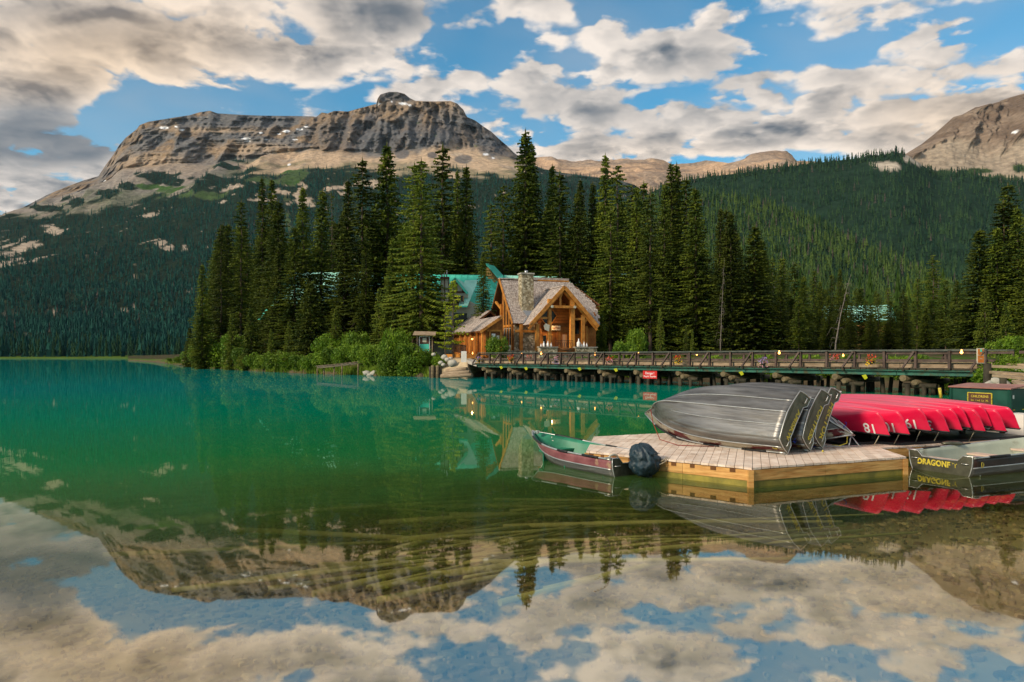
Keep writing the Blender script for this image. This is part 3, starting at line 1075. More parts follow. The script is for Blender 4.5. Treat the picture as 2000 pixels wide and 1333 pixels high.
# thin summer air: far slopes fade a little to blue
hb = MB().box(-8000, 8000, -350, 8800, -7.0, 2500).build('haze', [])
hm = bpy.data.materials.new('mountain_air')
hm.use_nodes = True
hm.node_tree.nodes.clear()
_o = hm.node_tree.nodes.new('ShaderNodeOutputMaterial')
_v = hm.node_tree.nodes.new('ShaderNodeVolumePrincipled')
_v.inputs['Density'].default_value = .000007
_v.inputs['Color'].default_value = (.60, .80, 1.0, 1)
hm.node_tree.links.new(_v.outputs[0], _o.inputs['Volume'])
hb.data.materials.append(hm)
hb['kind'] = 'stuff'

# ------------------------------------------------------------------ forests on the slopes (nobody could count them)
def cone_proto(tiers, k, seed, slim=1.0):
    r_ = random.Random(seed)
    v, f = [], []
    for t in range(tiers):
        f0 = t / tiers
        ztop = 1.0 - f0 * .86 if t else 1.0
        zb = 1.0 - (f0 + 1 / tiers) * .92 - .03
        rad = (.05 + .95 * (f0 + 1 / tiers) ** .8) * slim
        b = len(v)
        v.append((r_.uniform(-.02, .02), r_.uniform(-.02, .02), min(1, ztop + .05)))
        for i in range(2 * k):
            a = math.pi * i / k + t * .7
            q = rad * (r_.uniform(.8, 1.15) if i % 2 == 0 else r_.uniform(.35, .6))
            v.append((q * math.cos(a), q * math.sin(a), zb + (r_.uniform(-.03, .0) if i % 2 == 0 else r_.uniform(.02, .06))))
        f += [(b, b + 1 + i, b + 1 + (i + 1) % (2 * k)) for i in range(2 * k)]
    return np.array(v), np.array(f)


def plant(name, grids, label, hgt=(15, 26), proto=(3, 3), seed=1, colA=(.012, .036, .020), colB=(.045, .085, .028), grey=.05):
    pr = [cone_proto(proto[0], proto[1], seed * 10 + i) for i in range(3)]
    rr = np.random.RandomState(seed)
    pos = []
    for g, n, cond in grids:
        P_, f = g['P'], g['forest']
        d0 = np.abs(np.diff(g['py'], axis=0, append=g['py'][-1:]))
        wgt = f * np.maximum(d0, .15)
        if cond is not None:
            wgt = wgt * cond(g['px'], g['py'])
        wgt = np.where(g['f_ok'] if 'f_ok' in g else True, wgt, 0)
        cw = np.cumsum(wgt.ravel())
        k = np.searchsorted(cw, rr.rand(n) * cw[-1])
        i, j = np.unravel_index(k, wgt.shape)
        i2, j2 = np.minimum(i + 1, P_.shape[0] - 1), np.minimum(j + 1, P_.shape[1] - 1)
        a, b = rr.rand(n)[:, None], rr.rand(n)[:, None]
        pos.append((P_[i, j] * (1 - a) + P_[i2, j] * a) * (1 - b) + b * (P_[i, j2] * (1 - a) + P_[i2, j2] * a))
    pos = np.concatenate(pos)
    n = len(pos)
    h = hgt[0] + (hgt[1] - hgt[0]) * rr.rand(n)
    wd = h * (.12 + .07 * rr.rand(n))
    t = rr.rand(n)[:, None] * .7 + .3 * fbm(pos[:, 0] / 60, pos[:, 1] / 60, 0, 3)[:, None]
    t = np.clip((t - .15) * 1.3, 0, 1)
    cols = np.array(colA)[None] * (1 - t) + np.array(colB)[None] * t
    isg = rr.rand(n) < grey
    cols[isg] = np.array((.075, .065, .055))
    pos[:, 2] -= h * .06
    vv, ff, cc, b = [], [], [], 0
    which = rr.randint(0, 3, n)
    for q in range(3):
        m = which == q
        pv, pf = pr[q]
        N_ = m.sum()
        s = np.stack([wd[m], wd[m], h[m]], -1)
        v = pv[None] * s[:, None, :]
        ang = rr.rand(N_) * 6.28
        c_, s_ = np.cos(ang)[:, None], np.sin(ang)[:, None]
        v = np.stack([v[..., 0] * c_ - v[..., 1] * s_, v[..., 0] * s_ + v[..., 1] * c_, v[..., 2]], -1) + pos[m][:, None, :]
        vv.append(v.reshape(-1, 3))
        ff.append((pf[None] + (np.arange(N_) * len(pv))[:, None, None] + b).reshape(-1, 3))
        b += N_ * len(pv)
        cc.append(np.repeat(cols[m], len(pv), 0))
    o = np_mesh(name, np.concatenate(vv), np.concatenate(ff), MT['far_tree'], np.concatenate(cc))
    tag(o, label, 'forest', kind='stuff')
    return o


plant('forest', [(massif, 25000, None)], 'dark conifer forest covering the lower slopes of the left mountain', hgt=(12, 34), seed=1, colA=(.006, .038, .036), colB=(.022, .090, .066), grey=.01)
plant('forest', [(backhill, 12000, None), (backhill, 1300, lambda a, b: (np.arange(a.shape[0])[:, None] < 2) * 1.0), (peak, 60, None)], 'dark conifer forest on the ridge behind at right', hgt=(13, 38), seed=2, colA=(.010, .034, .024), colB=(.040, .080, .030), grey=.02)
plant('forest', [(spur, 13000, None)], 'lighter green forest on the nearer spur at right', hgt=(9, 30), seed=3, colA=(.014, .042, .018), colB=(.085, .130, .030), grey=.06, proto=(4, 3))

# trees of the valley floor that stand behind the first hundred metres
_n = 620
rr = np.random.RandomState(8)
_px = 1180 + 1000 * rr.rand(_n)
_D = 200 + 420 * rr.rand(_n)
flo = dict(P=None)
prv, prf = cone_proto(9, 5, 77)
_h = 15 + 12 * rr.rand(_n)
_pos = np.stack([(_px - 1000) / 1400 * _D, _D, np.full(_n, 2.6)], -1)
_t = rr.rand(_n)[:, None]
o = scatter('forest', prv, prf, _pos, np.stack([_h * .13, _h * .13, _h], -1), rr.rand(_n) * 6.28, np.array((.018, .045, .010))[None] * (1 - _t) + np.array((.085, .13, .020))[None] * _t, MT['far_tree'])
tag(o, 'conifers filling the valley floor beyond the bridge and under the hillside', 'forest', kind='stuff')
_n = 900
_px = -520 + 1500 * rr.rand(_n)
_D = 925 + 260 * rr.rand(_n) ** 1.3
_h = 13 + 12 * rr.rand(_n)
_pos = np.stack([(_px - 1000) / 1400 * _D, _D, 1.0 + (_D - 925) * .09], -1)
_t = rr.rand(_n)[:, None]
o = scatter('forest', *cone_proto(5, 4, 78), _pos, np.stack([_h * .14, _h * .14, _h], -1), rr.rand(_n) * 6.28, np.array((.010, .035, .020))[None] * (1 - _t) + np.array((.035, .075, .030))[None] * _t, MT['far_tree'])
tag(o, 'row of conifers along the far shore of the lake', 'forest', kind='stuff')


# ------------------------------------------------------------------ single trees
def crown_mesh(name, m, seed, H=30.0, Rb=3.0, z0=.10, density=1.0, droop=.35, shape=.85, gap=0.0, leaf=1.0, up=0.25, irregular=.18):
    """crown of a conifer: whorls of drooping boughs, every bough a spray of small needle clumps"""
    r_ = random.Random(seed)
    v, f = [], []

    def tri(a, b, c):
        n = len(v)
        v.extend((a, b, c))
        f.append((n, n + 1, n + 2))

    z = H * z0
    ph = 0
    lobe = [r_.uniform(.8, 1.15) for _ in range(9)]
    while z < H * .985:
        t = (z - H * z0) / (H * (1 - z0))
        Rz = Rb * ((1 - t) ** shape) * (1 + irregular * math.sin(z * 1.3 + seed) * r_.uniform(.3, 1)) + .12
        if t < .12:
            Rz *= .55 + .45 * t / .12
        nb = max(4, int((5 + 8 * (1 - t)) * density))
        for k in range(nb):
            if r_.random() < gap:
                continue
            az = 2 * math.pi * (k + r_.uniform(-.35, .35)) / nb + ph
            L_ = Rz * r_.uniform(.68, 1.12) * lobe[int(((az + 20) % 6.283) / 6.284 * 9)]
            zz = z + r_.uniform(-.2, .2)
            ca, sa = math.cos(az), math.sin(az)
            dr = droop * (1.15 - t * 1.1)
            ns = max(3, int(L_ / .42))
            for q in range(1, ns + 1):
                u = q / ns
                if u < .18 and t > .1:
                    continue
                rad = L_ * u
                hz = zz - dr * rad * (1.15 - .42 * u) + up * .2
                bx_, by_ = ca * rad, sa * rad
                wd = (.55 * (1 - u * .62) * min(L_, 2.6) * .42 + .16) * leaf
                ln = .62 * leaf * (.75 + .25 * (1 - t))
                for sgn in (-1, 1):
                    sx, sy = -sa * sgn, ca * sgn
                    w_ = wd * r_.uniform(.7, 1.25)
                    dz = -r_.uniform(.02, .22) * leaf
                    a = (bx_ - ca * ln * .45, by_ - sa * ln * .45, hz + .05)
                    b = (bx_ + ca * ln * .35 + sx * w_, by_ + sa * ln * .35 + sy * w_, hz + dz - w_ * .28)
                    c = (bx_ + ca * ln * r_.uniform(.5, .8) + sx * w_ * .2, by_ + sa * ln * .6 + sy * w_ * .2, hz + dz * .4 + up * .12)
                    tri(a, b, c)
                if r_.random() < .8:   # hanging twig
                    wq = .16 * leaf
                    ox, oy = r_.uniform(-.2, .2), r_.uniform(-.2, .2)
                    tri((bx_ + ox - sa * wq, by_ + oy + ca * wq, hz + .02), (bx_ + ox + sa * wq, by_ + oy - ca * wq, hz + .02), (bx_ + ox + ca * .1, by_ + oy + sa * .1, hz - r_.uniform(.28, .55) * leaf))
            tri((ca * L_ * .86 - sa * .1, sa * L_ * .86 + ca * .1, zz - dr * L_ * .75), (ca * L_ * .86 + sa * .1, sa * L_ * .86 - ca * .1, zz - dr * L_ * .75),
                (ca * L_ * 1.12, sa * L_ * 1.12, zz - dr * L_ * .72 + up * .3))
        ph += 2.4
        z += (.34 + .22 * (1 - t)) / density * r_.uniform(.75, 1.25)
    tri((-.12, 0, H * .965), (.12, 0, H * .965), (0, 0, H * 1.01))
    tri((0, -.12, H * .965), (0, .12, H * .965), (0, 0, H * 1.012))
    me = bpy.data.meshes.new(name)
    me.from_pydata(v, [], f)
    me.materials.append(m)
    me.update()
    return me


def trunk_mesh(name, m, H=30.0, r0=.33, lean=0.0, dead=0, seed=0, curly=False):
    r_ = random.Random(seed)
    b = MB()
    pts = [Vector((lean * (i / 8) ** 1.4 * H, 0.02 * math.sin(i * 2.1 + seed) * 6, H * i / 8 - (.5 if i == 0 else 0))) for i in range(9)]
    b.tube(pts, [r0 * (1 - .93 * i / 8) + .01 for i in range(9)], 7)
    for i in range(dead):
        z = H * r_.uniform(.12, .9)
        az = r_.uniform(0, 6.28)
        L_ = (1.9 * (1 - z / H) + .5) * r_.uniform(.5, 1.2)
        x0 = lean * (z / H) ** 1.4 * H
        p0 = Vector((x0, 0, z))
        p1 = p0 + Vector((math.cos(az) * L_ * .6, math.sin(az) * L_ * .6, .1 * L_))
        p2 = p0 + Vector((math.cos(az) * L_, math.sin(az) * L_, -.35 * L_ if not curly else -.7 * L_))
        b.tube([p0, p1, p2], [.045, .03, .012], 4)
    o = b.build(name, m)
    me = o.data
    bpy.data.objects.remove(o)
    return me


VAR = {}
for i in range(4):
    VAR['spruce%d' % i] = (crown_mesh('crown', MT['needle'], 20 + i, 30, 3.1 + .25 * i, .03, 1.0, .42, .80, irregular=.16), trunk_mesh('trunk', MT['bark'], 30, .34, seed=i))
for i in range(3):
    VAR['thin%d' % i] = (crown_mesh('crown', MT['needle'], 40 + i, 30, 2.1, .14, .80, .5, .62, gap=.12, irregular=.35, leaf=.95), trunk_mesh('trunk', MT['bark'], 30, .28, dead=14, seed=10 + i))
for i in range(2):
    VAR['pine%d' % i] = (crown_mesh('crown', MT['needle2'], 60 + i, 30, 3.3, .16, .74, .18, .55, gap=.16, irregular=.4, leaf=1.15, up=.8), trunk_mesh('trunk', MT['bark'], 30, .34, dead=18, seed=20 + i))
VAR['old0'] = (crown_mesh('crown', MT['needle2'], 70, 30, 4.1, .13, .85, .50, .72, gap=.10, irregular=.4), trunk_mesh('trunk', MT['bark'], 30, .40, dead=40, seed=30))
VAR['low0'] = (crown_mesh('crown', MT['needle'], 75, 12, 2.9, .0, 1.15, .46, .85, irregular=.08), trunk_mesh('trunk', MT['bark'], 12, .2, seed=31))
VAR['low1'] = (crown_mesh('crown', MT['needle2'], 76, 12, 2.6, .0, 1.05, .42, .80, irregular=.12), trunk_mesh('trunk', MT['bark'], 12, .2, seed=32))
VAR['larch0'] = (crown_mesh('crown', MT['larch'], 80, 9, 1.55, .20, .75, -.1, .7, gap=.22, irregular=.3, leaf=.62, up=1.0), trunk_mesh('trunk', MT['bark'], 9, .10, seed=33))
VAR['larch1'] = (crown_mesh('crown', MT['larch'], 81, 9, 1.35, .22, .75, -.05, .75, gap=.22, irregular=.3, leaf=.62, up=1.0), trunk_mesh('trunk', MT['bark'], 9, .09, seed=34))
VAR['dead0'] = (crown_mesh('crown', MT['needle'], 90, 30, .75, .2, .6, .6, .3, gap=.45, leaf=.6), trunk_mesh('trunk', MT['bark'], 30, .26, dead=60, seed=35))
BASEH = {k: (12 if k[:3] == 'low' else 9 if k[:3] == 'lar' else 30) for k in VAR}


def tree(name, px, top, D, var, wide=1.0, label=None, cat='tree', group=None, base=None):
    zb = ground_at(px, D) if base is None else base
    H = CAMZ + (697 - top) / 1400 * D - zb
    me_c, me_t = VAR[var]
    s = H / BASEH[var]
    x = (px - 1000) / 1400 * D
    e = empty(name, (x, D, zb - .15), label, cat, group)
    e.rotation_euler = (rnd.uniform(-.012, .012), rnd.uniform(-.012, .012), rnd.uniform(0, 6.28))
    for nm, me in (('crown', me_c), ('trunk', me_t)):
        o = bpy.data.objects.new(nm, me)
        COL.objects.link(o)
        o.parent = e
        sw = (s ** .5) * wide * 1.22 if BASEH[var] == 30 else s * wide
        o.scale = (sw, sw, s) if nm == 'crown' else (s, s, s)
    return e


HERO = [  # px, top py, distance, kind, width
    ('left', [(395, 514, 128, 'spruce0', .8), (433, 440, 132, 'thin0', 1.1), (471, 389, 138, 'thin1', 1.15), (513, 344, 150, 'spruce1', .75), (529, 346, 154, 'spruce2', .8),
              (540, 388, 118, 'spruce3', 1.15), (593, 362, 126, 'spruce0', .9), (626, 368, 112, 'spruce1', 1.0), (651, 374, 122, 'dead0', 1.0), (682, 348, 110, 'spruce2', .8),
              (708, 307, 106, 'thin2', 1.35), (757, 276, 108, 'spruce3', 1.1), (806, 317, 97, 'pine0', .9), (823, 308, 94, 'old0', .95), (863, 279, 128, 'thin0', 1.6), (892, 330, 135, 'spruce1', .7), (909, 321, 130, 'spruce2', .9)]),
    ('middle', [(983, 360, 120, 'pine1', .9), (962, 395, 124, 'pine0', .8), (1025, 253, 122, 'spruce3', 1.15), (1043, 278, 126, 'spruce0', .95), (1076, 319, 124, 'spruce1', .75), (1095, 334, 112, 'thin1', 1.4),
                (1136, 346, 122, 'spruce2', .7), (1127, 372, 112, 'spruce0', .85), (1160, 353, 124, 'spruce3', .7), (1184, 297, 122, 'spruce1', .85), (1206, 323, 118, 'pine1', .9), (1192, 406, 104, 'old0', .9)]),
    ('right', [(1243, 361, 112, 'spruce2', .8), (1256, 352, 116, 'thin2', 1.2), (1232, 360, 114, 'thin0', 1.0), (1270, 372, 98, 'pine0', .8), (1296, 356, 105, 'spruce0', .75), (1312, 316, 110, 'spruce1', .85),
               (1323, 316, 112, 'spruce3', .8), (1342, 344, 106, 'thin1', 1.2), (1360, 365, 98, 'spruce2', 1.0), (1406, 404, 96, 'spruce0', .65), (1417, 406, 98, 'thin2', 1.1), (1430, 412, 92, 'spruce1', .95),
               (1472, 438, 92, 'spruce3', 1.15), (1490, 465, 94, 'spruce2', .9), (1551, 511, 110, 'thin0', 1.3), (1570, 537, 104, 'spruce0', .8), (1589, 526, 116, 'thin1', 1.0)]),
    ('far', [(1624, 534, 125, 'thin2', 1.0), (1641, 522, 122, 'spruce1', .6), (1600, 548, 118, 'spruce2', .7), (1672, 560, 118, 'thin0', 1.0), (1710, 567, 112, 'pine1', .6), (1693, 585, 104, 'spruce3', .7),
             (1750, 600, 100, 'thin1', 1.0), (1770, 575, 115, 'spruce0', .7), (1791, 541, 125, 'pine0', .7), (1824, 496, 130, 'pine1', .8), (1847, 544, 118, 'thin2', 1.1), (1867, 545, 112, 'spruce1', .8), (1808, 598, 96, 'spruce2', .8),
             (1735, 560, 125, 'pine0', .6), (1655, 590, 100, 'spruce1', .6)]),
    ('edge', [(1911, 445, 78, 'spruce2', 1.15), (1945, 442, 76, 'spruce0', .9), (1961, 387, 80, 'thin0', 1.6), (1972, 355, 82, 'thin2', 1.3), (1990, 399, 76, 'spruce3', .8), (2018, 380, 72, 'spruce1', .9), (2045, 400, 68, 'spruce0', 1.0), (1925, 560, 66, 'low1', .9), (1965, 585, 60, 'low0', .8)]),
]
WHERE = {'left': 'on the wooded point left of the lodge', 'middle': 'standing right behind the shingled lodge', 'right': 'behind the middle of the bridge',
         'far': 'of the valley stand below the hillside', 'edge': 'of the dark stand at the right edge'}
LOOK = {'spruce': 'dense dark green spruce', 'thin': 'narrow ragged spruce', 'pine': 'light open crowned pine', 'old': 'broad old spruce', 'dead': 'nearly bare dead spruce', 'low': 'low bushy young spruce'}
ORD = ['first', 'second', 'third', 'fourth', 'fifth', 'sixth', 'seventh', 'eighth', 'ninth', 'tenth', 'eleventh', 'twelfth', 'thirteenth', 'fourteenth', 'fifteenth', 'sixteenth', 'seventeenth', 'eighteenth', 'nineteenth', 'twentieth', 'twenty-first', 'twenty-second']
for zone, lst in HERO:
    lst = sorted(lst)
    tall = min(lst, key=lambda q: q[1] - 0)
    cnt = {}
    for q in lst:
        kd = ''.join(c for c in q[3] if not c.isdigit())
        cnt[kd] = cnt.get(kd, 0) + 1
    seen = {}
    for px, top, D, var, wd in lst:
        kd = ''.join(c for c in var if not c.isdigit())
        i = seen.get(kd, 0)
        seen[kd] = i + 1
        if (px, top) == (tall[0], tall[1]):
            lab = 'tallest ' + LOOK[kd] + ' ' + WHERE[zone]
        elif cnt[kd] == 1:
            lab = 'the one ' + LOOK[kd] + ' ' + WHERE[zone]
        else:
            lab = ORD[i] + ' ' + LOOK[kd] + ' from the left ' + WHERE[zone]
        tree('pine_tree' if kd == 'pine' else 'spruce_tree', px, top, D, var, wd, lab, group='conifers ' + WHERE[zone])

LOWT = [(370, 640, 150, 'low0', .9, 'small dark spruce at the very tip of the wooded point'), (392, 632, 138, 'low1', .8, 'small spruce just inland of the tip of the point'),
        (491, 600, 112, 'low0', 1.0, 'dark bushy spruce above the shore bushes of the point'), (455, 610, 118, 'low1', .8, 'smaller bushy spruce left of the dark bushy one'),
        (608, 548, 99, 'low0', 1.25, 'broad layered young spruce reaching down to the shore'), (565, 625, 103, 'low1', .9, 'short spruce beside the broad layered one'),
        (655, 600, 97, 'low1', .9, 'short spruce right of the broad layered shore spruce'), (714, 440, 104, 'spruce1', .62, 'slim layered spruce in front of the teal roof end'),
        (668, 520, 112, 'thin0', 1.2, 'slender spruce in front of the hidden teal roof'), (945, 488, 93, 'spruce2', .62, 'dark slim spruce between the teal roofed lodge and the shingled one'),
        (740, 560, 100, 'low1', .8, 'young spruce left of the old spruce with bare branches'), (770, 600, 94, 'low0', .7, 'small spruce behind the big shore bush'),
        (885, 550, 82, 'larch0', 1.0, 'yellow green young larch, right of the pair by the sandy bank'), (869, 590, 81, 'larch1', 1.0, 'yellow green young larch, left of the pair by the sandy bank'),
        (1150, 560, 100, 'low1', 1.0, 'bright green young spruce against the right wall of the shingled lodge'), (1175, 610, 92, 'low0', .75, 'small spruce right of the shingled lodge'),
        (1290, 600, 82, 'low1', .6, 'small blue green spruce behind the bridge left of the middle'), (1340, 632, 78, 'low0', .45, 'tiny spruce behind the bridge railing'),
        (1352, 640, 76, 'low1', .45, 'tiny spruce beside the tiny spruce behind the bridge railing'), (530, 640, 106, 'low1', .7, 'small spruce behind the shore bushes left of the footbridge')]
for px, top, D, var, wd, lab in LOWT:
    tree('larch_tree' if 'larch' in var else 'spruce_tree', px, top, D, var, wd, lab)

# rows behind that only fill the gaps
FG = 'conifers filling the stands behind the front row'
for i in range(162):
    z = i % 5 if i < 110 else rnd.choice([0, 0, 1, 1, 2, 3, 3, 4])
    if z == 0:
        px, D, top = rnd.uniform(420, 640), rnd.uniform(152, 185), rnd.uniform(430, 520)
    elif z == 1:
        px, D, top = rnd.uniform(640, 935), rnd.uniform(135, 175), rnd.uniform(400, 500)
    elif z == 2:
        px, D, top = rnd.uniform(990, 1240), rnd.uniform(126, 160), rnd.uniform(385, 470)
    elif z == 3:
        px, D, top = rnd.uniform(1230, 1540), rnd.uniform(105, 150), rnd.uniform(440, 560)
    else:
        px, D, top = rnd.uniform(1530, 1960), rnd.uniform(110, 190), rnd.uniform(560, 640)
    if z < 4 and px > 1440:
        top = max(top, 500)
    kd = rnd.choice(['spruce0', 'spruce1', 'spruce2', 'spruce3', 'thin0', 'thin1', 'pine0'])
    tree('spruce_tree', px, top, D, kd, rnd.uniform(.95, 1.25), 'dark conifer filling a gap in the stand behind the front row', group=FG)

COVER = 'trees screening the teal roofed houses'
for px, top, D, kd, wd in ((548, 470, 112, 'spruce0', 1.0), (576, 440, 110, 'spruce2', 1.0), (598, 500, 112, 'pine0', .9), (672, 440, 109, 'thin0', 1.3), (730, 430, 109, 'pine1', .9), (765, 460, 98, 'spruce1', .8), (786, 430, 98, 'thin2', 1.3), (845, 470, 99, 'thin1', 1.0),
                          (1605, 560, 95, 'thin0', 1.0), (1620, 575, 92, 'spruce2', .7), (1648, 560, 96, 'thin1', 1.1), (1662, 588, 90, 'spruce0', .6), (1682, 560, 98, 'thin2', 1.2), (1700, 590, 94, 'spruce1', .6), (1716, 570, 98, 'pine0', .6), (1740, 585, 96, 'spruce3', .7), (1765, 560, 100, 'thin0', 1.0), (1525, 560, 90, 'spruce1', .8), (1560, 575, 88, 'thin1', 1.0)):
    tree('spruce_tree', px, top, D, kd, wd, 'conifer partly screening a teal roof behind it', group=COVER)

# snags
tr = trunk_mesh('trunk', MT['bark_pale'], 15, .16, lean=.20, dead=26, seed=50, curly=True)
o = bpy.data.objects.new('dead_tree', tr)
COL.objects.link(o)
o.location = PX(1631, 690, 82)
o.scale = (.6, .45, .60)
tag(o, 'bare grey dead tree leaning right, behind the bridge in front of pale teal roof', 'dead tree')
tr = trunk_mesh('trunk', MT['bark_pale'], 18, .17, lean=.09, dead=40, seed=51, curly=True)
o = bpy.data.objects.new('dead_tree', tr)
COL.objects.link(o)
o.location = PX(1407, 690, 84)
o.scale = (.3, .3, .62)
tag(o, 'bleached dead tree with curled branches behind the bridge, in front of spruces', 'dead tree')


# ------------------------------------------------------------------ shrubs
def shrub_mesh(seed, n=1500, m=None, leaf=.17):
    r_ = random.Random(seed)
    lobes = [(r_.uniform(-.55, .55), r_.uniform(-.4, .4), r_.uniform(.3, .72), r_.uniform(.25, .48)) for _ in range(9)]
    v, f = [], []
    for i in range(n):
        cx, cy, cz, cr = r_.choice(lobes)
        a, b = r_.uniform(0, 6.28), math.acos(r_.uniform(-1, 1))
        q = cr * r_.uniform(.75, 1.08)
        p = Vector((cx + q * math.sin(b) * math.cos(a), cy + q * math.sin(b) * math.sin(a), max(.0, cz + q * math.cos(b))))
        if r_.random() < .12:
            p.z += r_.uniform(0, .16)
        d = Vector((r_.uniform(-1, 1), r_.uniform(-1, 1), r_.uniform(-.3, 1))).normalized()
        e = d.cross(Vector((r_.uniform(-1, 1), r_.uniform(-1, 1), r_.uniform(-1, 1)))).normalized()
        s = leaf * r_.uniform(.25, .55)
        k = len(v)
        v += [p - d * s, p + e * s * .55, p + d * s, p - e * s * .55]
        f.append((k, k + 1, k + 2, k + 3))
    me = bpy.data.meshes.new('bush')
    me.from_pydata(v, [], f)
    me.materials.append(m or MT['shrub'])
    me.update()
    return me


SHR = [shrub_mesh(i, 2600, leaf=.15) for i in range(4)]


def bush(px, D, w_, h, label=None, group=None, base=None, name='bush'):
    o = bpy.data.objects.new(name, rnd.choice(SHR))
    COL.objects.link(o)
    o.location = ((px - 1000) / 1400 * D, D, (ground_at(px, D) if base is None else base) - .1)
    o.rotation_euler[2] = rnd.uniform(-.5, .5) + rnd.choice([0, math.pi])
    o.scale = (w_, w_ * .8, h)
    return tag(o, label, 'bush', group)


BG = 'bushes along the shore of the wooded point'
for i, (px, dd_, w_, h) in enumerate(sorted([(352, 3, 2.2, 1.6), (378, 3, 3.2, 2.6), (402, 2.5, 3.6, 3.6), (428, 2, 3.6, 4.0), (452, 2, 3.0, 3.4), (476, 2, 2.8, 3.0), (500, 2, 2.2, 2.2), (522, 1.8, 2.4, 2.3), (545, 1.8, 2.3, 2.4), (568, 1.8, 2.2, 2.3),
                                      (590, 1.8, 2.0, 2.0), (612, 2, 2.0, 2.0), (634, 3, 2.0, 2.2), (655, 3.5, 2.0, 2.4), (676, 3.5, 2.1, 2.6), (700, 3.5, 2.1, 2.7), (722, 3.2, 2.0, 2.6), (335, 4, 1.6, 1.0), (415, 6, 3.4, 4.6), (465, 6, 3.2, 4.0), (690, 7, 2.5, 3.2), (640, 7, 2.5, 3.0)])):
    bush(px, float(shoreD(px)) + dd_, w_, h, ORD[i] + ' green shore bush from the left along the wooded point', BG)
bush(752, 83, 2.0, 3.4, 'bright green bush at the left of the big shore thicket')
bush(778, 82.3, 2.4, 4.2, 'large bright green bush in the middle of the shore thicket')
bush(806, 80.6, 2.3, 3.1, 'large bright green bush below the framed notice board')
bush(836, 80.8, 1.9, 1.9, 'bright green bush right of the notice board by the sandy bank')
bush(765, 80.6, 2.0, 2.4, 'low green bush over the water under the shore thicket')
bush(800, 79.2, 2.2, 2.2, 'low green bush at the foot of the large shore thicket')
bush(862, 79.5, 1.2, 1.2, 'small grey green bush among rocks under the larches')
bush(966, 79, 1.7, 2.4, 'bright green garden bush in front of the lodge windows', base=1.9)
bush(1228, 70, 1.8, 2.6, 'tall pale leaved bush behind the bridge right of the lodge')
bush(1245, 72, 1.7, 2.9, 'green bush behind the bridge beside the pale leaved one')
GG = 'low bushes on the bank behind the bridge'
for i in range(34):
    px = 1200 + i * 24 + rnd.uniform(-6, 6)
    D = float(shoreD(px)) + rnd.uniform(.6, 3.5)
    bush(px, D, rnd.uniform(1.0, 1.6), rnd.uniform(1.1, 1.7), 'low green bush seen through the railing on the bank behind the bridge', GG)
for i in range(10):
    px = 1960 + i * 16
    bush(px, float(shoreD(px)) + rnd.uniform(9, 12), 1.4, 1.4, 'low green bush beyond the right end of the bridge', 'low bushes right of the bridge end')

# grass fringe along the point
rg = np.random.RandomState(3)
Ng = 9000
gpx = 322 + 600 * rg.rand(Ng)
gd = .5 + 2.0 * rg.rand(Ng)
gD = shoreD(gpx) + gd
gz = landz(gd, gpx)
bl = np.array([(-.05, 0, 0), (.05, 0, 0), (.12, .03, 1.0)])
keepg = (gpx < 850)
o = scatter('grass', bl, np.array([(0, 1, 2)]), np.stack([(gpx - 1000) / 1400 * gD, gD, gz - .1], -1)[keepg], np.stack([np.full(Ng, 1.0), np.full(Ng, 1.0), .35 + .6 * rg.rand(Ng)], -1)[keepg], (rg.rand(Ng) * 6.28)[keepg], np.ones((keepg.sum(), 3)), MT['grass'])
tag(o, 'tall grass along the water edge of the point', 'grass', kind='stuff')

# ------------------------------------------------------------------ text as thin solid lettering
def text_mesh(body, size=.2, depth=.004, bold=0.0, align='CENTER', xs=1.0):
    cu = bpy.data.curves.new('text', 'FONT')
    cu.body = body
    cu.size = size
    cu.extrude = depth / 2
    cu.offset = bold
    cu.align_x = align
    cu.align_y = 'CENTER'
    cu.space_character = 1.05
    to = bpy.data.objects.new('text', cu)
    COL.objects.link(to)
    dg = bpy.context.evaluated_depsgraph_get()
    dg.update()
    me = bpy.data.meshes.new_from_object(to.evaluated_get(dg))
    bpy.data.objects.remove(to)
    for v in me.vertices:
        v.co.x *= xs
    return me


def lettering(body, size, m, parent, origin, right, up, name='lettering', bold=0.0, xs=1.0, depth=.004):
    """origin/right/up in the parent's own space"""
    me = text_mesh(body, size, depth, bold, xs=xs)
    r_, u_ = Vector(right).normalized(), Vector(up).normalized()
    n_ = r_.cross(u_).normalized()
    M_ = Matrix(((r_.x, u_.x, n_.x, origin[0]), (r_.y, u_.y, n_.y, origin[1]), (r_.z, u_.z, n_.z, origin[2]), (0, 0, 0, 1)))
    me.transform(M_)
    me.materials.clear()
    me.materials.append(m)
    o = bpy.data.objects.new(name, me)
    COL.objects.link(o)
    if parent is not None:
        o.parent = parent
    return o


# ------------------------------------------------------------------ shingled lodge
HU = Vector((.945, .326, 0))
HV = Vector((.326, -.945, 0))
HO = Vector((-1.54, 90, 0))


def HP(s, q, z):
    p = HO + HU * s + HV * q
    return Vector((p.x, p.y, z))


def poly_in(pt, poly):
    x, y = pt
    c = False
    for i in range(len(poly)):
        x0, y0 = poly[i]
        x1, y1 = poly[i - 1]
        if (y0 > y) != (y1 > y) and x < (x1 - x0) * (y - y0) / (y1 - y0) + x0:
            c = not c
    return c


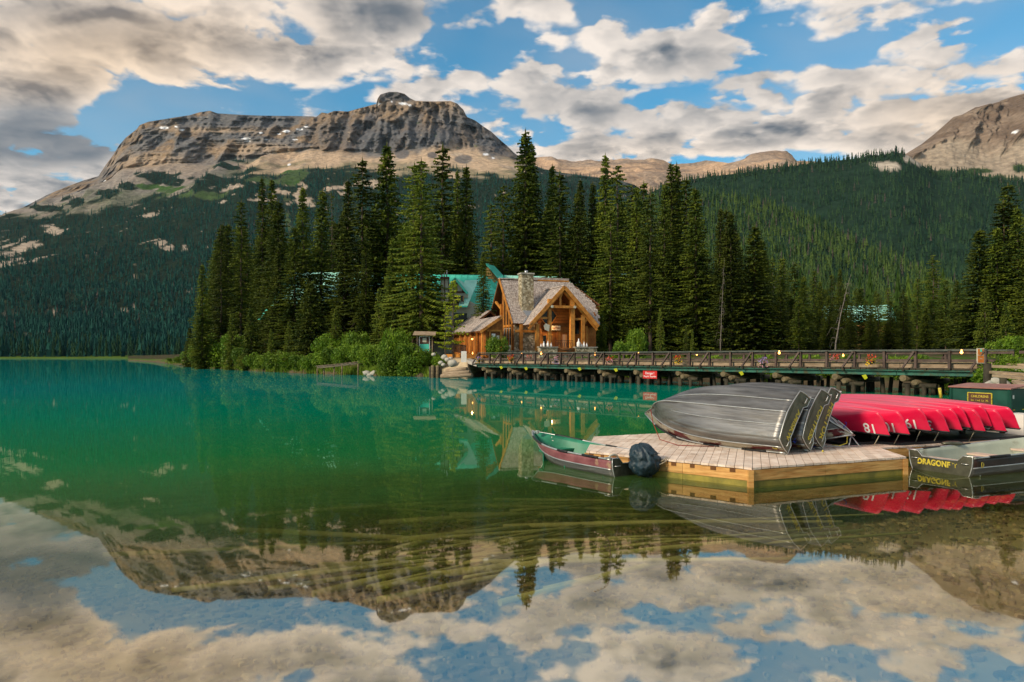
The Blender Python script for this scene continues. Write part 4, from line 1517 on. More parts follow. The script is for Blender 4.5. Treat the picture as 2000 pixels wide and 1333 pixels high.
def roof_plane(parent, pts, m, thick=.22, name='roof', shakes=None, course=.27, wid=.32, seed=0):
    """slab through the 3-D polygon pts; shakes laid on it in courses as real pieces"""
    pts = [Vector(p) for p in pts]
    n = (pts[1] - pts[0]).cross(pts[2] - pts[0]).normalized()
    if n.z < 0:
        n = -n
    b = MB().prism([p - n * thick for p in pts], n * thick)
    slab = b.build(name, m, parent, world=True)
    if shakes is None:
        return slab
    r_ = random.Random(seed)
    ex = Vector((0, 0, 1)).cross(n).normalized()       # along the eave
    ey = n.cross(ex).normalized()                      # up the slope
    if ey.z < 0:
        ey = -ey
    o0 = pts[0]
    p2 = [((p - o0).dot(ex), (p - o0).dot(ey)) for p in pts]
    x0, x1 = min(q[0] for q in p2), max(q[0] for q in p2)
    y0, y1 = min(q[1] for q in p2), max(q[1] for q in p2)
    sb = MB()
    y = y0
    while y < y1:
        x = x0 - r_.uniform(0, wid)
        while x < x1:
            w_ = wid * r_.uniform(.6, 1.25)
            if poly_in((x + w_ / 2, y + course * .5), p2):
                h = r_.uniform(.03, .055)
                g = .012
                dy = r_.uniform(-.03, .03)
                q = [(x + g, y + dy, h), (x + w_ - g, y + dy, h), (x + w_ - g, y + course * 1.15, .008), (x + g, y + course * 1.15, .008)]
                top = [o0 + ex * a + ey * c + n * d for a, c, d in q]
                bot = [o0 + ex * a + ey * c - n * .01 for a, c, d in q[:2]]
                sb.add(top + bot, [(0, 1, 2, 3), (4, 5, 1, 0)])
            x += w_
        y += course
    sh = sb.build('shake_courses', shakes, parent, world=True)
    sh['kind'] = 'stuff'
    return slab


lodge = empty('shingled_lodge', tuple(HP(5, 3, 2.0)), 'large log and stone lodge with steep grey shake roof and timber porch gable', 'lodge')
RZ, EZ = 11.97, 6.16
# main roof: front slope (left of and above the porch roof), rear slope, right hip
front = [HP(0, 0, RZ), HP(9.4, 0, RZ), HP(12.0, 2.73, 8.8), HP(11.5, 5.0, EZ), HP(9.85, 5.0, EZ), HP(5.6, 1.3, RZ - 1.162 * 1.3), HP(1.35, 5.0, EZ), HP(0, 5.0, EZ)]
roof_plane(lodge, front, MT['soffit'], shakes=MT['shake'], seed=1)
rear = [HP(0, 0, RZ), HP(9.4, 0, RZ), HP(12.0, -2.73, 8.8), HP(11.5, -5.0, EZ), HP(0, -5.0, EZ)]
roof_plane(lodge, rear, MT['soffit'])
roof_plane(lodge, [HP(9.4, 0, RZ), HP(12.6, 2.73, 8.8), HP(12.6, -2.73, 8.8)], MT['soffit'], shakes=MT['shake'], seed=2, thick=.15)
cap = MB().beam(HP(-.1, 0, RZ + .04), HP(5.0, 0, RZ + .04), .5, .14)
cap.beam(HP(3.6, -.5, RZ + .22), HP(9.5, -.5, RZ + .22), .8, .3)
cap.build('ridge_cap', MT['shake'], lodge, world=True)
MB().beam(HP(3.7, .02, RZ - .02), HP(9.4, .02, RZ - .02), .12, .2).build('ridge_board', MT['log'], lodge, world=True)
# porch roof
PG, PZ, PEZ = 5.6, 10.55, 5.95
pq = 7.5
lslope = [HP(PG, pq, PZ), HP(PG, 1.2, PZ), HP(PG - 4.35, 5.0, EZ - .25), HP(PG - 4.35, pq, PEZ)]
rslope = [HP(PG, pq, PZ), HP(PG, 1.2, PZ), HP(PG + 4.35, 5.0, EZ - .25), HP(PG + 4.35, pq, PEZ)]
roof_plane(lodge, [lslope[0], lslope[1], HP(PG - 4.35, 4.9, PEZ), lslope[3]], MT['soffit'], shakes=MT['shake'], seed=3)
roof_plane(lodge, [rslope[0], rslope[1], HP(PG + 4.35, 4.9, PEZ), rslope[3]], MT['soffit'], shakes=MT['shake'], seed=4)
MB().beam(HP(PG, pq + .05, PZ + .05), HP(PG, 1.2, PZ + .05), .3, .12).build('ridge_cap', MT['shake'], lodge, world=True)
MB().beam(HP(PG - 4.3, 5.03, EZ + .05), HP(PG - .1, 1.3, PZ - .1), .25, .05).build('valley_flashing', MT['steel'], lodge, world=True)
# barge boards
for a, b_ in ((HP(PG, pq + .06, PZ - .14), HP(PG - 4.4, pq + .06, PEZ - .17)), (HP(PG, pq + .06, PZ - .14), HP(PG + 4.4, pq + .06, PEZ - .17))):
    MB().beam(a, b_, .12, .42).build('barge_board', MT['log'], lodge, world=True)
    q = HV * .09
    MB().beam(a - q * 4 - Vector((0, 0, .4)), b_ - q * 4 - Vector((0, 0, .36)), .2, .24).build('rafter', MT['log'], lodge, world=True)
for sgn in (1, -1):
    MB().beam(HP(-.06, 0, RZ - .1), HP(-.06, sgn * 5.05, EZ - .1), .12, .3).build('barge_board', MT['soffit' if sgn < 0 else 'log'], lodge, world=True)
    MB().beam(HP(1.2, 0, RZ - .55), HP(1.2, sgn * 5.0, EZ - .5), .24, .26).build('rafter', MT['log'], lodge, world=True)
# left gable wall (set in under the deep overhang) with tall windows
GS = .35


def zr(q):
    return RZ - 1.16 * abs(q) - .35


gw = [HP(GS, 0, 2.0), HP(GS, 4.2, 2.0), HP(GS, 4.2, zr(4.2)), HP(GS, 0, zr(0))]
MB().prism([HP(2.2, -3.9, 2.0), HP(2.2, 0, 2.0), HP(2.2, 0, zr(0)), HP(2.2, -3.9, zr(3.9))], HU * .2).build('wall', MT['soffit'], lodge, world=True)
MB().prism([HP(GS, 0, 2.0), HP(2.2, 0, 2.0), HP(2.2, 0, zr(0) - .1), HP(GS, 0, zr(0) - .1)], HV * -.15).build('wall', MT['soffit'], lodge, world=True)
MB().prism(gw, HU * .2).build('wall', MT['wall_wood'], lodge, world=True)
for qa, qb in ((.9, 1.75), (1.95, 2.8), (3.0, 3.85)):
    zt = zr(qb) - .35
    MB().prism([HP(GS - .05, qa, 6.1), HP(GS - .05, qb, 6.1), HP(GS - .05, qb, zt), HP(GS - .05, qa, zr(qa) - .35 if qa > 1 else zr(qa) - .9)], HU * .04).build('window', MT['glass_dark'], lodge, world=True)
    wf = MB()
    for q_ in (qa - .08, qb + .08):
        wf.beam(HP(GS - .12, q_, 2.4), HP(GS - .12, q_, zr(q_) - .1), .14, .14)
    wf.beam(HP(GS - .12, qa, 5.95), HP(GS - .12, qb, 5.95), .14, .26)
    wf.beam(HP(GS - .12, qa, 3.3), HP(GS - .12, qb, 3.3), .14, .16)
    wf.build('window_frame', MT['log'], lodge, world=True)
    w_ = MB().prism([HP(GS - .05, qa + .05, 3.5), HP(GS - .05, qb - .05, 3.5), HP(GS - .05, qb - .05, 5.7), HP(GS - .05, qa + .05, 5.7)], HU * .04).build('window', MT['glass_dark'], lodge, world=True)
    sa = MB()
    for q_ in (qa + .08, qb - .08):
        sa.beam(HP(GS - .09, q_, 3.5), HP(GS - .09, q_, 5.7), .06, .05)
    for z_ in (3.55, 4.55, 5.65):
        sa.beam(HP(GS - .09, qa + .08, z_), HP(GS - .09, qb - .08, z_), .06, .05)
    sa.build('sash', MT['cream'], lodge, world=True)
br = MB()
br.beam(HP(.1, -1.9, 9.2), HP(GS, .1, 8.0), .25, .25)
br.beam(HP(GS - .14, .05, 2.2), HP(GS - .14, .05, 8.8), .3, .26, up=HV)
br.build('brace', MT['log'], lodge, world=True)
# stone front wall under the main eave, with log posts
sw = MB()
sw.prism([HP(GS + .05, 4.21, 2.0), HP(GS + 1.0, 4.21, 2.0), HP(GS + 1.0, 4.21, EZ + .4), HP(GS + .05, 4.21, EZ + .4)], HV * .25)
sw.build('stone_wall', MT['stone'], lodge, world=True)
MB().prism([HP(1.3, 4.35, 2.0), HP(3.25, 4.35, 2.0), HP(3.25, 4.35, EZ + .2), HP(1.3, 4.35, EZ + .2)], HV * .5).build('stone_wall', MT['stone'], lodge, world=True)
for s_ in (1.08,):
    MB().beam(HP(s_, 4.9, 2.0), HP(s_, 4.9, EZ - .1), .36, .36, up=HV).build('post', MT['log'], lodge, world=True)
MB().beam(HP(GS, 4.9, 5.25), HP(3.3, 5.0, 5.25), .2, .3).build('beam', MT['log'], lodge, world=True)
# rear walls so that the house is a whole
MB().prism([HP(GS + .2, -3.9, 2.0), HP(11.2, -3.9, 2.0), HP(11.2, 4.1, 2.0), HP(5.1, 4.1, 2.0), HP(GS + .2, 4.1, 2.0)], (0, 0, 3.9)).build('wall', MT['wall_wood'], lodge, world=True)
MB().prism([HP(11.2, -3.9, 2.0), HP(11.2, 4.1, 2.0), HP(11.2, 4.1, 7.4), HP(11.2, 2.0, 9.2), HP(11.2, -2.0, 9.2), HP(11.2, -3.9, 7.4)], HU * .15).build('wall', MT['wall_wood'], lodge, world=True)
bk = MB()
bk.beam(HP(11.2, 2.2, 8.3), HP(12.7, 2.2, 8.3), .2, .25)
bk.beam(HP(12.4, 2.2, 7.9), HP(12.4, 2.2, 8.7), .2, .2)
bk.beam(HP(12.5, 2.6, 8.45), HP(12.5, -2.6, 8.45), .15, .2)
bk.build('bracket', MT['log'], lodge, world=True)
# porch back wall: horizontal siding boards, each a part
PB = 4.6
for i in range(22):
    z0_ = 2.3 + i * .36
    lim = 4.2 if z0_ < 5.7 else max(.1, (PZ - .6 - z0_) / (PZ - PEZ) * 4.3)
    if lim < .4:
        break
    b_ = MB().beam(HP(PG - min(lim, 2.3), PB + .02 * (i % 2), z0_ + .17), HP(PG + lim, PB + .02 * (i % 2), z0_ + .17), .12, .335)
    b_.build('siding_board', MT['wall_wood'], lodge, world=True)
for s0, s1 in ((PG - 2.35, PG - 1.9), (PG + .1, PG + .8), (PG + 2.9, PG + 3.5), (PG + 3.6, PG + 4.2)):
    k = 0
    x_ = s0
    while x_ < s1:
        MB().beam(HP(x_ + .14, PB + .14 + .02 * (k % 2), 2.3), HP(x_ + .14, PB + .14 + .02 * (k % 2), 5.6), .27, .05, up=HV).build('wall_board', MT['log' if k % 2 else 'wall_wood'], lodge, world=True)
        x_ += .29
        k += 1
# diamond window, side window, door
dz = 7.1
dm = [HP(PG - .95, PB + .16, dz - 1.45), HP(PG + .15, PB + .16, dz + .1), HP(PG - .95, PB + .16, dz + 1.5), HP(PG - 1.9, PB + .16, dz + 1.5), HP(PG - 1.9, PB + .16, dz - .3)]
MB().prism(dm, HV * .04).build('window', MT['glass_dark'], lodge, world=True)
fr = MB()
for i in range(len(dm)):
    fr.beam(dm[i] + HV * .05, dm[(i + 1) % len(dm)] + HV * .05, .12, .12)
fr.build('window_frame', MT['log'], lodge, world=True)
MB().prism([HP(PG + 1.75, PB + .16, 5.0), HP(PG + 3.1, PB + .16, 5.0), HP(PG + 3.1, PB + .16, 6.6), HP(PG + 1.75, PB + .16, 6.6)], HV * .04).build('window', MT['glass_dark'], lodge, world=True)
door = MB().prism([HP(PG - 1.75, PB + .2, 2.3), HP(PG - .35, PB + .2, 2.3), HP(PG - .35, PB + .2, 4.95), HP(PG - 1.75, PB + .2, 4.95)], HV * .08).build('door', MT['log'], lodge, world=True)
MB().prism([HP(PG - 1.68, PB + .29, 3.4), HP(PG - 1.3, PB + .29, 3.4), HP(PG - 1.3, PB + .29, 4.75), HP(PG - 1.68, PB + .29, 4.75)], HV * .02).build('pane', MT['glass_dark'], lodge, world=True)
MB().prism([HP(PG - 1.1, PB + .29, 3.4), HP(PG - .5, PB + .29, 3.4), HP(PG - .5, PB + .29, 4.75), HP(PG - 1.1, PB + .29, 4.75)], HV * .02).build('pane', MT['glass_dark'], lodge, world=True)
MB().prism([HP(PG + .9, PB + .18, 2.4), HP(PG + 1.5, PB + .18, 2.4), HP(PG + 1.5, PB + .18, 4.9), HP(PG + .9, PB + .18, 4.9)], HV * .04).build('window', MT['glass_warm'], lodge, world=True)
# porch timbers
PF = 7.1


def pm(s, z0_, z1_, r=.2, q=PF):
    MB().beam(HP(PG + s, q, z0_), HP(PG + s, q, z1_), r * 2, r * 2, up=HV).build('post', MT['log'], lodge, world=True)


pm(-1.75, 2.9, 9.0)
pm(1.15, 2.9, 8.9, .26)
pm(2.55, 2.9, 7.2)
pm(-3.3, 2.9, 6.0)
pm(3.35, 2.9, 5.9, .14, 6.4)
pm(3.75, 2.9, 5.9, .12, 5.6)


def pb(a, b_, w_=.26, name='beam', q=PF):
    MB().beam(HP(PG + a[0], q, a[1]), HP(PG + b_[0], q, b_[1]), w_, w_).build(name, MT['log'], lodge, world=True)


pb((-1.65, 8.08), (1.25, 8.08), .30, q=PF + .35)
pb((-.35, 8.2), (-.35, 9.4), .24, 'king_post')
pb((-.35, 9.3), (.0, 10.0), .2, 'brace')
pb((.0, 10.0), (1.35, 8.5), .22, 'brace')
pb((-3.1, 6.75), (-1.8, 6.75), .24)
pb((1.3, 6.7), (2.7, 6.7), .24)
pb((1.1, 7.9), (1.75, 8.9), .26, 'brace')
pb((2.55, 5.9), (3.2, 7.0), .24, 'brace')
pb((-1.8, 8.0), (-1.15, 8.9), .22, 'brace')
for s_ in (-1.6, 1.3):
    MB().tube([HP(PG + s_, PF + .3, 8.08), HP(PG + s_, PF + .56, 8.08)], .17, 8).build('beam_end', MT['cream'], lodge, world=True)
# stone parapets with caps, terrace
for s0, s1 in ((-3.6, -1.35), (.95, 3.7)):
    MB().prism([HP(PG + s0, 8.1, 1.2), HP(PG + s1, 8.1, 1.2), HP(PG + s1, 8.1, 3.25), HP(PG + s0, 8.1, 3.25)], HV * .5).build('parapet', MT['stone'], lodge, world=True)
    MB().prism([HP(PG + s0 - .08, 8.02, 3.26), HP(PG + s1 + .08, 8.02, 3.26), HP(PG + s1 + .08, 8.68, 3.26), HP(PG + s0 - .08, 8.68, 3.26)], (0, 0, .1)).build('coping', MT['boulder'], lodge, world=True)
MB().prism([HP(PG - 4.6, 4.9, 1.0), HP(PG + 4.2, 4.9, 1.0), HP(PG + 4.2, 8.1, 1.0), HP(PG - 4.6, 8.1, 1.0)], (0, 0, 1.35)).build('terrace', MT['stone'], lodge, world=True)
MB().prism([HP(PG - 6.6, 4.9, 1.0), HP(PG - 3.6, 4.9, 1.0), HP(PG - 3.6, 7.4, 1.0), HP(PG - 6.6, 7.4, 1.0)], (0, 0, 1.9)).build('terrace', MT['stone'], lodge, world=True)
MB().tube([HP(PG - 1.35, 8.3, 3.0), HP(PG + .95, 8.3, 3.0)], .2, 8).build('log_rail', MT['soffit'], lodge, world=True)
ir = MB()
for i in range(9):
    s_ = -1.3 + i * .27
    ir.beam(HP(PG + s_, 8.0, 3.1), HP(PG + s_, 8.0, 4.1), .03, .03)
    if i < 8:
        c_ = [HP(PG + s_ + .135 + .11 * math.cos(t), 8.0, 3.6 + .3 * math.sin(t)) for t in [k * math.pi / 4 for k in range(9)]]
        ir.tube(c_, .014, 4, cap=False)
for z_ in (3.2, 4.1):
    ir.beam(HP(PG - 1.3, 8.0, z_), HP(PG + .86, 8.0, z_), .04, .04)
ir.build('iron_balustrade', MT['iron'], lodge, world=True)
ir = MB()
for i in range(12):
    s_ = -8.2 + i * .22
    ir.beam(HP(PG + s_, 7.9, 1.6), HP(PG + s_, 7.9, 2.8), .03, .03)
for z_ in (1.8, 2.8):
    ir.beam(HP(PG - 8.2, 7.9, z_), HP(PG - 5.75, 7.9, z_), .04, .04)
ir.build('iron_balustrade', MT['iron'], lodge, world=True)
# chimney
c0 = HP(2.35, 3.1, 0)
ch = MB()
z0_, z1_ = 7.2, 12.25
q0 = [HP(1.6, 2.5, z0_), HP(3.15, 2.5, z0_), HP(3.15, 3.7, z0_), HP(1.6, 3.7, z0_)]
ch.prism(q0, (0, 0, z1_ - z0_))
chim = ch.build('chimney', MT['stone'], lodge, world=True)
MB().prism([HP(1.5, 2.4, z1_), HP(3.25, 2.4, z1_), HP(3.25, 3.8, z1_), HP(1.5, 3.8, z1_)], (0, 0, .16)).build('chimney_cap', MT['boulder'], lodge, world=True)
MB().tube([HP(2.4, 3.1, z1_ + .1), HP(2.4, 3.1, z1_ + .5)], .22, 8).build('flue', MT['steel'], lodge, world=True)
MB().prism([HP(1.75, 3.72, 7.75), HP(3.4, 3.72, 7.75), HP(3.4, 4.3, 7.12), HP(2.0, 4.3, 7.12)], (0, 0, .06)).build('flashing', MT['steel'], lodge, world=True)
# signs on the porch wall
for nm, s0, s1, z0_, z1_, lab in (('sign', -1.45, .45, 5.4, 5.95, 'long carved wooden name board above the lodge door'),):
    e_ = MB().prism([HP(PG + s0, 5.2, z0_), HP(PG + s1, 5.2, z0_), HP(PG + s1, 5.2, z1_), HP(PG + s0, 5.2, z1_)], HV * .06)
    e_.add([HP(PG + s0, 5.27, z1_ - .02), HP(PG + s0 + .7, 5.27, z1_ - .02), HP(PG + s0 + .6, 5.27, z1_ + .3), HP(PG + s0 + .2, 5.27, z1_ + .35)], [(0, 1, 2, 3)])
    o = e_.build('name_board', MT['cream'])
    tag(o, lab, 'sign')
    lt = lettering('Trading Post', .32, MT['wall_wood'], None, HP(PG + (s0 + s1) / 2, 5.29, (z0_ + z1_) / 2), HU, (0, 0, 1), depth=.02)
    lt.parent = o
o = MB().prism([HP(PG - 2.45, 7.4, 5.35), HP(PG - 1.95, 7.4, 5.15), HP(PG - 1.85, 7.4, 5.9), HP(PG - 2.35, 7.4, 6.1), HP(PG - 2.6, 7.4, 5.8)], HV * .05).build('shield_sign', MT['cream'])
tag(o, 'small cream shield shaped sign hung left of the porch post', 'sign')
# lamps
for loc, lab in ((HP(PG - .95, 5.6, 5.62), 'glowing lamp over the lodge name board'), (Vector((-3.1, 82.6, 4.55)), 'glowing wall lamp by the side door of the lodge wing'), (Vector((-4.55, 81.9, 4.2)), 'glowing lamp under the eave of the lodge wing'),
                 ):
    l_ = MB().ball((0, 0, 0), .09, 8, 6).build('wall_lamp', MT['bulb'])
    l_.location = loc
    tag(l_, lab, 'lamp')
    pl_ = bpy.data.lights.new('lamp_light', 'POINT')
    pl_.energy = 60 if 'board' in lab else 25
    pl_.color = (1.0, .55, .22)
    pl_.shadow_soft_size = .1
    plo = bpy.data.objects.new('lamp_light', pl_)
    COL.objects.link(plo)
    plo.location = Vector(loc) + (HV * .25 if 'board' in lab else Vector((0, -.25, 0)))
# white bottles on the parapets
k = 0
for s_, h_, lab in ((-3.3, .35, 'small white bottle, leftmost of the four on the left porch wall'), (-2.95, .6, 'larger white bottle, second of the four on the left porch wall'), (-2.45, .65, 'tallest white bottle of the four on the left porch wall'), (-2.05, .45, 'white bottle nearest the steps on the left porch wall'),
                    (1.45, .95, 'biggest white bottle, on the right porch wall'), (1.85, .4, 'smallest white bottle, beside the biggest on the right porch wall'), (2.15, .6, 'middle sized white bottle on the right porch wall'), (2.5, .45, 'rightmost white bottle on the right porch wall')):
    b_ = MB().tube([(0, 0, 0), (0, 0, h_ * .1), (0, 0, h_ * .5), (0, 0, h_ * .72), (0, 0, h_)], [h_ * .2, h_ * .24, h_ * .24, h_ * .08, h_ * .06], 10).build('bottle', MT['white'])
    b_.location = HP(PG + s_, 8.35, 3.365)
    tag(b_, lab, 'bottle', 'white bottles on the porch walls')

# lodge wing (lower gable running back from the left gable)
AE = Vector((-3.5, 80, 0))


def AP(k_, m_, z):
    p = AE + HU * k_ - HV * m_
    return Vector((p.x, p.y, z))


EA, SLA = 5.1, .702
wing = empty('lodge_wing', tuple(AP(2, 6, 2.0)), 'low shake roofed wing with brown siding and railed ramp, left of the main lodge', 'lodge wing')
MTs = MT['shake']
roof_plane(wing, [AP(0, 0, EA), AP(2.5, 0, EA + 2.5 * SLA), AP(2.5, 9.0, EA + 2.5 * SLA), AP(4.1, 9.6, EA + 4.1 * SLA), AP(4.1, 17, EA + 4.1 * SLA), AP(0, 17, EA)], MT['soffit'], shakes=MTs, seed=7)
roof_plane(wing, [AP(4.1, 9.6, EA + 4.1 * SLA), AP(4.1, 17, EA + 4.1 * SLA), AP(8.2, 17, EA), AP(8.2, 10, EA)], MT['soffit'], shakes=MTs, seed=8)
MB().beam(AP(-.05, -.05, EA - .14), AP(2.55, -.05, EA + 2.5 * SLA - .14), .12, .3).build('barge_board', MT['log'], wing, world=True)
for i in range(36):
    MB().beam(AP(.05, .3 + i * .45, EA - .12), AP(.7, .3 + i * .45, EA + .3), .1, .14).build('rafter_end', MT['soffit'], wing, world=True)
for i in range(30):
    MB().beam(AP(.72 + .02 * (i % 2), .65 + i * .5, 2.2), AP(.72 + .02 * (i % 2), .65 + i * .5, EA + .2), .48, .08, up=HU).build('wall_board', MT['wall_wood'], wing, world=True)
for i in range(5):
    MB().beam(AP(.45, .8 + i * 2.4, 2.2), AP(.45, .8 + i * 2.4, EA + .1), .2, .2, up=HU).build('post', MT['log'], wing, world=True)
MB().prism([AP(.8, .9, 2.0), AP(2.9, .9, 2.0), AP(2.9, .9, EA + 1.55), AP(2.4, .9, EA + 1.45), AP(.8, .9, EA + .3)], -HV * .2).build('wall', MT['wall_wood'], wing, world=True)
fs_ = MB()
for k_ in (1.3, 2.6):
    fs_.beam(AP(k_, .75, 2.2), AP(k_, .75, 5.2), .16, .16, up=HV)
fs_.beam(AP(.9, .75, 5.15), AP(2.8, .75, 5.15), .16, .2)
fs_.build('door_frame', MT['log'], wing, world=True)
d_ = MB().prism([AP(1.42, .8, 2.2), AP(2.5, .8, 2.2), AP(2.5, .8, 4.95), AP(1.42, .8, 4.95)], HV * .06).build('door', MT['soffit'], wing, world=True)
for k0, k1, z0_, z1_, m_ in ((1.5, 1.95, 3.55, 4.8, 'white'), (2.1, 2.4, 3.9, 4.6, 'cream')):
    MB().prism([AP(k0, .7, z0_), AP(k1, .7, z0_), AP(k1, .7, z1_), AP(k0, .7, z1_)], HV * .02).build('notice', MT[m_], d_, world=True)
pr_ = MB()
for i in range(26):
    p = AP(-1.4, 1.2 + i * .3, 0)
    zz = 2.45 + .02 * i
    pr_.beam((p.x, p.y, zz), (p.x, p.y, zz + .95), .06, .06)
pr_.beam(AP(-1.4, 1.1, 3.4), AP(-1.4, 9, 3.9), .1, .1)
pr_.build('ramp_balusters', MT['iron'], wing, world=True)
MB().prism([AP(-1.5, .8, 2.0), AP(.5, .8, 2.0), AP(.5, 10, 2.0), AP(-1.5, 10, 2.0)], (0, 0, .5)).build('ramp', MT['log'], wing, world=True)
for k_ in (1.0, 2.3):
    MB().prism([AP(k_, -.8, 2.0), AP(k_ + .8, -.8, 2.0), AP(k_ + .8, -.8, 3.5), AP(k_, -.8, 3.5)], HV * .6).build('stone_pier', MT['stone'], wing, world=True)


# ------------------------------------------------------------------ teal roofed buildings
def gable_house(name, label, cx, cy, zb, L_, W_, eave, ridge_z, ang, roofm, wallm, over=.8, dormers=(), chimney=None, gablem=None, cat='building', seams=True, wins=()):
    """L_ along the ridge; ang turns it; local x = ridge direction, local -y faces the camera"""
    h = empty(name, (cx, cy, zb), label, cat)
    h.rotation_euler = (0, 0, ang)
    e, rz, hw, hl = eave - zb, ridge_z - zb, W_ / 2, L_ / 2
    MB().box(-hl, hl, -hw, hw, -1.5, e + .1).build('wall', MT[wallm], h)
    k = (rz - e) / (hw + over)
    zin = rz - k * hw
    for sx in (-1, 1):
        MB().add([(sx * (hl + .01), -hw, e), (sx * (hl + .01), hw, e), (sx * (hl + .01), hw, zin - .1), (sx * (hl + .01), 0, rz - .1), (sx * (hl + .01), -hw, zin - .1),
                  (sx * (hl - .2), -hw, e), (sx * (hl - .2), hw, e), (sx * (hl - .2), hw, zin - .1), (sx * (hl - .2), 0, rz - .1), (sx * (hl - .2), -hw, zin - .1)],
                 [(0, 1, 2, 3, 4), (9, 8, 7, 6, 5), (0, 4, 9, 5), (1, 6, 7, 2), (2, 7, 8, 3), (3, 8, 9, 4)]).build('gable_wall', MT[gablem or wallm], h)
    for sy in (-1, 1):
        a = [Vector((-hl - over, 0, rz)), Vector((hl + over, 0, rz)), Vector((hl + over, sy * (hw + over), e)), Vector((-hl - over, sy * (hw + over), e))]
        n = Vector((0, sy * k, 1)).normalized()
        rf = MB().prism(a, -n * .16).build('roof', MT[roofm], h)
        if seams and sy < 0:
            x = -hl - over + .25
            while x < hl + over:
                p0, p1 = Vector((x, 0, rz)) + n * .025, Vector((x, sy * (hw + over), e)) + n * .025
                MB().beam(p0, p1, .05, .06).build('roof_seam', MT[roofm], h)
                x += .9
        MB().beam((-hl - over, sy * (hw + over + .03), e - .08), (hl + over, sy * (hw + over + .03), e - .08), .06, .26).build('gutter', MT['teal'], h)
    for sx in (-1, 1):
        for sy in (-1, 1):
            MB().beam((sx * (hl + over + .03), 0, rz - .06), (sx * (hl + over + .03), sy * (hw + over), e - .06), .07, .3).build('barge_board', MT['teal'], h)
    for x, y, w_, z0_, z1_ in wins:
        wn_ = MB().box(x - w_ / 2, x + w_ / 2, y - .07, y - .02, z0_, z1_).build('window', MT['glass_dark'], h)
        f_ = MB()
        for q in (x - w_ / 2 - .05, x + w_ / 2 + .05, x):
            f_.box(q - .05, q + .05, y - .12, y - .075, z0_ - .1, z1_ + .1)
        for q in (z0_ - .08, z1_ + .08):
            f_.box(x - w_ / 2 - .1, x + w_ / 2 + .1, y - .13, y - .08, q - .06, q + .06)
        f_.build('window_frame', MT['brown_trim'], wn_)
    return h


# main one, behind the lodge wing: long roof seen from the front, dormer gable, chimney box, wood-shingled end
def at(px, py, D):
    return PX(px, py, D)


g1 = gable_house('teal_roofed_lodge', 'cream sided lodge with bright teal metal roof and half timbered dormer, behind the lodge wing', -9.0, 104, 3.2, 13.5, 8.0, 8.6, 14.1, R(8), 'teal', 'siding', over=.9,
                 wins=((4.6, -4.0, 1.0, 1.0, 2.4), (-1.2, -4.0, 1.4, 1.0, 2.6)))
dg_ = at(897, 545, 97)
dd0 = MB()


def GP(px, py, D):
    return at(px, py, D)


dw = MB().prism([GP(872, 582, 96.5), GP(914, 582, 96.5), GP(914, 575, 96.5), GP(893, 549, 96.5), GP(872, 575, 96.5)], (0, 3.5, 0)).build('dormer_wall', MT['siding'], None)
dormer = empty('teal_roofed_annex', tuple(GP(900, 690, 97)), 'half timbered front gable with pale teal roof beside the white chimney box', 'building')
dw.parent = dormer
dw.matrix_parent_inverse = Matrix.Translation(-dormer.location)


def dpart(b, name, m):
    return b.build(name, MT[m], dormer, world=True)


dpart(MB().prism([GP(871, 690, 97), GP(933, 690, 97), GP(933, 597, 97), GP(912, 585, 97), GP(871, 597, 97)], (0, 5, 0)), 'wall', 'siding')
n_ = Vector((0, 0, -.14))
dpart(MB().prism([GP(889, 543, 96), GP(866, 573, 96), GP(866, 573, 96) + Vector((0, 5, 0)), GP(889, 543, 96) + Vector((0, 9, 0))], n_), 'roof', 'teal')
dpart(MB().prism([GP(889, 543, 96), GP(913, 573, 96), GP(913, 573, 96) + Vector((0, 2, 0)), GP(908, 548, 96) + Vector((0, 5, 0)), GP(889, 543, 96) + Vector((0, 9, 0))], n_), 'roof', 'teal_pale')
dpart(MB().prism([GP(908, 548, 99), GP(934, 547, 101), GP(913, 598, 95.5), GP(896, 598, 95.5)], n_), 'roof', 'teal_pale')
dpart(MB().beam(GP(889, 544, 95.9), GP(913, 574, 95.9), .1, .3), 'barge_board', 'teal')
dpart(MB().beam(GP(889, 544, 95.9), GP(866, 574, 95.9), .1, .3), 'barge_board', 'teal')
dpart(MB().beam(GP(896, 599, 95.4), GP(913, 599, 95.4), .1, .2), 'gutter', 'teal')
hf = MB()
for px in (881, 892, 904):
    hf.beam(GP(px, 571, 96.4), GP(px, 553 if px == 892 else 563, 96.4), .16, .12)
hf.beam(GP(870, 571, 96.4), GP(912, 571, 96.4), .12, .25)
dpart(hf, 'half_timbering', 'brown_trim')
wd_ = dpart(MB().prism([GP(874, 592, 96.3), GP(905, 592, 96.3), GP(905, 578, 96.3), GP(874, 578, 96.3)], (0, .1, 0)), 'window', 'glass_dark')
f_ = MB()
for px in (874, 884, 894, 905):
    f_.beam(GP(px, 592, 96.2), GP(px, 578, 96.2), .12, .08)
dpart(f_, 'window_frame', 'shingle_wall')
f_ = MB()
for i in range(14):
    f_.beam(GP(871 + i * 2.6, 598, 95.9), GP(871 + i * 2.6, 589, 95.9), .06, .06)
f_.beam(GP(870, 589, 95.9), GP(906, 589, 95.9), .1, .1)
f_.beam(GP(870, 599, 95.9), GP(906, 599, 95.9), .1, .12)
dpart(f_, 'balcony_railing', 'brown_trim')
dpart(MB().prism([GP(886, 640, 96.8), GP(912, 640, 96.8), GP(912, 612, 96.8), GP(886, 612, 96.8)], (0, .1, 0)), 'window', 'glass_dark')
dpart(MB().prism([GP(861, 592, 95), GP(876.5, 592, 95), GP(876.5, 545, 95), GP(861, 545, 95)], (0, 1.2, 0)), 'chimney', 'siding')
cf = MB()
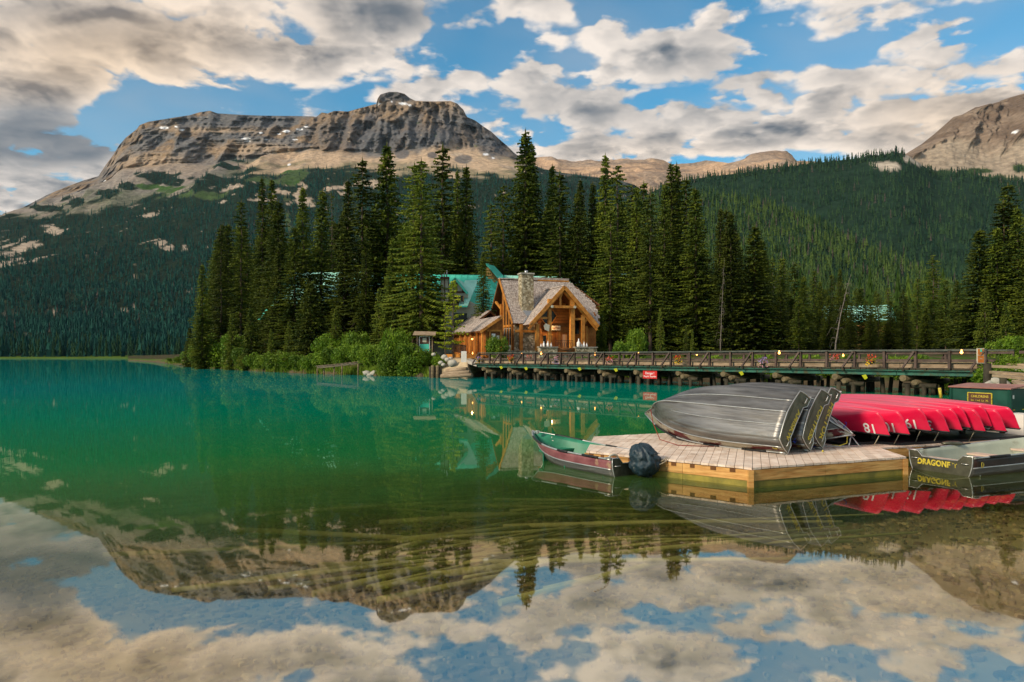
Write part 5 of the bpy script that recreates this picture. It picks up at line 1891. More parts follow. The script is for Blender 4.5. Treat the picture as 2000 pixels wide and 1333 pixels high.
for px in (861, 868.5, 876.5):
    cf.beam(GP(px, 592, 94.9), GP(px, 545, 94.9), .1, .1)
cf.beam(GP(860, 543.5, 94.9), GP(877.5, 543.5, 94.9), .9, .25)
dpart(cf, 'chimney_trim', 'brown_trim')
for px, t in ((863, 536), (868, 533), (872.5, 528)):
    dpart(MB().tube([GP(px, 544, 95.5), GP(px, t, 95.5)], .09, 6), 'stovepipe', 'steel')

g1b = empty('gabled_house', tuple(GP(968, 690, 108)), 'tall house end with wood shingled gable under a steep teal roof, between lodge and spruce', 'building')


def bpart(b, name, m):
    return b.build(name, MT[m], g1b, world=True)


bpart(MB().prism([GP(936, 690, 106), GP(985, 690, 104), GP(985, 560, 104), GP(960, 540, 105), GP(936, 560, 106)], (0, 6, 0)), 'wall', 'siding')
bpart(MB().prism([GP(949, 519, 105), GP(974, 545, 104), GP(970, 566, 104), GP(949, 540, 105)], (0, 6, 0)), 'gable_wall', 'shingle_wall')
for i in range(7):
    y_ = 526 + i * 6
    x0, x1 = 950, 955 + i * 3.2
    bpart(MB().beam(GP(x0, y_, 104.6), GP(min(x1, 973), y_, 103.7), .05, .3), 'shingle_course', 'shingle_wall')
bpart(MB().prism([GP(949, 515, 104.5), GP(975, 545, 103.2), GP(987, 543, 109), GP(966, 520, 113)], (0, 0, -.16)), 'roof', 'teal')
bpart(MB().prism([GP(949, 515, 104.5), GP(935, 545, 106), GP(940, 545, 113), GP(955, 515, 113)], (0, 0, -.16)), 'roof', 'teal')
bpart(MB().beam(GP(957, 546, 103.4), GP(971, 566, 102.8), .1, .4), 'lower_eave', 'teal')
g1c = gable_house('teal_roofed_cabin', 'teal roof just showing above the ridge of the shingled lodge', 5.0, 116, 3.5, 11, 7, 11.2, 15.2, R(12), 'teal_pale', 'siding')
g2 = gable_house('teal_roofed_house', 'large pale teal roofed house half hidden by the spruces on the wooded point', at(655, 600, 119).x, 119, 3.0, 15.0, 9.0, 10.3, 16.2, R(-6), 'teal_pale', 'brown_trim', over=1.0, gablem='brown_trim',
                 wins=((6.4, -4.5, 1.2, 1.2, 3.6), (6.4, -4.5, 1.2, 4.6, 6.4), (-4.5, -4.5, 1.2, 1.2, 3.2)))
g2b = gable_house('teal_roofed_house', 'smaller teal roofed house behind the leftmost tall spruces of the point', at(585, 600, 126).x, 126, 3.0, 6.0, 10.0, 8.4, 14.6, R(78), 'teal', 'brown_trim', over=.8)
g3 = gable_house('teal_roofed_house', 'distant pale teal roofed house in the valley stand behind the leaning dead tree', at(1672, 600, 150).x, 150, 3.5, 11.5, 8.0, 9.4, 12.9, R(-16), 'teal_pale', 'shingle_wall', over=.8)
g4 = gable_house('teal_roofed_cabin', 'glimpse of a pale roof between dark spruces right of the shingled lodge', at(1218, 560, 128).x, 128, 3.5, 4, 6, 13.5, 17.0, R(5), 'teal_pale', 'siding')

# ------------------------------------------------------------------ bridge
BA, BB = Vector((-3.6, 73, 0)), Vector((25.2, 37.7, 0))
BD = (BB - BA).normalized()
BLn = (BB - BA).length
BNn = Vector((BD.y, -BD.x, 0))          # towards the camera side? fixed below
if BNn.y > 0:
    BNn = -BNn
BN = BNn                                # unit normal pointing to the lake side
DZ = 1.55
WID = 4.6


def BP(l, n, z):
    p = BA + BD * l + BN * n
    return Vector((p.x, p.y, z))


bridge = empty('timber_bridge', tuple(BA), 'long brown timber bridge with braced railings on log piers over the outlet', 'bridge')
n_p = 150
pl_me = MB().beam((0, -WID / 2 - .25, 0), (0, WID / 2 + .25, 0), .285, .09).build('deck_plank', MT['bridge_dark'], None)
pme = pl_me.data
bpy.data.objects.remove(pl_me)
angB = math.atan2(BD.y, BD.x)
for i in range(n_p):
    l = .15 + i * (BLn - .3) / (n_p - 1)
    o = bpy.data.objects.new('deck_plank', pme)
    COL.objects.link(o)
    o.parent = bridge
    p = BP(l, -WID / 2 + rnd.uniform(-.07, .07), DZ - .045 + rnd.uniform(-.012, .012)) - Vector(bridge.location)
    o.location = p
    o.rotation_euler = (0, 0, angB + rnd.uniform(-.01, .01))
NPST = 27
for side, n0 in (('f', -.12), ('r', -WID + .12)):
    for i in range(NPST):
        l = .3 + i * (BLn - .6) / (NPST - 1)
        MB().beam(BP(l, n0, DZ - .02), BP(l, n0, DZ + .98), .13, .15, up=BN).build('post', MT['bridge_wood'], bridge, world=True)
        if i % 2 == 0:
            sg = 1 if side == 'f' else -1
            MB().beam(BP(l - .55, n0 + sg * .42, DZ), BP(l - .05, n0 + sg * .12, DZ + .93), .10, .12, up=BN).build('brace', MT['bridge_wood'], bridge, world=True)
            MB().beam(BP(l - .5, n0 + sg * .5, DZ - .12), BP(l - .5, n0 - sg * .3, DZ - .12), .12, .12).build('outrigger', MT['bridge_dark'], bridge, world=True)
    for z_, w_, h_, m_, nm in ((DZ + 1.02, .26, .07, 'bridge_rail', 'handrail'), (DZ + .88, .05, .14, 'bridge_wood', 'upper_rail'), (DZ + .42, .05, .14, 'bridge_wood', 'lower_rail')):
        for j in range(9):
            l0, l1 = .2 + j * (BLn - .4) / 9, .2 + (j + 1) * (BLn - .4) / 9 - .01
            off = 0 if nm == 'handrail' else (-.1 if side == 'f' else .1)
            MB().beam(BP(l0, n0 + off, z_ + rnd.uniform(-.01, .01)), BP(l1, n0 + off, z_), w_, h_).build(nm, MT[m_], bridge, world=True)
for j in range(10):
    l0, l1 = .2 + j * (BLn - .4) / 10, .2 + (j + 1) * (BLn - .4) / 10 - .03
    MB().beam(BP(l0, -.55, DZ + .16 + rnd.uniform(-.015, .015)), BP(l1, -.55, DZ + .16), .26, .30).build('kerb_beam', MT['kerb'], bridge, world=True)
    MB().beam(BP(l0, -WID + .5, DZ + .16), BP(l1, -WID + .5, DZ + .16), .26, .30).build('kerb_beam', MT['kerb'], bridge, world=True)
    MB().beam(BP(l0, -.1, DZ - .28), BP(l1, -.1, DZ - .28), .22, .26).build('girder', MT['girder'], bridge, world=True)
    MB().beam(BP(l0, -.02, DZ - .135), BP(l1, -.02, DZ - .135), .5, .05).build('girder_flange', MT['girder'], bridge, world=True)
    for nn in (-1.5, -3.0, -WID + .2):
        MB().beam(BP(l0, nn, DZ - .3), BP(l1, nn, DZ - .3), .22, .36).build('girder', MT['girder'], bridge, world=True)
pile_kinds = []
for i in range(12):
    l = 1.2 + i * 4.0
    if l > BLn - .5:
        break
    for dl, z_, r_ in ((0, DZ - .58, .19), (.55, DZ - .82, .16)):
        MB().tube([BP(l + dl, .05 + rnd.uniform(-.1, .12), z_), BP(l + dl, -WID - .3, z_)], r_, 8).build('cap_log', MT['log_end'], bridge, world=True)
    for nn in (-.15, -1.4, -2.7, -4.1):
        MB().tube([BP(l + .15, nn, -2), BP(l + .15, nn, DZ - .9)], .15, 8).build('pile', MT['bridge_dark'], bridge, world=True)
        MB().tube([BP(l + .95 + rnd.uniform(-.1, .1), nn - .2, -2), BP(l + .95, nn - .2, DZ - .95)], .13, 8).build('pile', MT['bridge_dark'], bridge, world=True)
        if nn < -1:
            MB().tube([BP(l + 2.2 + rnd.uniform(-.3, .3), nn, -2), BP(l + 2.2, nn, DZ - .6)], .12, 8).build('pile', MT['bridge_dark'], bridge, world=True)
    MB().tube([BP(l - .2, -.4, DZ - 1.0), BP(l + 1.6, -.4, DZ - 1.0)], .14, 8).build('waling_log', MT['bridge_dark'], bridge, world=True)

# danger sign
sc_ = PX(1269.5, 732.5, 54.6)
ds_ = empty('danger_sign', tuple(sc_), 'red sign with white Danger lettering hanging from the bridge girder', 'sign')
ds_.rotation_euler = (0, 0, angB)
MB().box(-.68, .68, -.02, .02, -.29, .30).build('panel', MT['red_sign'], ds_)
lettering('Danger!', .26, MT['white'], ds_, (0, -.025, .12), (1, 0, 0), (0, 0, 1))
lettering('Rapids', .19, MT['white'], ds_, (-.33, -.025, -.12), (1, 0, 0), (0, 0, 1))
lettering('Rapides', .19, MT['white'], ds_, (.31, -.025, -.12), (1, 0, 0), (0, 0, 1))
# string lamps on the handrails
for px, py, D, lab in ((923, 691, 73.6, 'lamp glowing at the left end of the bridge rail'), (1019, 693, 73.5, 'lamp glowing on the far rail left of the porch'), (1057, 691, 65.4, 'lamp glowing on the near rail below the left porch wall'), (1162, 693, 64, 'lamp glowing on the far rail below the right porch wall'), (1247, 691, 56.8, 'bright lamp on the bridge rail above the danger sign'),
                       (1361, 693, 55.5, 'small lamp on the far rail right of the danger sign'), (1522, 690, 46.9, 'bright lamp on the bridge rail above the upturned skiffs'), (1647, 695, 46.2, 'small lamp on the far rail above the canoes'), (1878, 689, 38.6, 'bright lamp near the right end of the bridge rail')):
    big = 'bright' in lab or 'near rail' in lab
    l_ = MB().ball((0, 0, 0), .075 if big else .06, 8, 6).tube([(0, 0, .05), (0, 0, .16)], .03, 6).build('rail_lamp', MT['bulb'])
    l_.location = PX(px, py, D)
    tag(l_, lab, 'lamp', 'lamps strung along the bridge')


# hanging flower baskets
def basket_mesh(seed, cols):
    out = []
    r_ = random.Random(seed)
    g = MB()
    for i in range(90):
        p = Vector((r_.gauss(0, .16), r_.gauss(0, .16), r_.uniform(-.22, .14)))
        d = Vector((r_.uniform(-1, 1), r_.uniform(-1, 1), r_.uniform(-1, 1))).normalized() * .07
        e = Vector((d.y, -d.x, d.z * .3))
        g.add([p - d, p + e * .5, p + d, p - e * .5], [(0, 1, 2, 3)])
    out.append(('foliage', g, 'shrub'))
    for ci, c in enumerate(cols):
        g = MB()
        for i in range(46):
            a = r_.uniform(0, 6.28)
            rr_ = r_.uniform(.08, .33)
            p = Vector((rr_ * math.cos(a), rr_ * math.sin(a), r_.uniform(-.22, .24) + (.10 if ci == 0 else -.12)))
            s = r_.uniform(.03, .055)
            for k in range(2):
                d = Vector((r_.uniform(-1, 1), r_.uniform(-1, 1), r_.uniform(-1, 1))).normalized() * s
                e = d.cross(Vector((r_.uniform(-1, 1), r_.uniform(-1, 1), r_.uniform(-1, 1)))).normalized() * s
                g.add([p - d, p + e, p + d, p - e], [(0, 1, 2, 3)])
        out.append(('flowers', g, c))
    return out


for i, (px, py, D, cols, lab) in enumerate(((935, 703, 72.6, ['fl_purple', 'fl_yellow'], 'lilac flower basket at the left end of the bridge'), (997, 700, 68.4, ['fl_red', 'fl_yellow'], 'red and yellow flower basket, first from the left on the near rail'),
                                            (1033, 698, 72, ['fl_red', 'fl_pink'], 'red flower basket on the far rail below the lodge'), (1086, 704, 63.2, ['fl_pink', 'fl_purple'], 'pink and purple flower basket below the porch'),
                                            (1191, 703, 58.6, ['fl_red', 'fl_pink'], 'deep red and pink flower basket left of the danger sign'), (1324, 703, 53.0, ['fl_red', 'fl_yellow'], 'orange and yellow flower basket right of the danger sign'),
                                            (1490, 708, 47.4, ['fl_purple', 'fl_pink'], 'pale lilac flower basket above the upturned skiffs'), (1631, 701, 47, ['fl_red', 'fl_pink'], 'small red flower basket on the far rail above the canoes'),
                                            (1701, 704, 41.9, ['fl_red', 'fl_yellow'], 'yellow and red flower basket above the canoes'))):
    e_ = empty('flower_basket', tuple(PX(px, py, D)), lab, 'flower basket', 'flower baskets on the bridge railing')
    for nm, g, c in basket_mesh(i, cols):
        g.build(nm, MT[c], e_)['kind'] = 'stuff'
    MB().tube([(0, 0, .1), (0, 0, .5)], .012, 4).build('hanger', MT['iron'], e_)
    MB().tube([(0, 0, -.24), (0, 0, -.06)], [.10, .2], 8).build('pot', MT['iron'], e_)
# yellow paper markers under the deck
for i, (px, py, D) in enumerate([(978, 718.5, 68.9), (1026.5, 720.5, 66.5), (1131, 721.5, 61.3), (1202, 723.5, 58), (1447, 730, 48.6), (1688, 737, 41.5)]):
    o = MB().add([(-.15, 0, .1), (.1, .02, .16), (.2, 0, -.05), (.02, -.02, -.15)], [(0, 1, 2, 3)]).build('yellow_streamer', MT['leaf_yellow'])
    o.location = PX(px, py, D - .4)
    tag(o, ORD[i] + ' yellow streamer from the left hanging under the bridge edge', 'streamer', 'yellow streamers under the bridge')

# right abutment: sign, tall pile, stub, rubble and planks
e_ = empty('post_sign', tuple(PX(1915, 712, 38)), 'orange brown sign on the end post of the bridge', 'sign')
MB().box(-.19, .19, -.03, .03, .05, .85).build('panel', MT['cream'], e_)
MB().box(-.16, .16, -.045, -.031, .09, .81).build('face', MT['orange_sign'], e_)
MB().box(-.05, .05, -.055, -.046, .66, .8).build('emblem', MT['teal'], e_)
lettering('Boat House', .075, MT['cream'], e_, (0, -.05, .48), (1, 0, 0), (0, 0, 1), xs=.8)
lettering('Inn', .10, MT['cream'], e_, (0, -.05, .3), (1, 0, 0), (0, 0, 1))
MB().beam((-.1, .1, -.6), (-.02, .1, .1), .1, .1).build('leg', MT['bridge_wood'], e_)
MB().beam((.12, .1, -.6), (.12, .1, .1), .12, .12).build('leg', MT['bridge_wood'], e_)
o = MB().tube([(0, 0, -2), (0, 0, .2), (.01, 0, 2.05)], [.2, .19, .17], 9).build('mooring_post', MT['bridge_dark'])
o.location = PX(1928, 755, 35)
o.location.z = 0
o.location.z = -.2
tag(o, 'tall dark pile standing at the right end of the bridge', 'post')
o = MB().tube([(0, 0, -2), (0, 0, 1.25)], [.16, .14], 8).build('mooring_post', MT['bridge_dark'])
o.location = (PX(1959, 755, 32).x, 32, 0)
tag(o, 'short split pile stub in front of the rubble bank', 'post')
for i in range(16):
    px, D = rnd.uniform(1940, 2090), rnd.uniform(31, 37)
    r0 = rnd.uniform(.25, .6)
    o = MB().ball((0, 0, 0), (r0, r0 * .8, r0 * .6), 9, 6, .22).build('boulder', MT['boulder'])
    o.location = ((px - 1000) / 1400 * D, D, rnd.uniform(.3, 1.2))
    o.rotation_euler = (rnd.uniform(-.4, .4), rnd.uniform(-.4, .4), rnd.uniform(0, 6))
    tag(o, 'pale boulder in the rubble bank at the right end of the bridge', 'rock', 'boulders at the right end of the bridge')
for i, (a, b_) in enumerate((((1935, 727, 35), (2040, 735, 31)), ((1945, 734, 34), (2050, 744, 30)), ((1985, 745, 32), (2010, 762, 30)), ((1940, 716, 36), (2030, 719, 33)))):
    o = MB().beam(PX(*a), PX(*b_), .35, .12).build('plank', MT['kerb'])
    tag(o, ['weathered plank on top of the rubble bank', 'second weathered plank leaning over the rubble', 'short pale board tilted down the rubble bank', 'weathered board beside the bridge end'][i], 'plank')
# road deck beyond the right end and fence
rf = empty('rail_fence', tuple(PX(1960, 700, 38)), 'brown rail fence running on beyond the right end of the bridge', 'fence')
for i in range(8):
    p = BP(BLn + 1.4 + i * 1.9, -WID + .1 - i * .15, 0)
    MB().beam((p.x, p.y, DZ - .4), (p.x, p.y, DZ + .95), .13, .13).build('post', MT['bridge_wood'], rf, world=True)
for z_ in (DZ + .9, DZ + .42):
    MB().beam(BP(BLn, -WID + .1, z_), BP(BLn + 15, -WID - 1.1, z_), .06, .16).build('rail', MT['bridge_wood'], rf, world=True)
o = MB().prism([BP(BLn - .1, -.2, .9), BP(BLn + 30, -.2, .9), BP(BLn + 30, -WID, .9), BP(BLn - .1, -WID, .9)], (0, 0, .64)).build('road', MT['road'])
o['kind'] = 'structure'
o = MB().beam(BP(BLn + .2, -.7, DZ + .15), BP(BLn + 9, -.9, DZ + .12), .3, .28).build('timber_kerb', MT['kerb'])
tag(o, 'long weathered timber kerb beyond the right end of the bridge', 'timber')

# left end: track, white post, boulders, crib logs, pile cluster
o = MB().add([PX(850, 693, 92), PX(905, 700, 80), BP(-.3, -.2, 1.5), BP(-.3, -WID, 1.5), PX(960, 690, 84), PX(905, 687.5, 96)], [(0, 1, 2, 3, 4, 5)])
vv_ = [Vector(v) for v in o.v]
zz_ = [2.15, 1.95, 1.53, 1.53, 2.1, 2.35]
o = MB().prism([(v.x, v.y, z_ - .35) for v, z_ in zip(vv_, zz_)], (0, 0, .35)).build('path', MT['road'])
o['kind'] = 'structure'
o = MB().box(-.28, .28, -.12, .12, 0, 1.15).build('white_post', MT['concrete'])
o.location = PX(906, 708, 74.6)
tag(o, 'squat white post at the left end of the bridge', 'post')
for px, py, D, r0, lab in ((884, 710, 75.0, .48, 'big round pale boulder on the sandy bank'), (861, 709, 76.5, .26, 'small white rock left of the big boulder'), (874, 703, 78, .3, 'grey rock above the big boulder'), (868, 698, 79, .35, 'grey rock beneath the larches'), (880, 701, 78.5, .25, 'small rock behind the big boulder'), (866, 713, 76, .22, 'grey stone by the pile cluster'), (847, 693, 80, .25, 'white stone among the bushes right of the notice board')):
    o = MB().ball((0, 0, 0), (r0 * 1.1, r0, r0 * .85), 10, 7, .10).build('boulder', MT['boulder'])
    o.location = PX(px, py, D)
    tag(o, lab, 'rock')
for i, (a, b_) in enumerate((((866, 731, 73.6), (918, 727, 71.8)), ((862, 735.5, 73.4), (922, 733, 71.4)), ((872, 725, 74.2), (912, 721, 72.8)))):
    o = MB().tube([PX(*a), PX(*b_)], [.22, .2], 8).build('crib_log', MT['kerb'])
    tag(o, ['middle bleached log of the low crib wall under the sandy bank', 'lowest bleached log of the crib wall at the waterline', 'upper bleached log of the crib wall under the boulder'][i], 'log')
for i, px in enumerate((841, 845.5, 850, 855, 860)):
    o = MB().tube([(0, 0, -1), (0, 0, 1.15 + .15 * (i % 2))], [.19, .17], 8).build('mooring_post', MT['log_end' if i % 2 else 'bridge_dark'])
    o.location = (PX(px, 735, 74.4).x, 74.4 - .15 * (i % 2), 0)
    tag(o, ORD[i] + ' old pile from the left in the cluster by the sandy bank', 'post', 'cluster of old piles')

# framed notice board with a little roof
e_ = empty('notice_board', tuple(PX(829, 690, 83)), 'white framed notice board under a small plank roof above the shore bushes', 'notice board')
MB().box(-.62, .62, -.04, .04, .15, 1.95).build('frame', MT['white'], e_)
MB().box(-.53, .53, -.07, -.042, 1.05, 1.86).build('panel', MT['brown_trim'], e_)
MB().box(-.53, .53, -.07, -.042, .24, 1.04).build('panel', MT['teal'], e_)
MB().box(-.22, .25, -.08, -.071, 1.25, 1.75).build('notice', MT['cream'], e_)
MB().box(-.9, -.78, -.1, .1, -1.2, 2.2).build('post', MT['kerb'], e_)
MB().box(.85, .97, -.1, .1, -1.2, 2.2).build('post', MT['kerb'], e_)
MB().add([(-1.25, -.7, 2.15), (1.35, -.7, 2.1), (1.35, .6, 2.5), (-1.25, .6, 2.55), (-1.25, -.7, 2.05), (1.35, -.7, 2.0), (1.35, .6, 2.4), (-1.25, .6, 2.45)], [(0, 1, 2, 3), (7, 6, 5, 4), (0, 4, 5, 1), (1, 5, 6, 2), (2, 6, 7, 3), (3, 7, 4, 0)]).build('roof', MT['kerb'], e_)

# small footbridge on the point
e_ = empty('footbridge', tuple(PX(680, 733, 85)), 'low weathered wooden footbridge sloping to the water beside the shore bushes', 'footbridge')
pts = [PX(619, 718, 84), PX(655, 714.5, 84.5), PX(705, 708.5, 85.5), PX(737, 708.5, 86)]
for a, b_ in zip(pts[:-1], pts[1:]):
    for dy in (0, 1.2):
        MB().beam(a + Vector((0, dy, 0)), b_ + Vector((0, dy, 0)), .12, .26).build('stringer', MT['kerb'], e_, world=True)
for i in range(20):
    t = i / 19 * 2.999
    j = int(t)
    p = pts[j] + (pts[j + 1] - pts[j]) * (t - j)
    MB().beam(p + Vector((0, -.1, .16)), p + Vector((0, 1.35, .16)), .33, .05).build('plank', MT['kerb'], e_, world=True)
for px, py in ((620, 722), (633, 720), (653, 718), (668, 716), (699.5, 713)):
    a = PX(px, py, 84.6)
    MB().tube([(a.x, a.y, -1), (a.x, a.y, a.z + .1)], .09, 7).build('post', MT['log_end'], e_, world=True)
for i, px in enumerate((722, 728, 734, 740, 746, 716)):
    o = MB().ball((0, 0, 0), (.5, .4, .3), 9, 6, .2).build('boulder', MT['boulder'])
    o.location = PX(px, 733 - 2 * (i % 3), 82.5)
    tag(o, 'tan rock in the small heap at the foot of the footbridge', 'rock', 'rocks by the footbridge')

# ------------------------------------------------------------------ floating dock
DKZ = .33
AX = Vector((.927, .374, 0))             # along the front edge
DA, DB = Vector((4.03, 12.06, 0)), Vector((7.37, 13.4, 0))
DB2 = Vector((7.55, 14.7, 0))
DL, DP3 = Vector((1.47, 14.19, 0)), Vector((1.92, 16.8, 0))
DC = DB2 + AX * 11
DBk = DP3 + AX * 16.5
dock = empty('floating_dock', tuple(DA), 'pale plank floating dock with yellow brown timber sides carrying the upturned boats', 'dock')
PLD = Vector((.318, .948, 0)).normalized()
PLN = Vector((PLD.y, -PLD.x, 0))


def clip(poly, n, d, keep):
    out = []
    for i in range(len(poly)):
        a, b = poly[i], poly[(i + 1) % len(poly)]
        da, db = (a.dot(n) - d) * keep, (b.dot(n) - d) * keep
        if da >= 0:
            out.append(a)
        if (da >= 0) != (db >= 0):
            t = da / (da - db)
            out.append(a + (b - a) * t)
    return out


conv = [[DA, DB, DB2, DB2 + (DP3 - DB2).dot(AX) * AX * 0 + Vector((-AX.y, AX.x, 0)) * ((DP3 - DB2).dot(Vector((-AX.y, AX.x, 0)))), DP3, DL],
        [DB2, DC, DC + Vector((-AX.y, AX.x, 0)) * ((DP3 - DB2).dot(Vector((-AX.y, AX.x, 0)))), DB2 + Vector((-AX.y, AX.x, 0)) * ((DP3 - DB2).dot(Vector((-AX.y, AX.x, 0))))]]
npl = 0
for poly in conv:
    lo_, hi_ = min(p.dot(PLN) for p in poly), max(p.dot(PLN) for p in poly)
    k = math.floor(lo_ / .145)
    while k * .145 < hi_:
        a, b_ = k * .145 + .004, (k + 1) * .145 - .004
        k += 1
        q = clip(clip(poly, PLN, a, 1), PLN, b_, -1)
        if len(q) < 3:
            continue
        l0, l1 = min(p.dot(PLD) for p in q), max(p.dot(PLD) for p in q)
        if l1 - l0 < .08:
            continue
        cuts = [l0 - 1]
        if (l1 - l0) > 1.2:
            cuts.append(l0 + rnd.choice([.45, .9, 1.8, 2.6, 2.6]) + rnd.uniform(-.03, .03))
        cuts.append(l1 + 1)
        for c0, c1 in zip(cuts[:-1], cuts[1:]):
            s_ = clip(clip(q, PLD, c0 + .003, 1), PLD, c1 - .003, -1)
            if len(s_) < 3:
                continue
            dz_ = rnd.uniform(-.003, .003)
            MB().prism([Vector((p.x, p.y, DKZ - .035 + dz_)) for p in s_], (0, 0, .035)).build('plank', MT['deck_wood'], dock, world=True)
            npl += 1


def side_boards(a, b_, inset, blocks=False):
    d = (b_ - a).normalized()
    L_ = (b_ - a).length
    n = Vector((d.y, -d.x, 0)) * -1
    if n.dot(Vector((6, 16, 0)) - a) < 0:
        n = -n
    cut = 0
    while cut < L_:
        e_ = min(L_, cut + rnd.uniform(1.6, 2.4))
        if L_ - e_ < .5:
            e_ = L_
        for z0_, z1_, m_, off in ((.105, .285, 'fascia', 0), (-.03, .10, 'fascia_wet', .012)):
            p0, p1 = a + d * (cut + .003) + n * off, a + d * (e_ - .003) + n * off
            MB().prism([Vector((p.x, p.y, z0_)) for p in (p0, p1, p1 + n * .05, p0 + n * .05)], (0, 0, z1_ - z0_)).build('fascia_board', MT[m_], dock, world=True)
        if not blocks:
            p0, p1 = a + d * (cut + .003), a + d * (e_ - .003)
        cut = e_
    if blocks:
        x = .05
        while x < L_ - .2:
            w_ = rnd.uniform(.07, .12)
            p0 = a + d * x - n * .008
            MB().prism([Vector((p.x, p.y, .225)) for p in (p0, p0 + d * w_, p0 + d * w_ + n * .05, p0 + n * .05)], (0, 0, .065)).build('spacer_block', MT['soffit'], dock, world=True)
            x += rnd.uniform(.24, .40)
    c_ = a + n * .03
    MB().beam((c_.x, c_.y, -.03), (c_.x, c_.y, .29), .09, .09).build('corner_post', MT['fascia'], dock, world=True)


side_boards(DA, DB, .0)
side_boards(DL, DA, .0, True)
side_boards(DL, DP3, .0)
side_boards(DB, DB2, .0)
side_boards(DB2, DC, .0)
for poly in conv:
    cen = sum(poly, Vector((0, 0, 0))) / len(poly)
    MB().prism([Vector((cen.x + (p.x - cen.x) * .975, cen.y + (p.y - cen.y) * .975, -.02)) for p in poly], (0, 0, .305)).build('float', MT['bridge_dark'], dock, world=True)


# ------------------------------------------------------------------ boats
def frame(bow, up):
    a = Vector(bow).normalized()
    c = Vector(up)
    c = (c - a * c.dot(a)).normalized()
    b = c.cross(a)
    return Matrix(((a.x, b.x, c.x), (a.y, b.y, c.y), (a.z, b.z, c.z)))


def skiff_sections(L=3.6, B=1.32, n=30):
    """rows of half sections, gunwale to keel"""
    S = []
    for i in range(n + 1):
        t = i / n
        g = B / 2 * (.93 + .07 * sstep(t, 0, .3)) * (1 - max(0, (t - .38) / .62) ** 2.5)
        g = max(g, .012)
        c = B * .43 * (.95 + .05 * sstep(t, 0, .3)) * (1 - max(0, (t - .30) / .67) ** 2.1)
        c = max(c, .006)
        zs = .46 + .04 * t + .17 * max(0, (t - .4) / .6) ** 1.7
        zc = .10 + .30 * max(0, (t - .42) / .58) ** 2.0
        zk = .0 + .40 * max(0, (t - .68) / .32) ** 2.6
        c = min(c, g)
        xs = L * t
        xk = L * (t - .10 * max(0, (t - .5) / .5) ** 1.6)
        zc = max(zc, zk + .02)
        row = [(xs, g, zs)]
        for u in (.2, .42, .5, .75):
            bul = .02 * math.sin(u * math.pi)
            row.append((xs * (1 - u) + xk * u, g * (1 - u) + c * u + bul * (1 - t), zs * (1 - u) + zc * u))
        row.append((xk, c, zc))
        for u in (.12, .5, .8, 1.0):
            row.append((xk, c * (1 - u), zc * (1 - u) + zk * u - .015 * math.sin(math.pi * u)))
        S.append(row)
    return S


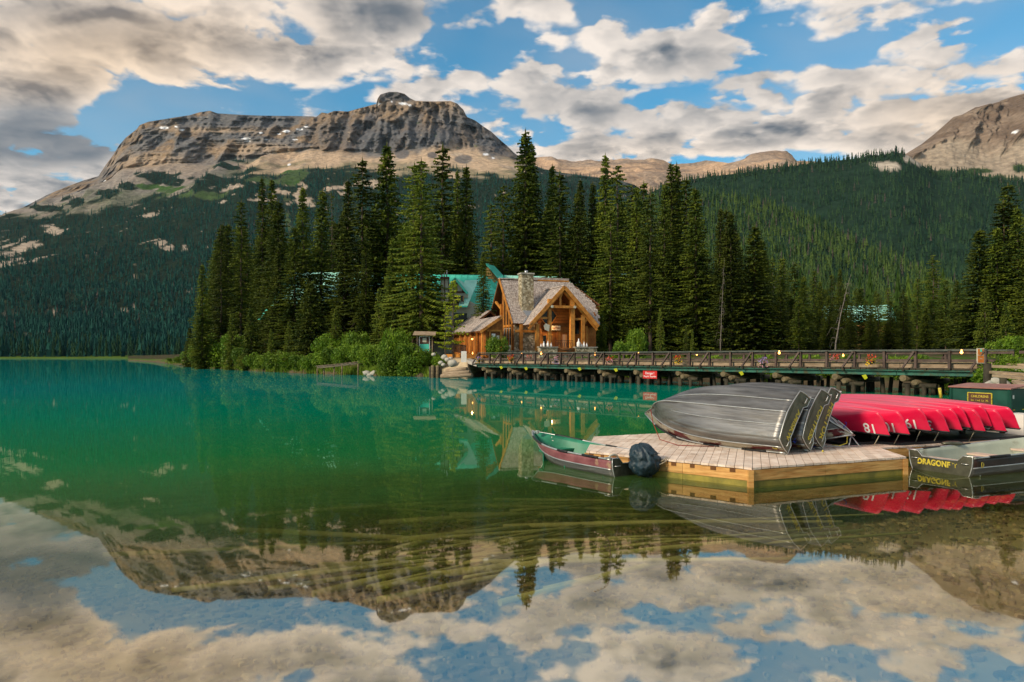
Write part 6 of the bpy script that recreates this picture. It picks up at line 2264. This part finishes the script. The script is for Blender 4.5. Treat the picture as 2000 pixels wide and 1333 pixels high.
def make_skiff(name, label, loc, R_, hull_m, in_m, trim_m='alu_rail', L=3.6, B=1.32, upside=False, side_m=None, benches=True, notch=True, group=None, bench_m='cream', pads=True):
    e = empty(name, (0, 0, 0), label, 'boat', group)
    S = skiff_sections(L, B)
    nr, nc = len(S), len(S[0])
    V_, F_ = [], []
    for row in S:
        full = row + [(x, -y, z) for x, y, z in row[-2::-1]]
        V_ += full
    m_ = 2 * nc - 1
    for i in range(nr - 1):
        for j in range(m_ - 1):
            F_.append((i * m_ + j, i * m_ + j + 1, (i + 1) * m_ + j + 1, (i + 1) * m_ + j))
    mats = [MT[hull_m], MT[in_m], MT[side_m or hull_m], MT[in_m]]
    mb = MB()
    mb.add(V_, F_, True)
    h = mb.build('hull', mats, e)
    for p in h.data.polygons:
        j = p.index % (m_ - 1)
        side = min(j, m_ - 2 - j)
        if side < 3 and side_m:
            p.material_index = 2
    # make the outside the front
    mid = h.data.polygons[(nr // 3) * (m_ - 1) + nc - 1]
    if mid.normal.z > 0:
        h.data.flip_normals()
    es = h.modifiers.new('chines', 'EDGE_SPLIT')
    es.split_angle = R(24)
    so = h.modifiers.new('thickness', 'SOLIDIFY')
    so.thickness = .016
    so.offset = -1
    so.material_offset = 1
    # transom
    r0 = S[0]
    half = [(y, z) for x, y, z in r0]
    if notch:
        nw = B * .26
        top = [(half[0][0], half[0][1] + .03), (nw + .10, half[0][1] + .03), (nw, half[0][1] - .075), (0, half[0][1] - .085)]
    else:
        top = [(half[0][0], half[0][1] + .02), (0, half[0][1] + .02)]
    loop = top[::-1] + half[1:]
    loop = loop + [(-y, z) for y, z in loop[::-1][1:] if abs(y) > 1e-6]
    MB().prism([(-.02, y, z) for y, z in loop], (.035, 0, 0)).build('transom', MT['alu_dark'] if hull_m != 'hull_black' else MT['alu_dark'], e)
    rim = [(-.022, y * .985, z) for y, z in loop]
    MB().tube(rim + [rim[0]], .011, 5, cap=False).build('transom_rim', MT[trim_m], e)
    for sy in (-1, 1):
        c_ = [(-.03, sy * (B * .36 + .055 * math.cos(t)), .35 + .022 * math.sin(t)) for t in (0, 1.05, 2.1, 3.14)]
        MB().tube([(-.02, sy * (B * .36 - .07), .345)] + [(-.055, sy * (B * .36 - .05), .345), (-.055, sy * (B * .36 + .05), .345)] + [(-.02, sy * (B * .36 + .07), .345)], .009, 5).build('handle', MT[trim_m], e)
        MB().beam((-.02, sy * (half[0][0] + .0), half[0][1] + .035), (.14, sy * (half[0][0] + .0), half[0][1] + .035), .09, .012).build('corner_cap', MT[trim_m], e)
    # gunwales with black rubber lengths
    for sy in (-1, 1):
        g = [Vector((r_[0][0], sy * (r_[0][1] + .006), r_[0][2] + .006)) for r_ in S]
        MB().tube(g, .017, 6).build('gunwale', MT[trim_m], e)
        if pads:
            for i0, i1 in ((3, 8), (11, 15), (20, 27)):
                MB().tube([p + Vector((0, sy * .004, .002)) for p in g[i0:i1]], .024, 6).build('rubber_strip', MT['rubber'], e)
        sp = [Vector((r_[3][0], sy * (r_[3][1] + .008), r_[3][2])) for r_ in S[:-1]]
        MB().tube(sp, [.013] * (len(sp) - 1) + [.004], 5).build('spray_rail', MT[trim_m], e)
        for u_, i1 in (((.5), 22), ):
            k_ = 7
            st = [Vector((r_[k_][0], sy * r_[k_][1], r_[k_][2] - .006)) for r_ in S[:i1]]
            MB().tube(st, [.010] * len(st), 5).build('strake', MT[trim_m], e)
    st = [Vector((r_[-1][0], 0, r_[-1][2] - .008)) for r_ in S]
    st += [Vector((S[-1][0][0] + .005, 0, S[-1][0][2] + .0))]
    MB().tube(st, .013, 6).build('keel_strip', MT[trim_m], e)
    if benches:
        for x0, x1, z_ in ((.25, .62, .28), (L * .42, L * .42 + .3, .28), (L * .70, L * .70 + .26, .33)):
            t0 = int(x0 / L * 30)
            wv_ = S[t0 + 1][1][1] * .97
            w2 = S[min(30, int(x1 / L * 30) + 1)][1][1] * .95
            MB().prism([(x0, -wv_, z_), (x1, -w2, z_), (x1, w2, z_), (x0, wv_, z_)], (0, 0, .035)).build('bench', MT[bench_m if (x0 < .5 or bench_m != 'cream') else in_m], e)
            MB().prism([(x0 + .02, -wv_ * .93, .05), (x0 + .05, -wv_ * .93, .05), (x0 + .05, wv_ * .93, .05), (x0 + .02, wv_ * .93, .05)], (0, 0, z_ - .05)).build('bench_front', MT[in_m], e)
    e.matrix_world = Matrix.Translation(Vector(loc)) @ R_.to_4x4()
    e['_S'] = 0
    return e, S


def place_on(e, S, B, R_, target, zmin, sy):
    """put the transom's gunwale corner (side sy) over target; lowest point of the boat on zmin"""
    c = R_ @ Vector((0, sy * S[0][0][1], S[0][0][2]))
    zz_ = min((R_ @ Vector((x, s * y, z))).z for row in S for x, y, z in row for s in (-1, 1))
    e.matrix_world = Matrix.Translation(Vector((target[0] - c.x, target[1] - c.y, zmin - zz_ + .02))) @ R_.to_4x4()


BAX = Vector((-.585, .811, 0)).normalized()
BPX = Vector((.811, .585, 0))
for key, tgt, lab, word, letter, roll, bx_ in (('a', (5.20, 13.62), 'nearest upturned aluminium skiff, its transom lettered AMISKW', 'AMISKW', 'A', 36, (0, 0)),
                                               ('b', (5.80, 14.02), 'middle upturned aluminium skiff, its transom lettered FORTRESS', 'FORTRESS', 'F', 34, (0, 0)),
                                               ('c', (6.20, 14.38), 'farthest upturned aluminium skiff of the leaning three, its transom lettered HECTOR', 'HECTOR', '', 30, (0, 0))):
    nrm = (-BPX * math.cos(R(roll)) + Vector((0, 0, math.sin(R(roll)))))
    R_ = frame(BAX + Vector((0, 0, .02)), -nrm)
    e, S = make_skiff('skiff', lab, (0, 0, 0), R_, 'alu', 'alu_dark', benches=False, L=4.15, B=1.36, side_m='maroon_alu', group='upturned skiffs leaning on the dock')
    place_on(e, S, 1.36, R_, tgt, DKZ, -1)
    lettering(word, .165 if key != 'c' else .20, MT['yellow'], e, (-.024, -.10, .315), (0, -1, 0), (0, 0, 1), bold=.006, xs=1.0)
    if letter:
        lettering(letter, .13, MT['yellow'], e, (.16, -.63, .36), (1, 0, 0), (0, .12, 1), bold=.008)
    MB().prism([(-.021, -.28, .10), (-.021, .22, .10), (-.021, .22, .30), (-.021, -.28, .30)], (-.004, 0, 0)).build('motor_plate', MT['alu_dark'], e)

# fourth skiff: lower, bow towards the viewer
nrm = (-BPX * math.cos(R(52)) + Vector((0, 0, math.sin(R(52)))))
R4 = frame(Vector((.50, -.86, 0)), -nrm)
e, S = make_skiff('skiff', 'fourth upturned aluminium skiff, only its bow showing past HECTOR on a low trestle', (0, 0, 0), R4, 'alu', 'alu_dark', benches=False, L=3.4, B=1.25, side_m='maroon_alu', group='upturned skiffs leaning on the dock')
bowl = R4 @ Vector((S[-1][0][0], 0, S[-1][0][2]))
e.matrix_world = Matrix.Translation(PX(1664, 848, 14.65) - bowl) @ R4.to_4x4()
tr_ = empty('trestle', (6.7, 14.9, DKZ), 'low folding trestle under the bow of the fourth skiff', 'trestle')
for x in (-.45, .25):
    MB().tube([(x, -.1, 0), (x + .12, .05, .22)], .014, 5).build('leg', MT['alu_rail'], tr_)
    MB().tube([(x + .24, -.1, 0), (x + .12, .05, .22)], .014, 5).build('leg', MT['alu_rail'], tr_)
MB().tube([(-.45, .05, .23), (.45, .05, .23)], .018, 5).build('top_bar', MT['alu_rail'], tr_)
MB().tube([(-.5, -.1, .02), (.45, -.1, .02)], .012, 5).build('foot_bar', MT['alu_rail'], tr_)

# floating skiff with the covered outboard
ax1 = Vector((-.565, .825, 0)).normalized()
R1 = frame(ax1 + Vector((0, 0, .0)), (0, 0, 1))
e1, S1 = make_skiff('moored_skiff', 'moored maroon skiff with flaking green inside and white gunwales, left of the dock', (2.30, 13.42, -.15), R1, 'alu', 'green_in', L=3.25, B=1.28, side_m='maroon', bench_m='cream')
cd_ = MB()
for i in range(2):
    cd_.beam((-.03, .30, .22), (-.03, .30, .23), .02, .1)
# steering hoop / fuel can
MB().tube([(.42 + .0, .16 + .17 * math.cos(t), .31 + .17 * math.sin(t)) for t in [k * math.pi / 8 for k in range(9)]], .022, 6).build('hoop', MT['cream'], e1)
MB().box(.30, .62, -.30, -.02, .30, .42).build('tank', MT['cream'], e1)
MB().tube([(3.16, 0, .62), (3.26, 0, .68)], .03, 6).build('bow_eye', MT['alu_rail'], e1)
MB().box(2.98, 3.04, .02, .06, .64, .70).tube([(3.01, .04, .7), (3.01, .04, .71)], .05, 8).build('bow_light', MT['alu_rail'], e1)
# tarp over the outboard
r_ = random.Random(4)
tb = MB()
n_, m_ = 64, 40
vv_ = []
for i in range(m_ + 1):
    t = math.pi * i / m_
    for k in range(n_):
        a = 2 * math.pi * k / n_
        wq = float(vnoise(np.array(math.cos(a) * 2 + 5), np.array(math.sin(a) * 2 + 5), np.array(t * 1.3)))
        fold = .20 * (1 - abs(2 * float(vnoise(np.array(math.cos(a) * 3.2 + wq * 2), np.array(math.sin(a) * 3.2), np.array(t * .8 + 3))) - 1)) ** 2 + .12 * (1 - abs(2 * float(vnoise(np.array(math.cos(a) * 7 + wq * 3), np.array(math.sin(a) * 7), np.array(t * 2.2 + 8))) - 1)) ** 2 + .0 * (1 - abs(2 * float(vnoise(np.array(a * 4.3 + t), np.array(t * 2.3), np.array(1.0))) - 1)) + .03 * math.sin(a * 5 + t * 2.5)
        base = .90 + fold * .55 - .15 * max(0.0, 1 - abs(math.sin(3.5 * a + 5 * wq + .5 * t)) * 2.2) * math.sin(t) - .08 * max(0.0, 1 - abs(math.sin(8.5 * a + 7 * wq - t)) * 2.0)
        flare = 1.0 + .12 * math.sin(t) * (i / m_)
        vv_.append((.285 * base * max(0.0, math.sin(t)) ** .8 * math.cos(a) * flare, .30 * base * max(0.0, math.sin(t)) ** .8 * math.sin(a) * flare, .30 * math.cos(t) * (1 + .4 * fold)))
vv_ = [(x * (1.06 if z < 0 else .92) - .05 * (z > 0) * z * 3, y, z * (1.08 if z < 0 else 1.0)) for x, y, z in vv_]
ff_ = [(i * n_ + k, (i + 1) * n_ + k, (i + 1) * n_ + (k + 1) % n_, i * n_ + (k + 1) % n_) for i in range(m_) for k in range(n_)]
tb.add(vv_, ff_, True)
ob = empty('covered_outboard', tuple(PX(1259, 897, 13.12)), 'outboard motor wrapped in a creased blue black tarpaulin on the moored maroon skiff', 'outboard motor')
ob.rotation_euler = (R(4), R(-12), 0)
ob.scale = (.95, .95, .92)
tb.build('tarpaulin', MT['tarp'], ob)
MB().box(-.07, .07, -.06, .06, -.75, -.15).build('motor_leg', MT['rubber'], ob)

# lettered skiff at right
ax2 = Vector((.905, .425, 0)).normalized()
R2 = frame(ax2, (0, 0, 1))
e2, S2 = make_skiff('moored_skiff', 'moored dark skiff lettered DRAGONFLY at the right of the dock, its transom facing the viewer', (8.14, 13.62, -.12), R2, 'alu', 'sage', L=4.2, B=1.36, side_m='hull_black', bench_m='pink_seat')
lettering('DRAGONF', .145, MT['yellow'], e2, (-.026, .12, .285), (0, -1, 0), (0, 0, 1), bold=.007, xs=.9)
lettering("'Y", .12, MT['yellow'], e2, (-.026, -.29, .285), (0, -1, 0), (0, 0, 1), bold=.0)
lettering('D', .14, MT['yellow'], e2, (.22, -.655, .33), (1, 0, 0), (0, 0, 1), bold=.002, xs=.8)


# ------------------------------------------------------------------ canoes
def canoe_section(t, L=5.0, B=.90):
    """t in -1..1; returns half points gunwale to keel"""
    a = abs(t)
    w_ = B / 2 * (1 - a ** 2.0) ** .92 if a < 1 else 0
    w_ = max(w_, .008)
    zs = .36 + .17 * a ** 3.2
    zk = .0 + .03 * a ** 4
    if a > .935:
        q = min(1, (a - .935) / .065)
        zk = zk + (zs - zk - .004) * (1 - math.sqrt(max(0, 1 - q * q)))
    x = L / 2 * t * (1 if a < .9 else 1)
    pts = []
    for u in np.linspace(0, 1, 11):
        th = u * math.pi / 2
        y = w_ * math.cos(th) ** (.60)
        z = zs - (zs - zk) * math.sin(th) ** (.85)
        if u < .4:
            y *= 1 - .03 * (1 - u / .4)
        pts.append((x, y, z))
    pts[-1] = (x, 0, zk)
    return pts


def canoe_mesh():
    ts = np.concatenate([np.linspace(-1, -.9, 8)[:-1], np.linspace(-.9, .9, 33), np.linspace(.9, 1, 8)[1:]])
    rows = [canoe_section(float(t)) for t in ts]
    nc = len(rows[0])
    V_, F_ = [], []
    for row in rows:
        V_ += row + [(x, -y, z) for x, y, z in row[-2::-1]]
    m_ = 2 * nc - 1
    for i in range(len(rows) - 1):
        for j in range(m_ - 1):
            F_.append((i * m_ + j, i * m_ + j + 1, (i + 1) * m_ + j + 1, (i + 1) * m_ + j))
    return rows, V_, F_, m_


rows, CV, CF, cm = canoe_mesh()
tmp = MB().add(CV, CF, True).build('hull', [MT['canoe'], MT['rubber']], None)
if tmp.data.polygons[(len(rows) // 2) * (cm - 1) + 10].normal.z > 0:
    tmp.data.flip_normals()
CME = tmp.data
bpy.data.objects.remove(tmp)
CBVH = BVHTree.FromPolygons([Vector(v) for v in CV], CF)
gm = MB()
for sy in (-1, 1):
    gm.tube([Vector((r[0][0], sy * (r[0][1] + .004), r[0][2] + .004)) for r in rows], .016, 6)
gme_o = gm.build('gunwale', MT['rubber'], None)
GME = gme_o.data
bpy.data.objects.remove(gme_o)
kt = MB().tube([Vector((r[-1][0], 0, r[-1][2] - .003)) for r in rows[3:-3]], .005, 5).build('keel_line', MT['canoe_line'], None)
KME = kt.data
bpy.data.objects.remove(kt)
ym = MB()
for x in (-1.1, .0, 1.1):
    ww = canoe_section(x / 2.5)[0][1]
    ym.beam((x, -ww, .35), (x, ww, .35), .08, .02)
ymo = ym.build('thwart', MT['soffit'], None)
YME = ymo.data
bpy.data.objects.remove(ymo)


def wrap_text(body, size, cx, cz, parent, side=1, m='white', name='number', bold=.004):
    """lettering laid on the canoe's flank (side +1 = +y). cx along the hull, cz height"""
    me = text_mesh(body, size, 0.0, bold)
    import bmesh
    bm = bmesh.new()
    bm.from_mesh(me)
    bmesh.ops.triangulate(bm, faces=bm.faces[:])
    for _k in range(3):
        bmesh.ops.subdivide_edges(bm, edges=[e for e in bm.edges if e.calc_length() > .022], cuts=1)
        bmesh.ops.triangulate(bm, faces=bm.faces[:])
    bmesh.ops.triangulate(bm, faces=bm.faces[:])
    for v in bm.verts:
        # text x -> hull -x for +y flank viewed from outside with keel down; upside-down reading is right for an upturned boat
        x = cx - side * v.co.x
        z = cz + v.co.y
        d_ = Vector((0, -side * .83, .56))
        o_ = Vector((x, side * (.22 + .56 * v.co.y), cz + .83 * v.co.y)) - d_ * 1.5
        hit = CBVH.ray_cast(o_, d_)
        if hit[0] is not None:
            n_ = hit[1] if hit[1].y * side > 0 else -hit[1]
            v.co = hit[0] + n_ * .010
        else:
            v.co = Vector((x, 0, z))
    bm.to_mesh(me)
    bm.free()
    me.materials.clear()
    me.materials.append(MT[m])
    o = bpy.data.objects.new(name, me)
    COL.objects.link(o)
    o.parent = parent
    return o


CAXIS = Vector((.34, -.94, 0)).normalized()      # bow points at the viewer's right
CLEFT = Vector((-.94, -.34, 0)).normalized()
CN = [(1738, 851, '18', 14.75, 'red canoe numbered 18, nearest the upturned skiffs'), (1777, 849, '10', 14.9, 'red canoe numbered 10, second in the row'), (1819, 842, '19', 15.1, 'red canoe numbered 19, third in the row'),
      (1855, 844, '3', 15.2, 'red canoe numbered 3, fourth in the row'), (1880, 841, '14', 15.35, 'red canoe numbered 14, fifth in the row'), (1896, 836, '1', 15.5, 'red canoe squeezed in behind number 14'),
      (1925, 843, '7', 15.45, 'red canoe seventh from the skiffs with half hidden number'), (1938, 834, '11', 15.75, 'red canoe numbered 11, third from the right end of the row'), (1966, 843, '2', 15.65, 'red canoe numbered 2, second from the right end of the row'),
      (1992, 838, '', 15.9, 'red canoe without number at the right end of the row')]
for i, (px, py, num, D, lab) in enumerate(CN):
    nrm = CLEFT * .36 + Vector((0, 0, .93))
    Rc = frame(CAXIS * -1, -nrm)      # local +x towards the far end
    # the numbered flank is the one turned to the viewer's left/up
    e = empty('canoe', (0, 0, 0), lab, 'canoe', 'red canoes upturned in a row on the dock')
    for nm, me in (('hull', CME), ('gunwale', GME), ('keel_line', KME), ('thwart', YME)):
        o = bpy.data.objects.new(nm, me)
        COL.objects.link(o)
        o.parent = e
    tip = Vector((-2.5, 0, .53))
    e.matrix_world = Matrix.Translation(PX(px, py, D) - Rc @ tip) @ Rc.to_4x4()
    bdir = Rc @ Vector((0, 1, 0))
    side = 1 if bdir.z < 0 and bdir.dot(CLEFT) > 0 else (1 if bdir.dot(CLEFT) > 0 else -1)
    if num:
        wrap_text(num, .25, -2.17, .27, e, side)
    if i == 0:
        wrap_text('FOR RENTALS ONLY', .055, -1.62, .42, e, side, bold=0, name='small_lettering')
    # loop of rope under the bow
    if i in (0, 1, 2, 3, 6):
        b_ = Rc @ Vector((-2.25, 0, .45)) + e.matrix_world.translation
        rp = MB().tube([b_, b_ + Vector((-.02, -.05, -.10)), b_ + Vector((-.06, -.03, -.20)), Vector((b_.x - .10, b_.y, DKZ + .02))], .009, 5).build('rope', MT['rope'])
        tag(rp, 'thin rope hanging from the bow of canoe ' + (num or 'at the end'), 'rope', 'ropes hanging from the canoes')
# racks under the canoes
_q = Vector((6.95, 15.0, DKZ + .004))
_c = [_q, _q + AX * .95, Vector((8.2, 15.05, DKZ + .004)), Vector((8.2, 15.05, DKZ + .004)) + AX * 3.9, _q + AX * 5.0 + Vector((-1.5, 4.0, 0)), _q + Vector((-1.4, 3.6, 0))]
rb = MB().prism(_c, (0, 0, .05)).build('canoe_shade_slab', MT['rubber'])  # black slab added on the deck to paint the deep shade under the canoes
tag(rb, 'black mat on the dock under the row of red canoes', 'mat')  # no real mat: the added slab that paints the shade under the canoes
for k in range(2):
    a_ = Vector((8.0, 15.9, 0)) + Vector((-.34, .94, 0)) * (1.9 * k)
    b_ = a_ + AX * 4.3
    rk = empty('canoe_rack', (a_.x, a_.y, DKZ), ['front', 'rear'][k] + ' dark timber rack carrying the row of canoes', 'rack')
    MB().beam((0, 0, .26), (b_.x - a_.x, b_.y - a_.y, .26), .1, .1).build('rail', MT['bridge_dark'], rk)
    for j in range(4):
        q = (b_ - a_) * (j / 3)
        MB().beam((q.x, q.y, 0), (q.x, q.y, .21), .1, .1).build('leg', MT['bridge_dark'], rk)

# ------------------------------------------------------------------ storage boxes


def storage_box(loc, a, b_, h, label, sign=False):
    """a,b_ = floor edge vectors from the near left corner"""
    e = empty('storage_box', tuple(loc), label, 'box')
    a, b_ = Vector(a), Vector(b_)
    up = Vector((0, 0, h))
    MB().prism([(0, 0, 0), a, a + b_, b_], up).build('body', MT['green_box'], e)
    ua, ub = a.normalized(), b_.normalized()
    o = .06
    p = [-ua * o - ub * o + up, a + ua * o - ub * o + up, a + b_ + ua * o + ub * o + up + Vector((0, 0, .07)), b_ - ua * o + ub * o + up + Vector((0, 0, .07))]
    MB().prism([q + Vector((0, 0, .003)) for q in p], (0, 0, .03)).build('lid', MT['brown_lid'], e)
    for q in (Vector((0, 0, 0)), a, ):
        MB().beam(q + Vector((0, 0, .01)) - ub * .01, q + up * .99 - ub * .01, .06, .06).build('corner_board', MT['green_box'], e)
    if sign:
        n_ = -ub
        c = a * .51 + Vector((0, 0, h * .73)) + n_ * .012
        w_, hh = .60, .34
        MB().prism([c - ua * w_ / 2 - Vector((0, 0, hh / 2)), c + ua * w_ / 2 - Vector((0, 0, hh / 2)), c + ua * w_ / 2 + Vector((0, 0, hh / 2)), c - ua * w_ / 2 + Vector((0, 0, hh / 2))], n_ * .01).build('sign_panel', MT['brown_trim'], e)
        f_ = MB()
        cc = c + n_ * .014
        k = [cc - ua * w_ / 2 - Vector((0, 0, hh / 2)), cc + ua * w_ / 2 - Vector((0, 0, hh / 2)), cc + ua * w_ / 2 + Vector((0, 0, hh / 2)), cc - ua * w_ / 2 + Vector((0, 0, hh / 2))]
        for i in range(4):
            f_.beam(k[i], k[(i + 1) % 4], .02, .02)
        f_.build('sign_border', MT['yellow'], e)
        lettering('CHILDRENS', .085, MT['yellow'], e, cc + Vector((0, 0, .08)), ua, (0, 0, 1), bold=.001, xs=.95)
        lettering('Sm  Med  Lg  XL', .065, MT['yellow'], e, cc + Vector((0, 0, -.02)), ua, (0, 0, 1), xs=.95)
        # hasp and latches on the end
        ne = ua
        c2 = a + b_ * .15 + Vector((0, 0, h * .82)) + ne * .012
        MB().box(c2.x - .02, c2.x + .02, c2.y - .02, c2.y + .02, c2.z - .04, c2.z + .05).build('hasp', MT['alu_rail'], e)
        for t, z_ in ((.2, .52), (.75, .52)):
            c2 = a + b_ * t + Vector((0, 0, h * z_)) + ne * .012
            MB().beam(c2 - ub * .05, c2 + ub * .05, .012, .02).build('latch', MT['yellow'], e)
    return e


storage_box((11.62, 18.95, DKZ), (.62, -1.32, 0), (.74, .42, 0), 1.06, 'dark green storage box with brown lid and yellow lettered sign behind the canoes', True)
storage_box((13.3, 19.0, DKZ), (.62, -1.32, 0), (.9, .42, 0), .88, 'second dark green storage box cut by the right edge of the photo')
o = MB().prism([(0, 0, 0), (.45, .18, 0), (.3, .6, 0), (-.15, .42, 0)], (0, 0, .5)).build('pale_crate', MT['concrete'])
o.location = (12.1, 16.95, DKZ)
tag(o, 'pale crate standing on the dock behind the rightmost canoe', 'crate')
o = MB().tube([(0, 0, 0), (.02, 0, .28)], .04, 6).build('yellow_stake', MT['yellow'])
o.location = PX(1838, 778, 19.5)
o.rotation_euler = (0, R(-12), 0)
tag(o, 'short yellow stake sticking up behind the canoes', 'stake')
# paddle
pd = MB().tube([(0, 0, 0), (1.5, .62, .03)], .016, 6)
pdl = empty('paddle', (9.35, 14.98, DKZ + .05), 'grey paddle lying on the dock edge under the canoes', 'paddle')
pd.build('shaft', MT['kerb'], pdl)
MB().ball((-.2, -.08, .02), (.24, .09, .05), 10, 6).build('blade', MT['alu_dark'], pdl)

# ropes
b0 = PX(1271, 800, 15.9)
o = MB().tube([b0, b0 + Vector((.01, -.2, -.28)), Vector((b0.x + .10, b0.y - .5, .42)), Vector((b0.x + .4, b0.y - .9, .345)), Vector((b0.x + 1.1, b0.y - 1.1, .345))], .009, 5).build('rope', MT['rope_red'])
tag(o, 'reddish painter rope hanging from the bow of the AMISKW skiff', 'rope')
pts = []
q = Vector((5.45, 13.85, .60))
for i in range(34):
    pts.append(q.copy())
    q += Vector((.022 + rnd.uniform(-.04, .04), .014 + rnd.uniform(-.04, .04), rnd.uniform(-.06, .05) - .003))
    q.z = max(.36, q.z)
o = MB().tube(pts, .007, 4).build('rope', MT['rope_blue'])
tag(o, 'tangled blue rope between the AMISKW and FORTRESS skiffs', 'rope')
p0 = PX(1650, 825, 14.8)
o = MB().tube([p0 + Vector((.12 * math.sin(i * 1.3) * .3, 0, -.028 * i + .02 * math.sin(i * 2))) for i in range(9)], .008, 4).build('rope', MT['rope_blue'])
tag(o, 'blue rope tied at the bow of the fourth skiff', 'rope')
o = MB().tube([PX(1655, 850, 14.7), PX(1654, 866, 14.6), PX(1640, 871, 14.5), PX(1625, 869, 14.6)], .009, 4).build('rope', MT['yellow'])
tag(o, 'yellow rope hanging under the bow of the fourth skiff', 'rope')
o = MB().tube([PX(1290, 902, 13.0), PX(1296, 899, 13.0), PX(1302, 894, 13.1), PX(1308, 897, 13.1), PX(1298, 903, 13.0), PX(1288, 908, 12.95)], .010, 5).build('rope', MT['rope'])
tag(o, 'pale knotted mooring rope between tarpaulin and dock edge', 'rope')
o = MB().ball((0, 0, 0), .022, 8, 6).build('float', MT['yellow'])
o.location = (6.05, 13.95, DKZ + .03)
tag(o, 'tiny yellow float lying on the dock by the FORTRESS transom', 'float')

# twig rising from the water in front
D0 = 1400 * 2.2 / (1098 - 697)
tw = empty('twig', tuple(PX(1190, 1098, D0)), 'thin bare twig with seed tufts rising from the water in the foreground', 'twig')
tw.location.z = 0


def TW(px, py):
    p = PX(px, py, D0)
    return Vector((p.x - tw.location.x, 0, p.z))


MB().tube([TW(1191, 1102) - Vector((0, 0, .05)), TW(1192, 1080), TW(1191, 1065), TW(1187, 1053), TW(1180, 1047), TW(1170, 1042), TW(1160, 1040)], [.0035, .003, .003, .003, .0025, .002, .0015], 5).build('stem', MT['bark'], tw)
for a, b_ in (((1191, 1066), (1176, 1058)), ((1190, 1070), (1172, 1063)), ((1189, 1074), (1182, 1070)), ((1190, 1078), (1194, 1085)), ((1191, 1068), (1178, 1068)), ((1190, 1072), (1168, 1066))):
    MB().tube([TW(*a), TW(*b_)], [.002, .001], 4).build('side_twig', MT['bark'], tw)
for px, py in ((1162, 1040), (1168, 1043), (1174, 1046), (1181, 1049), (1186, 1056), (1168, 1066), (1171, 1070), (1163, 1064), (1188, 1062)):
    MB().ball(TW(px, py), (.008, .006, .006), 6, 4, .3).build('seed_tuft', MT['kerb'], tw)
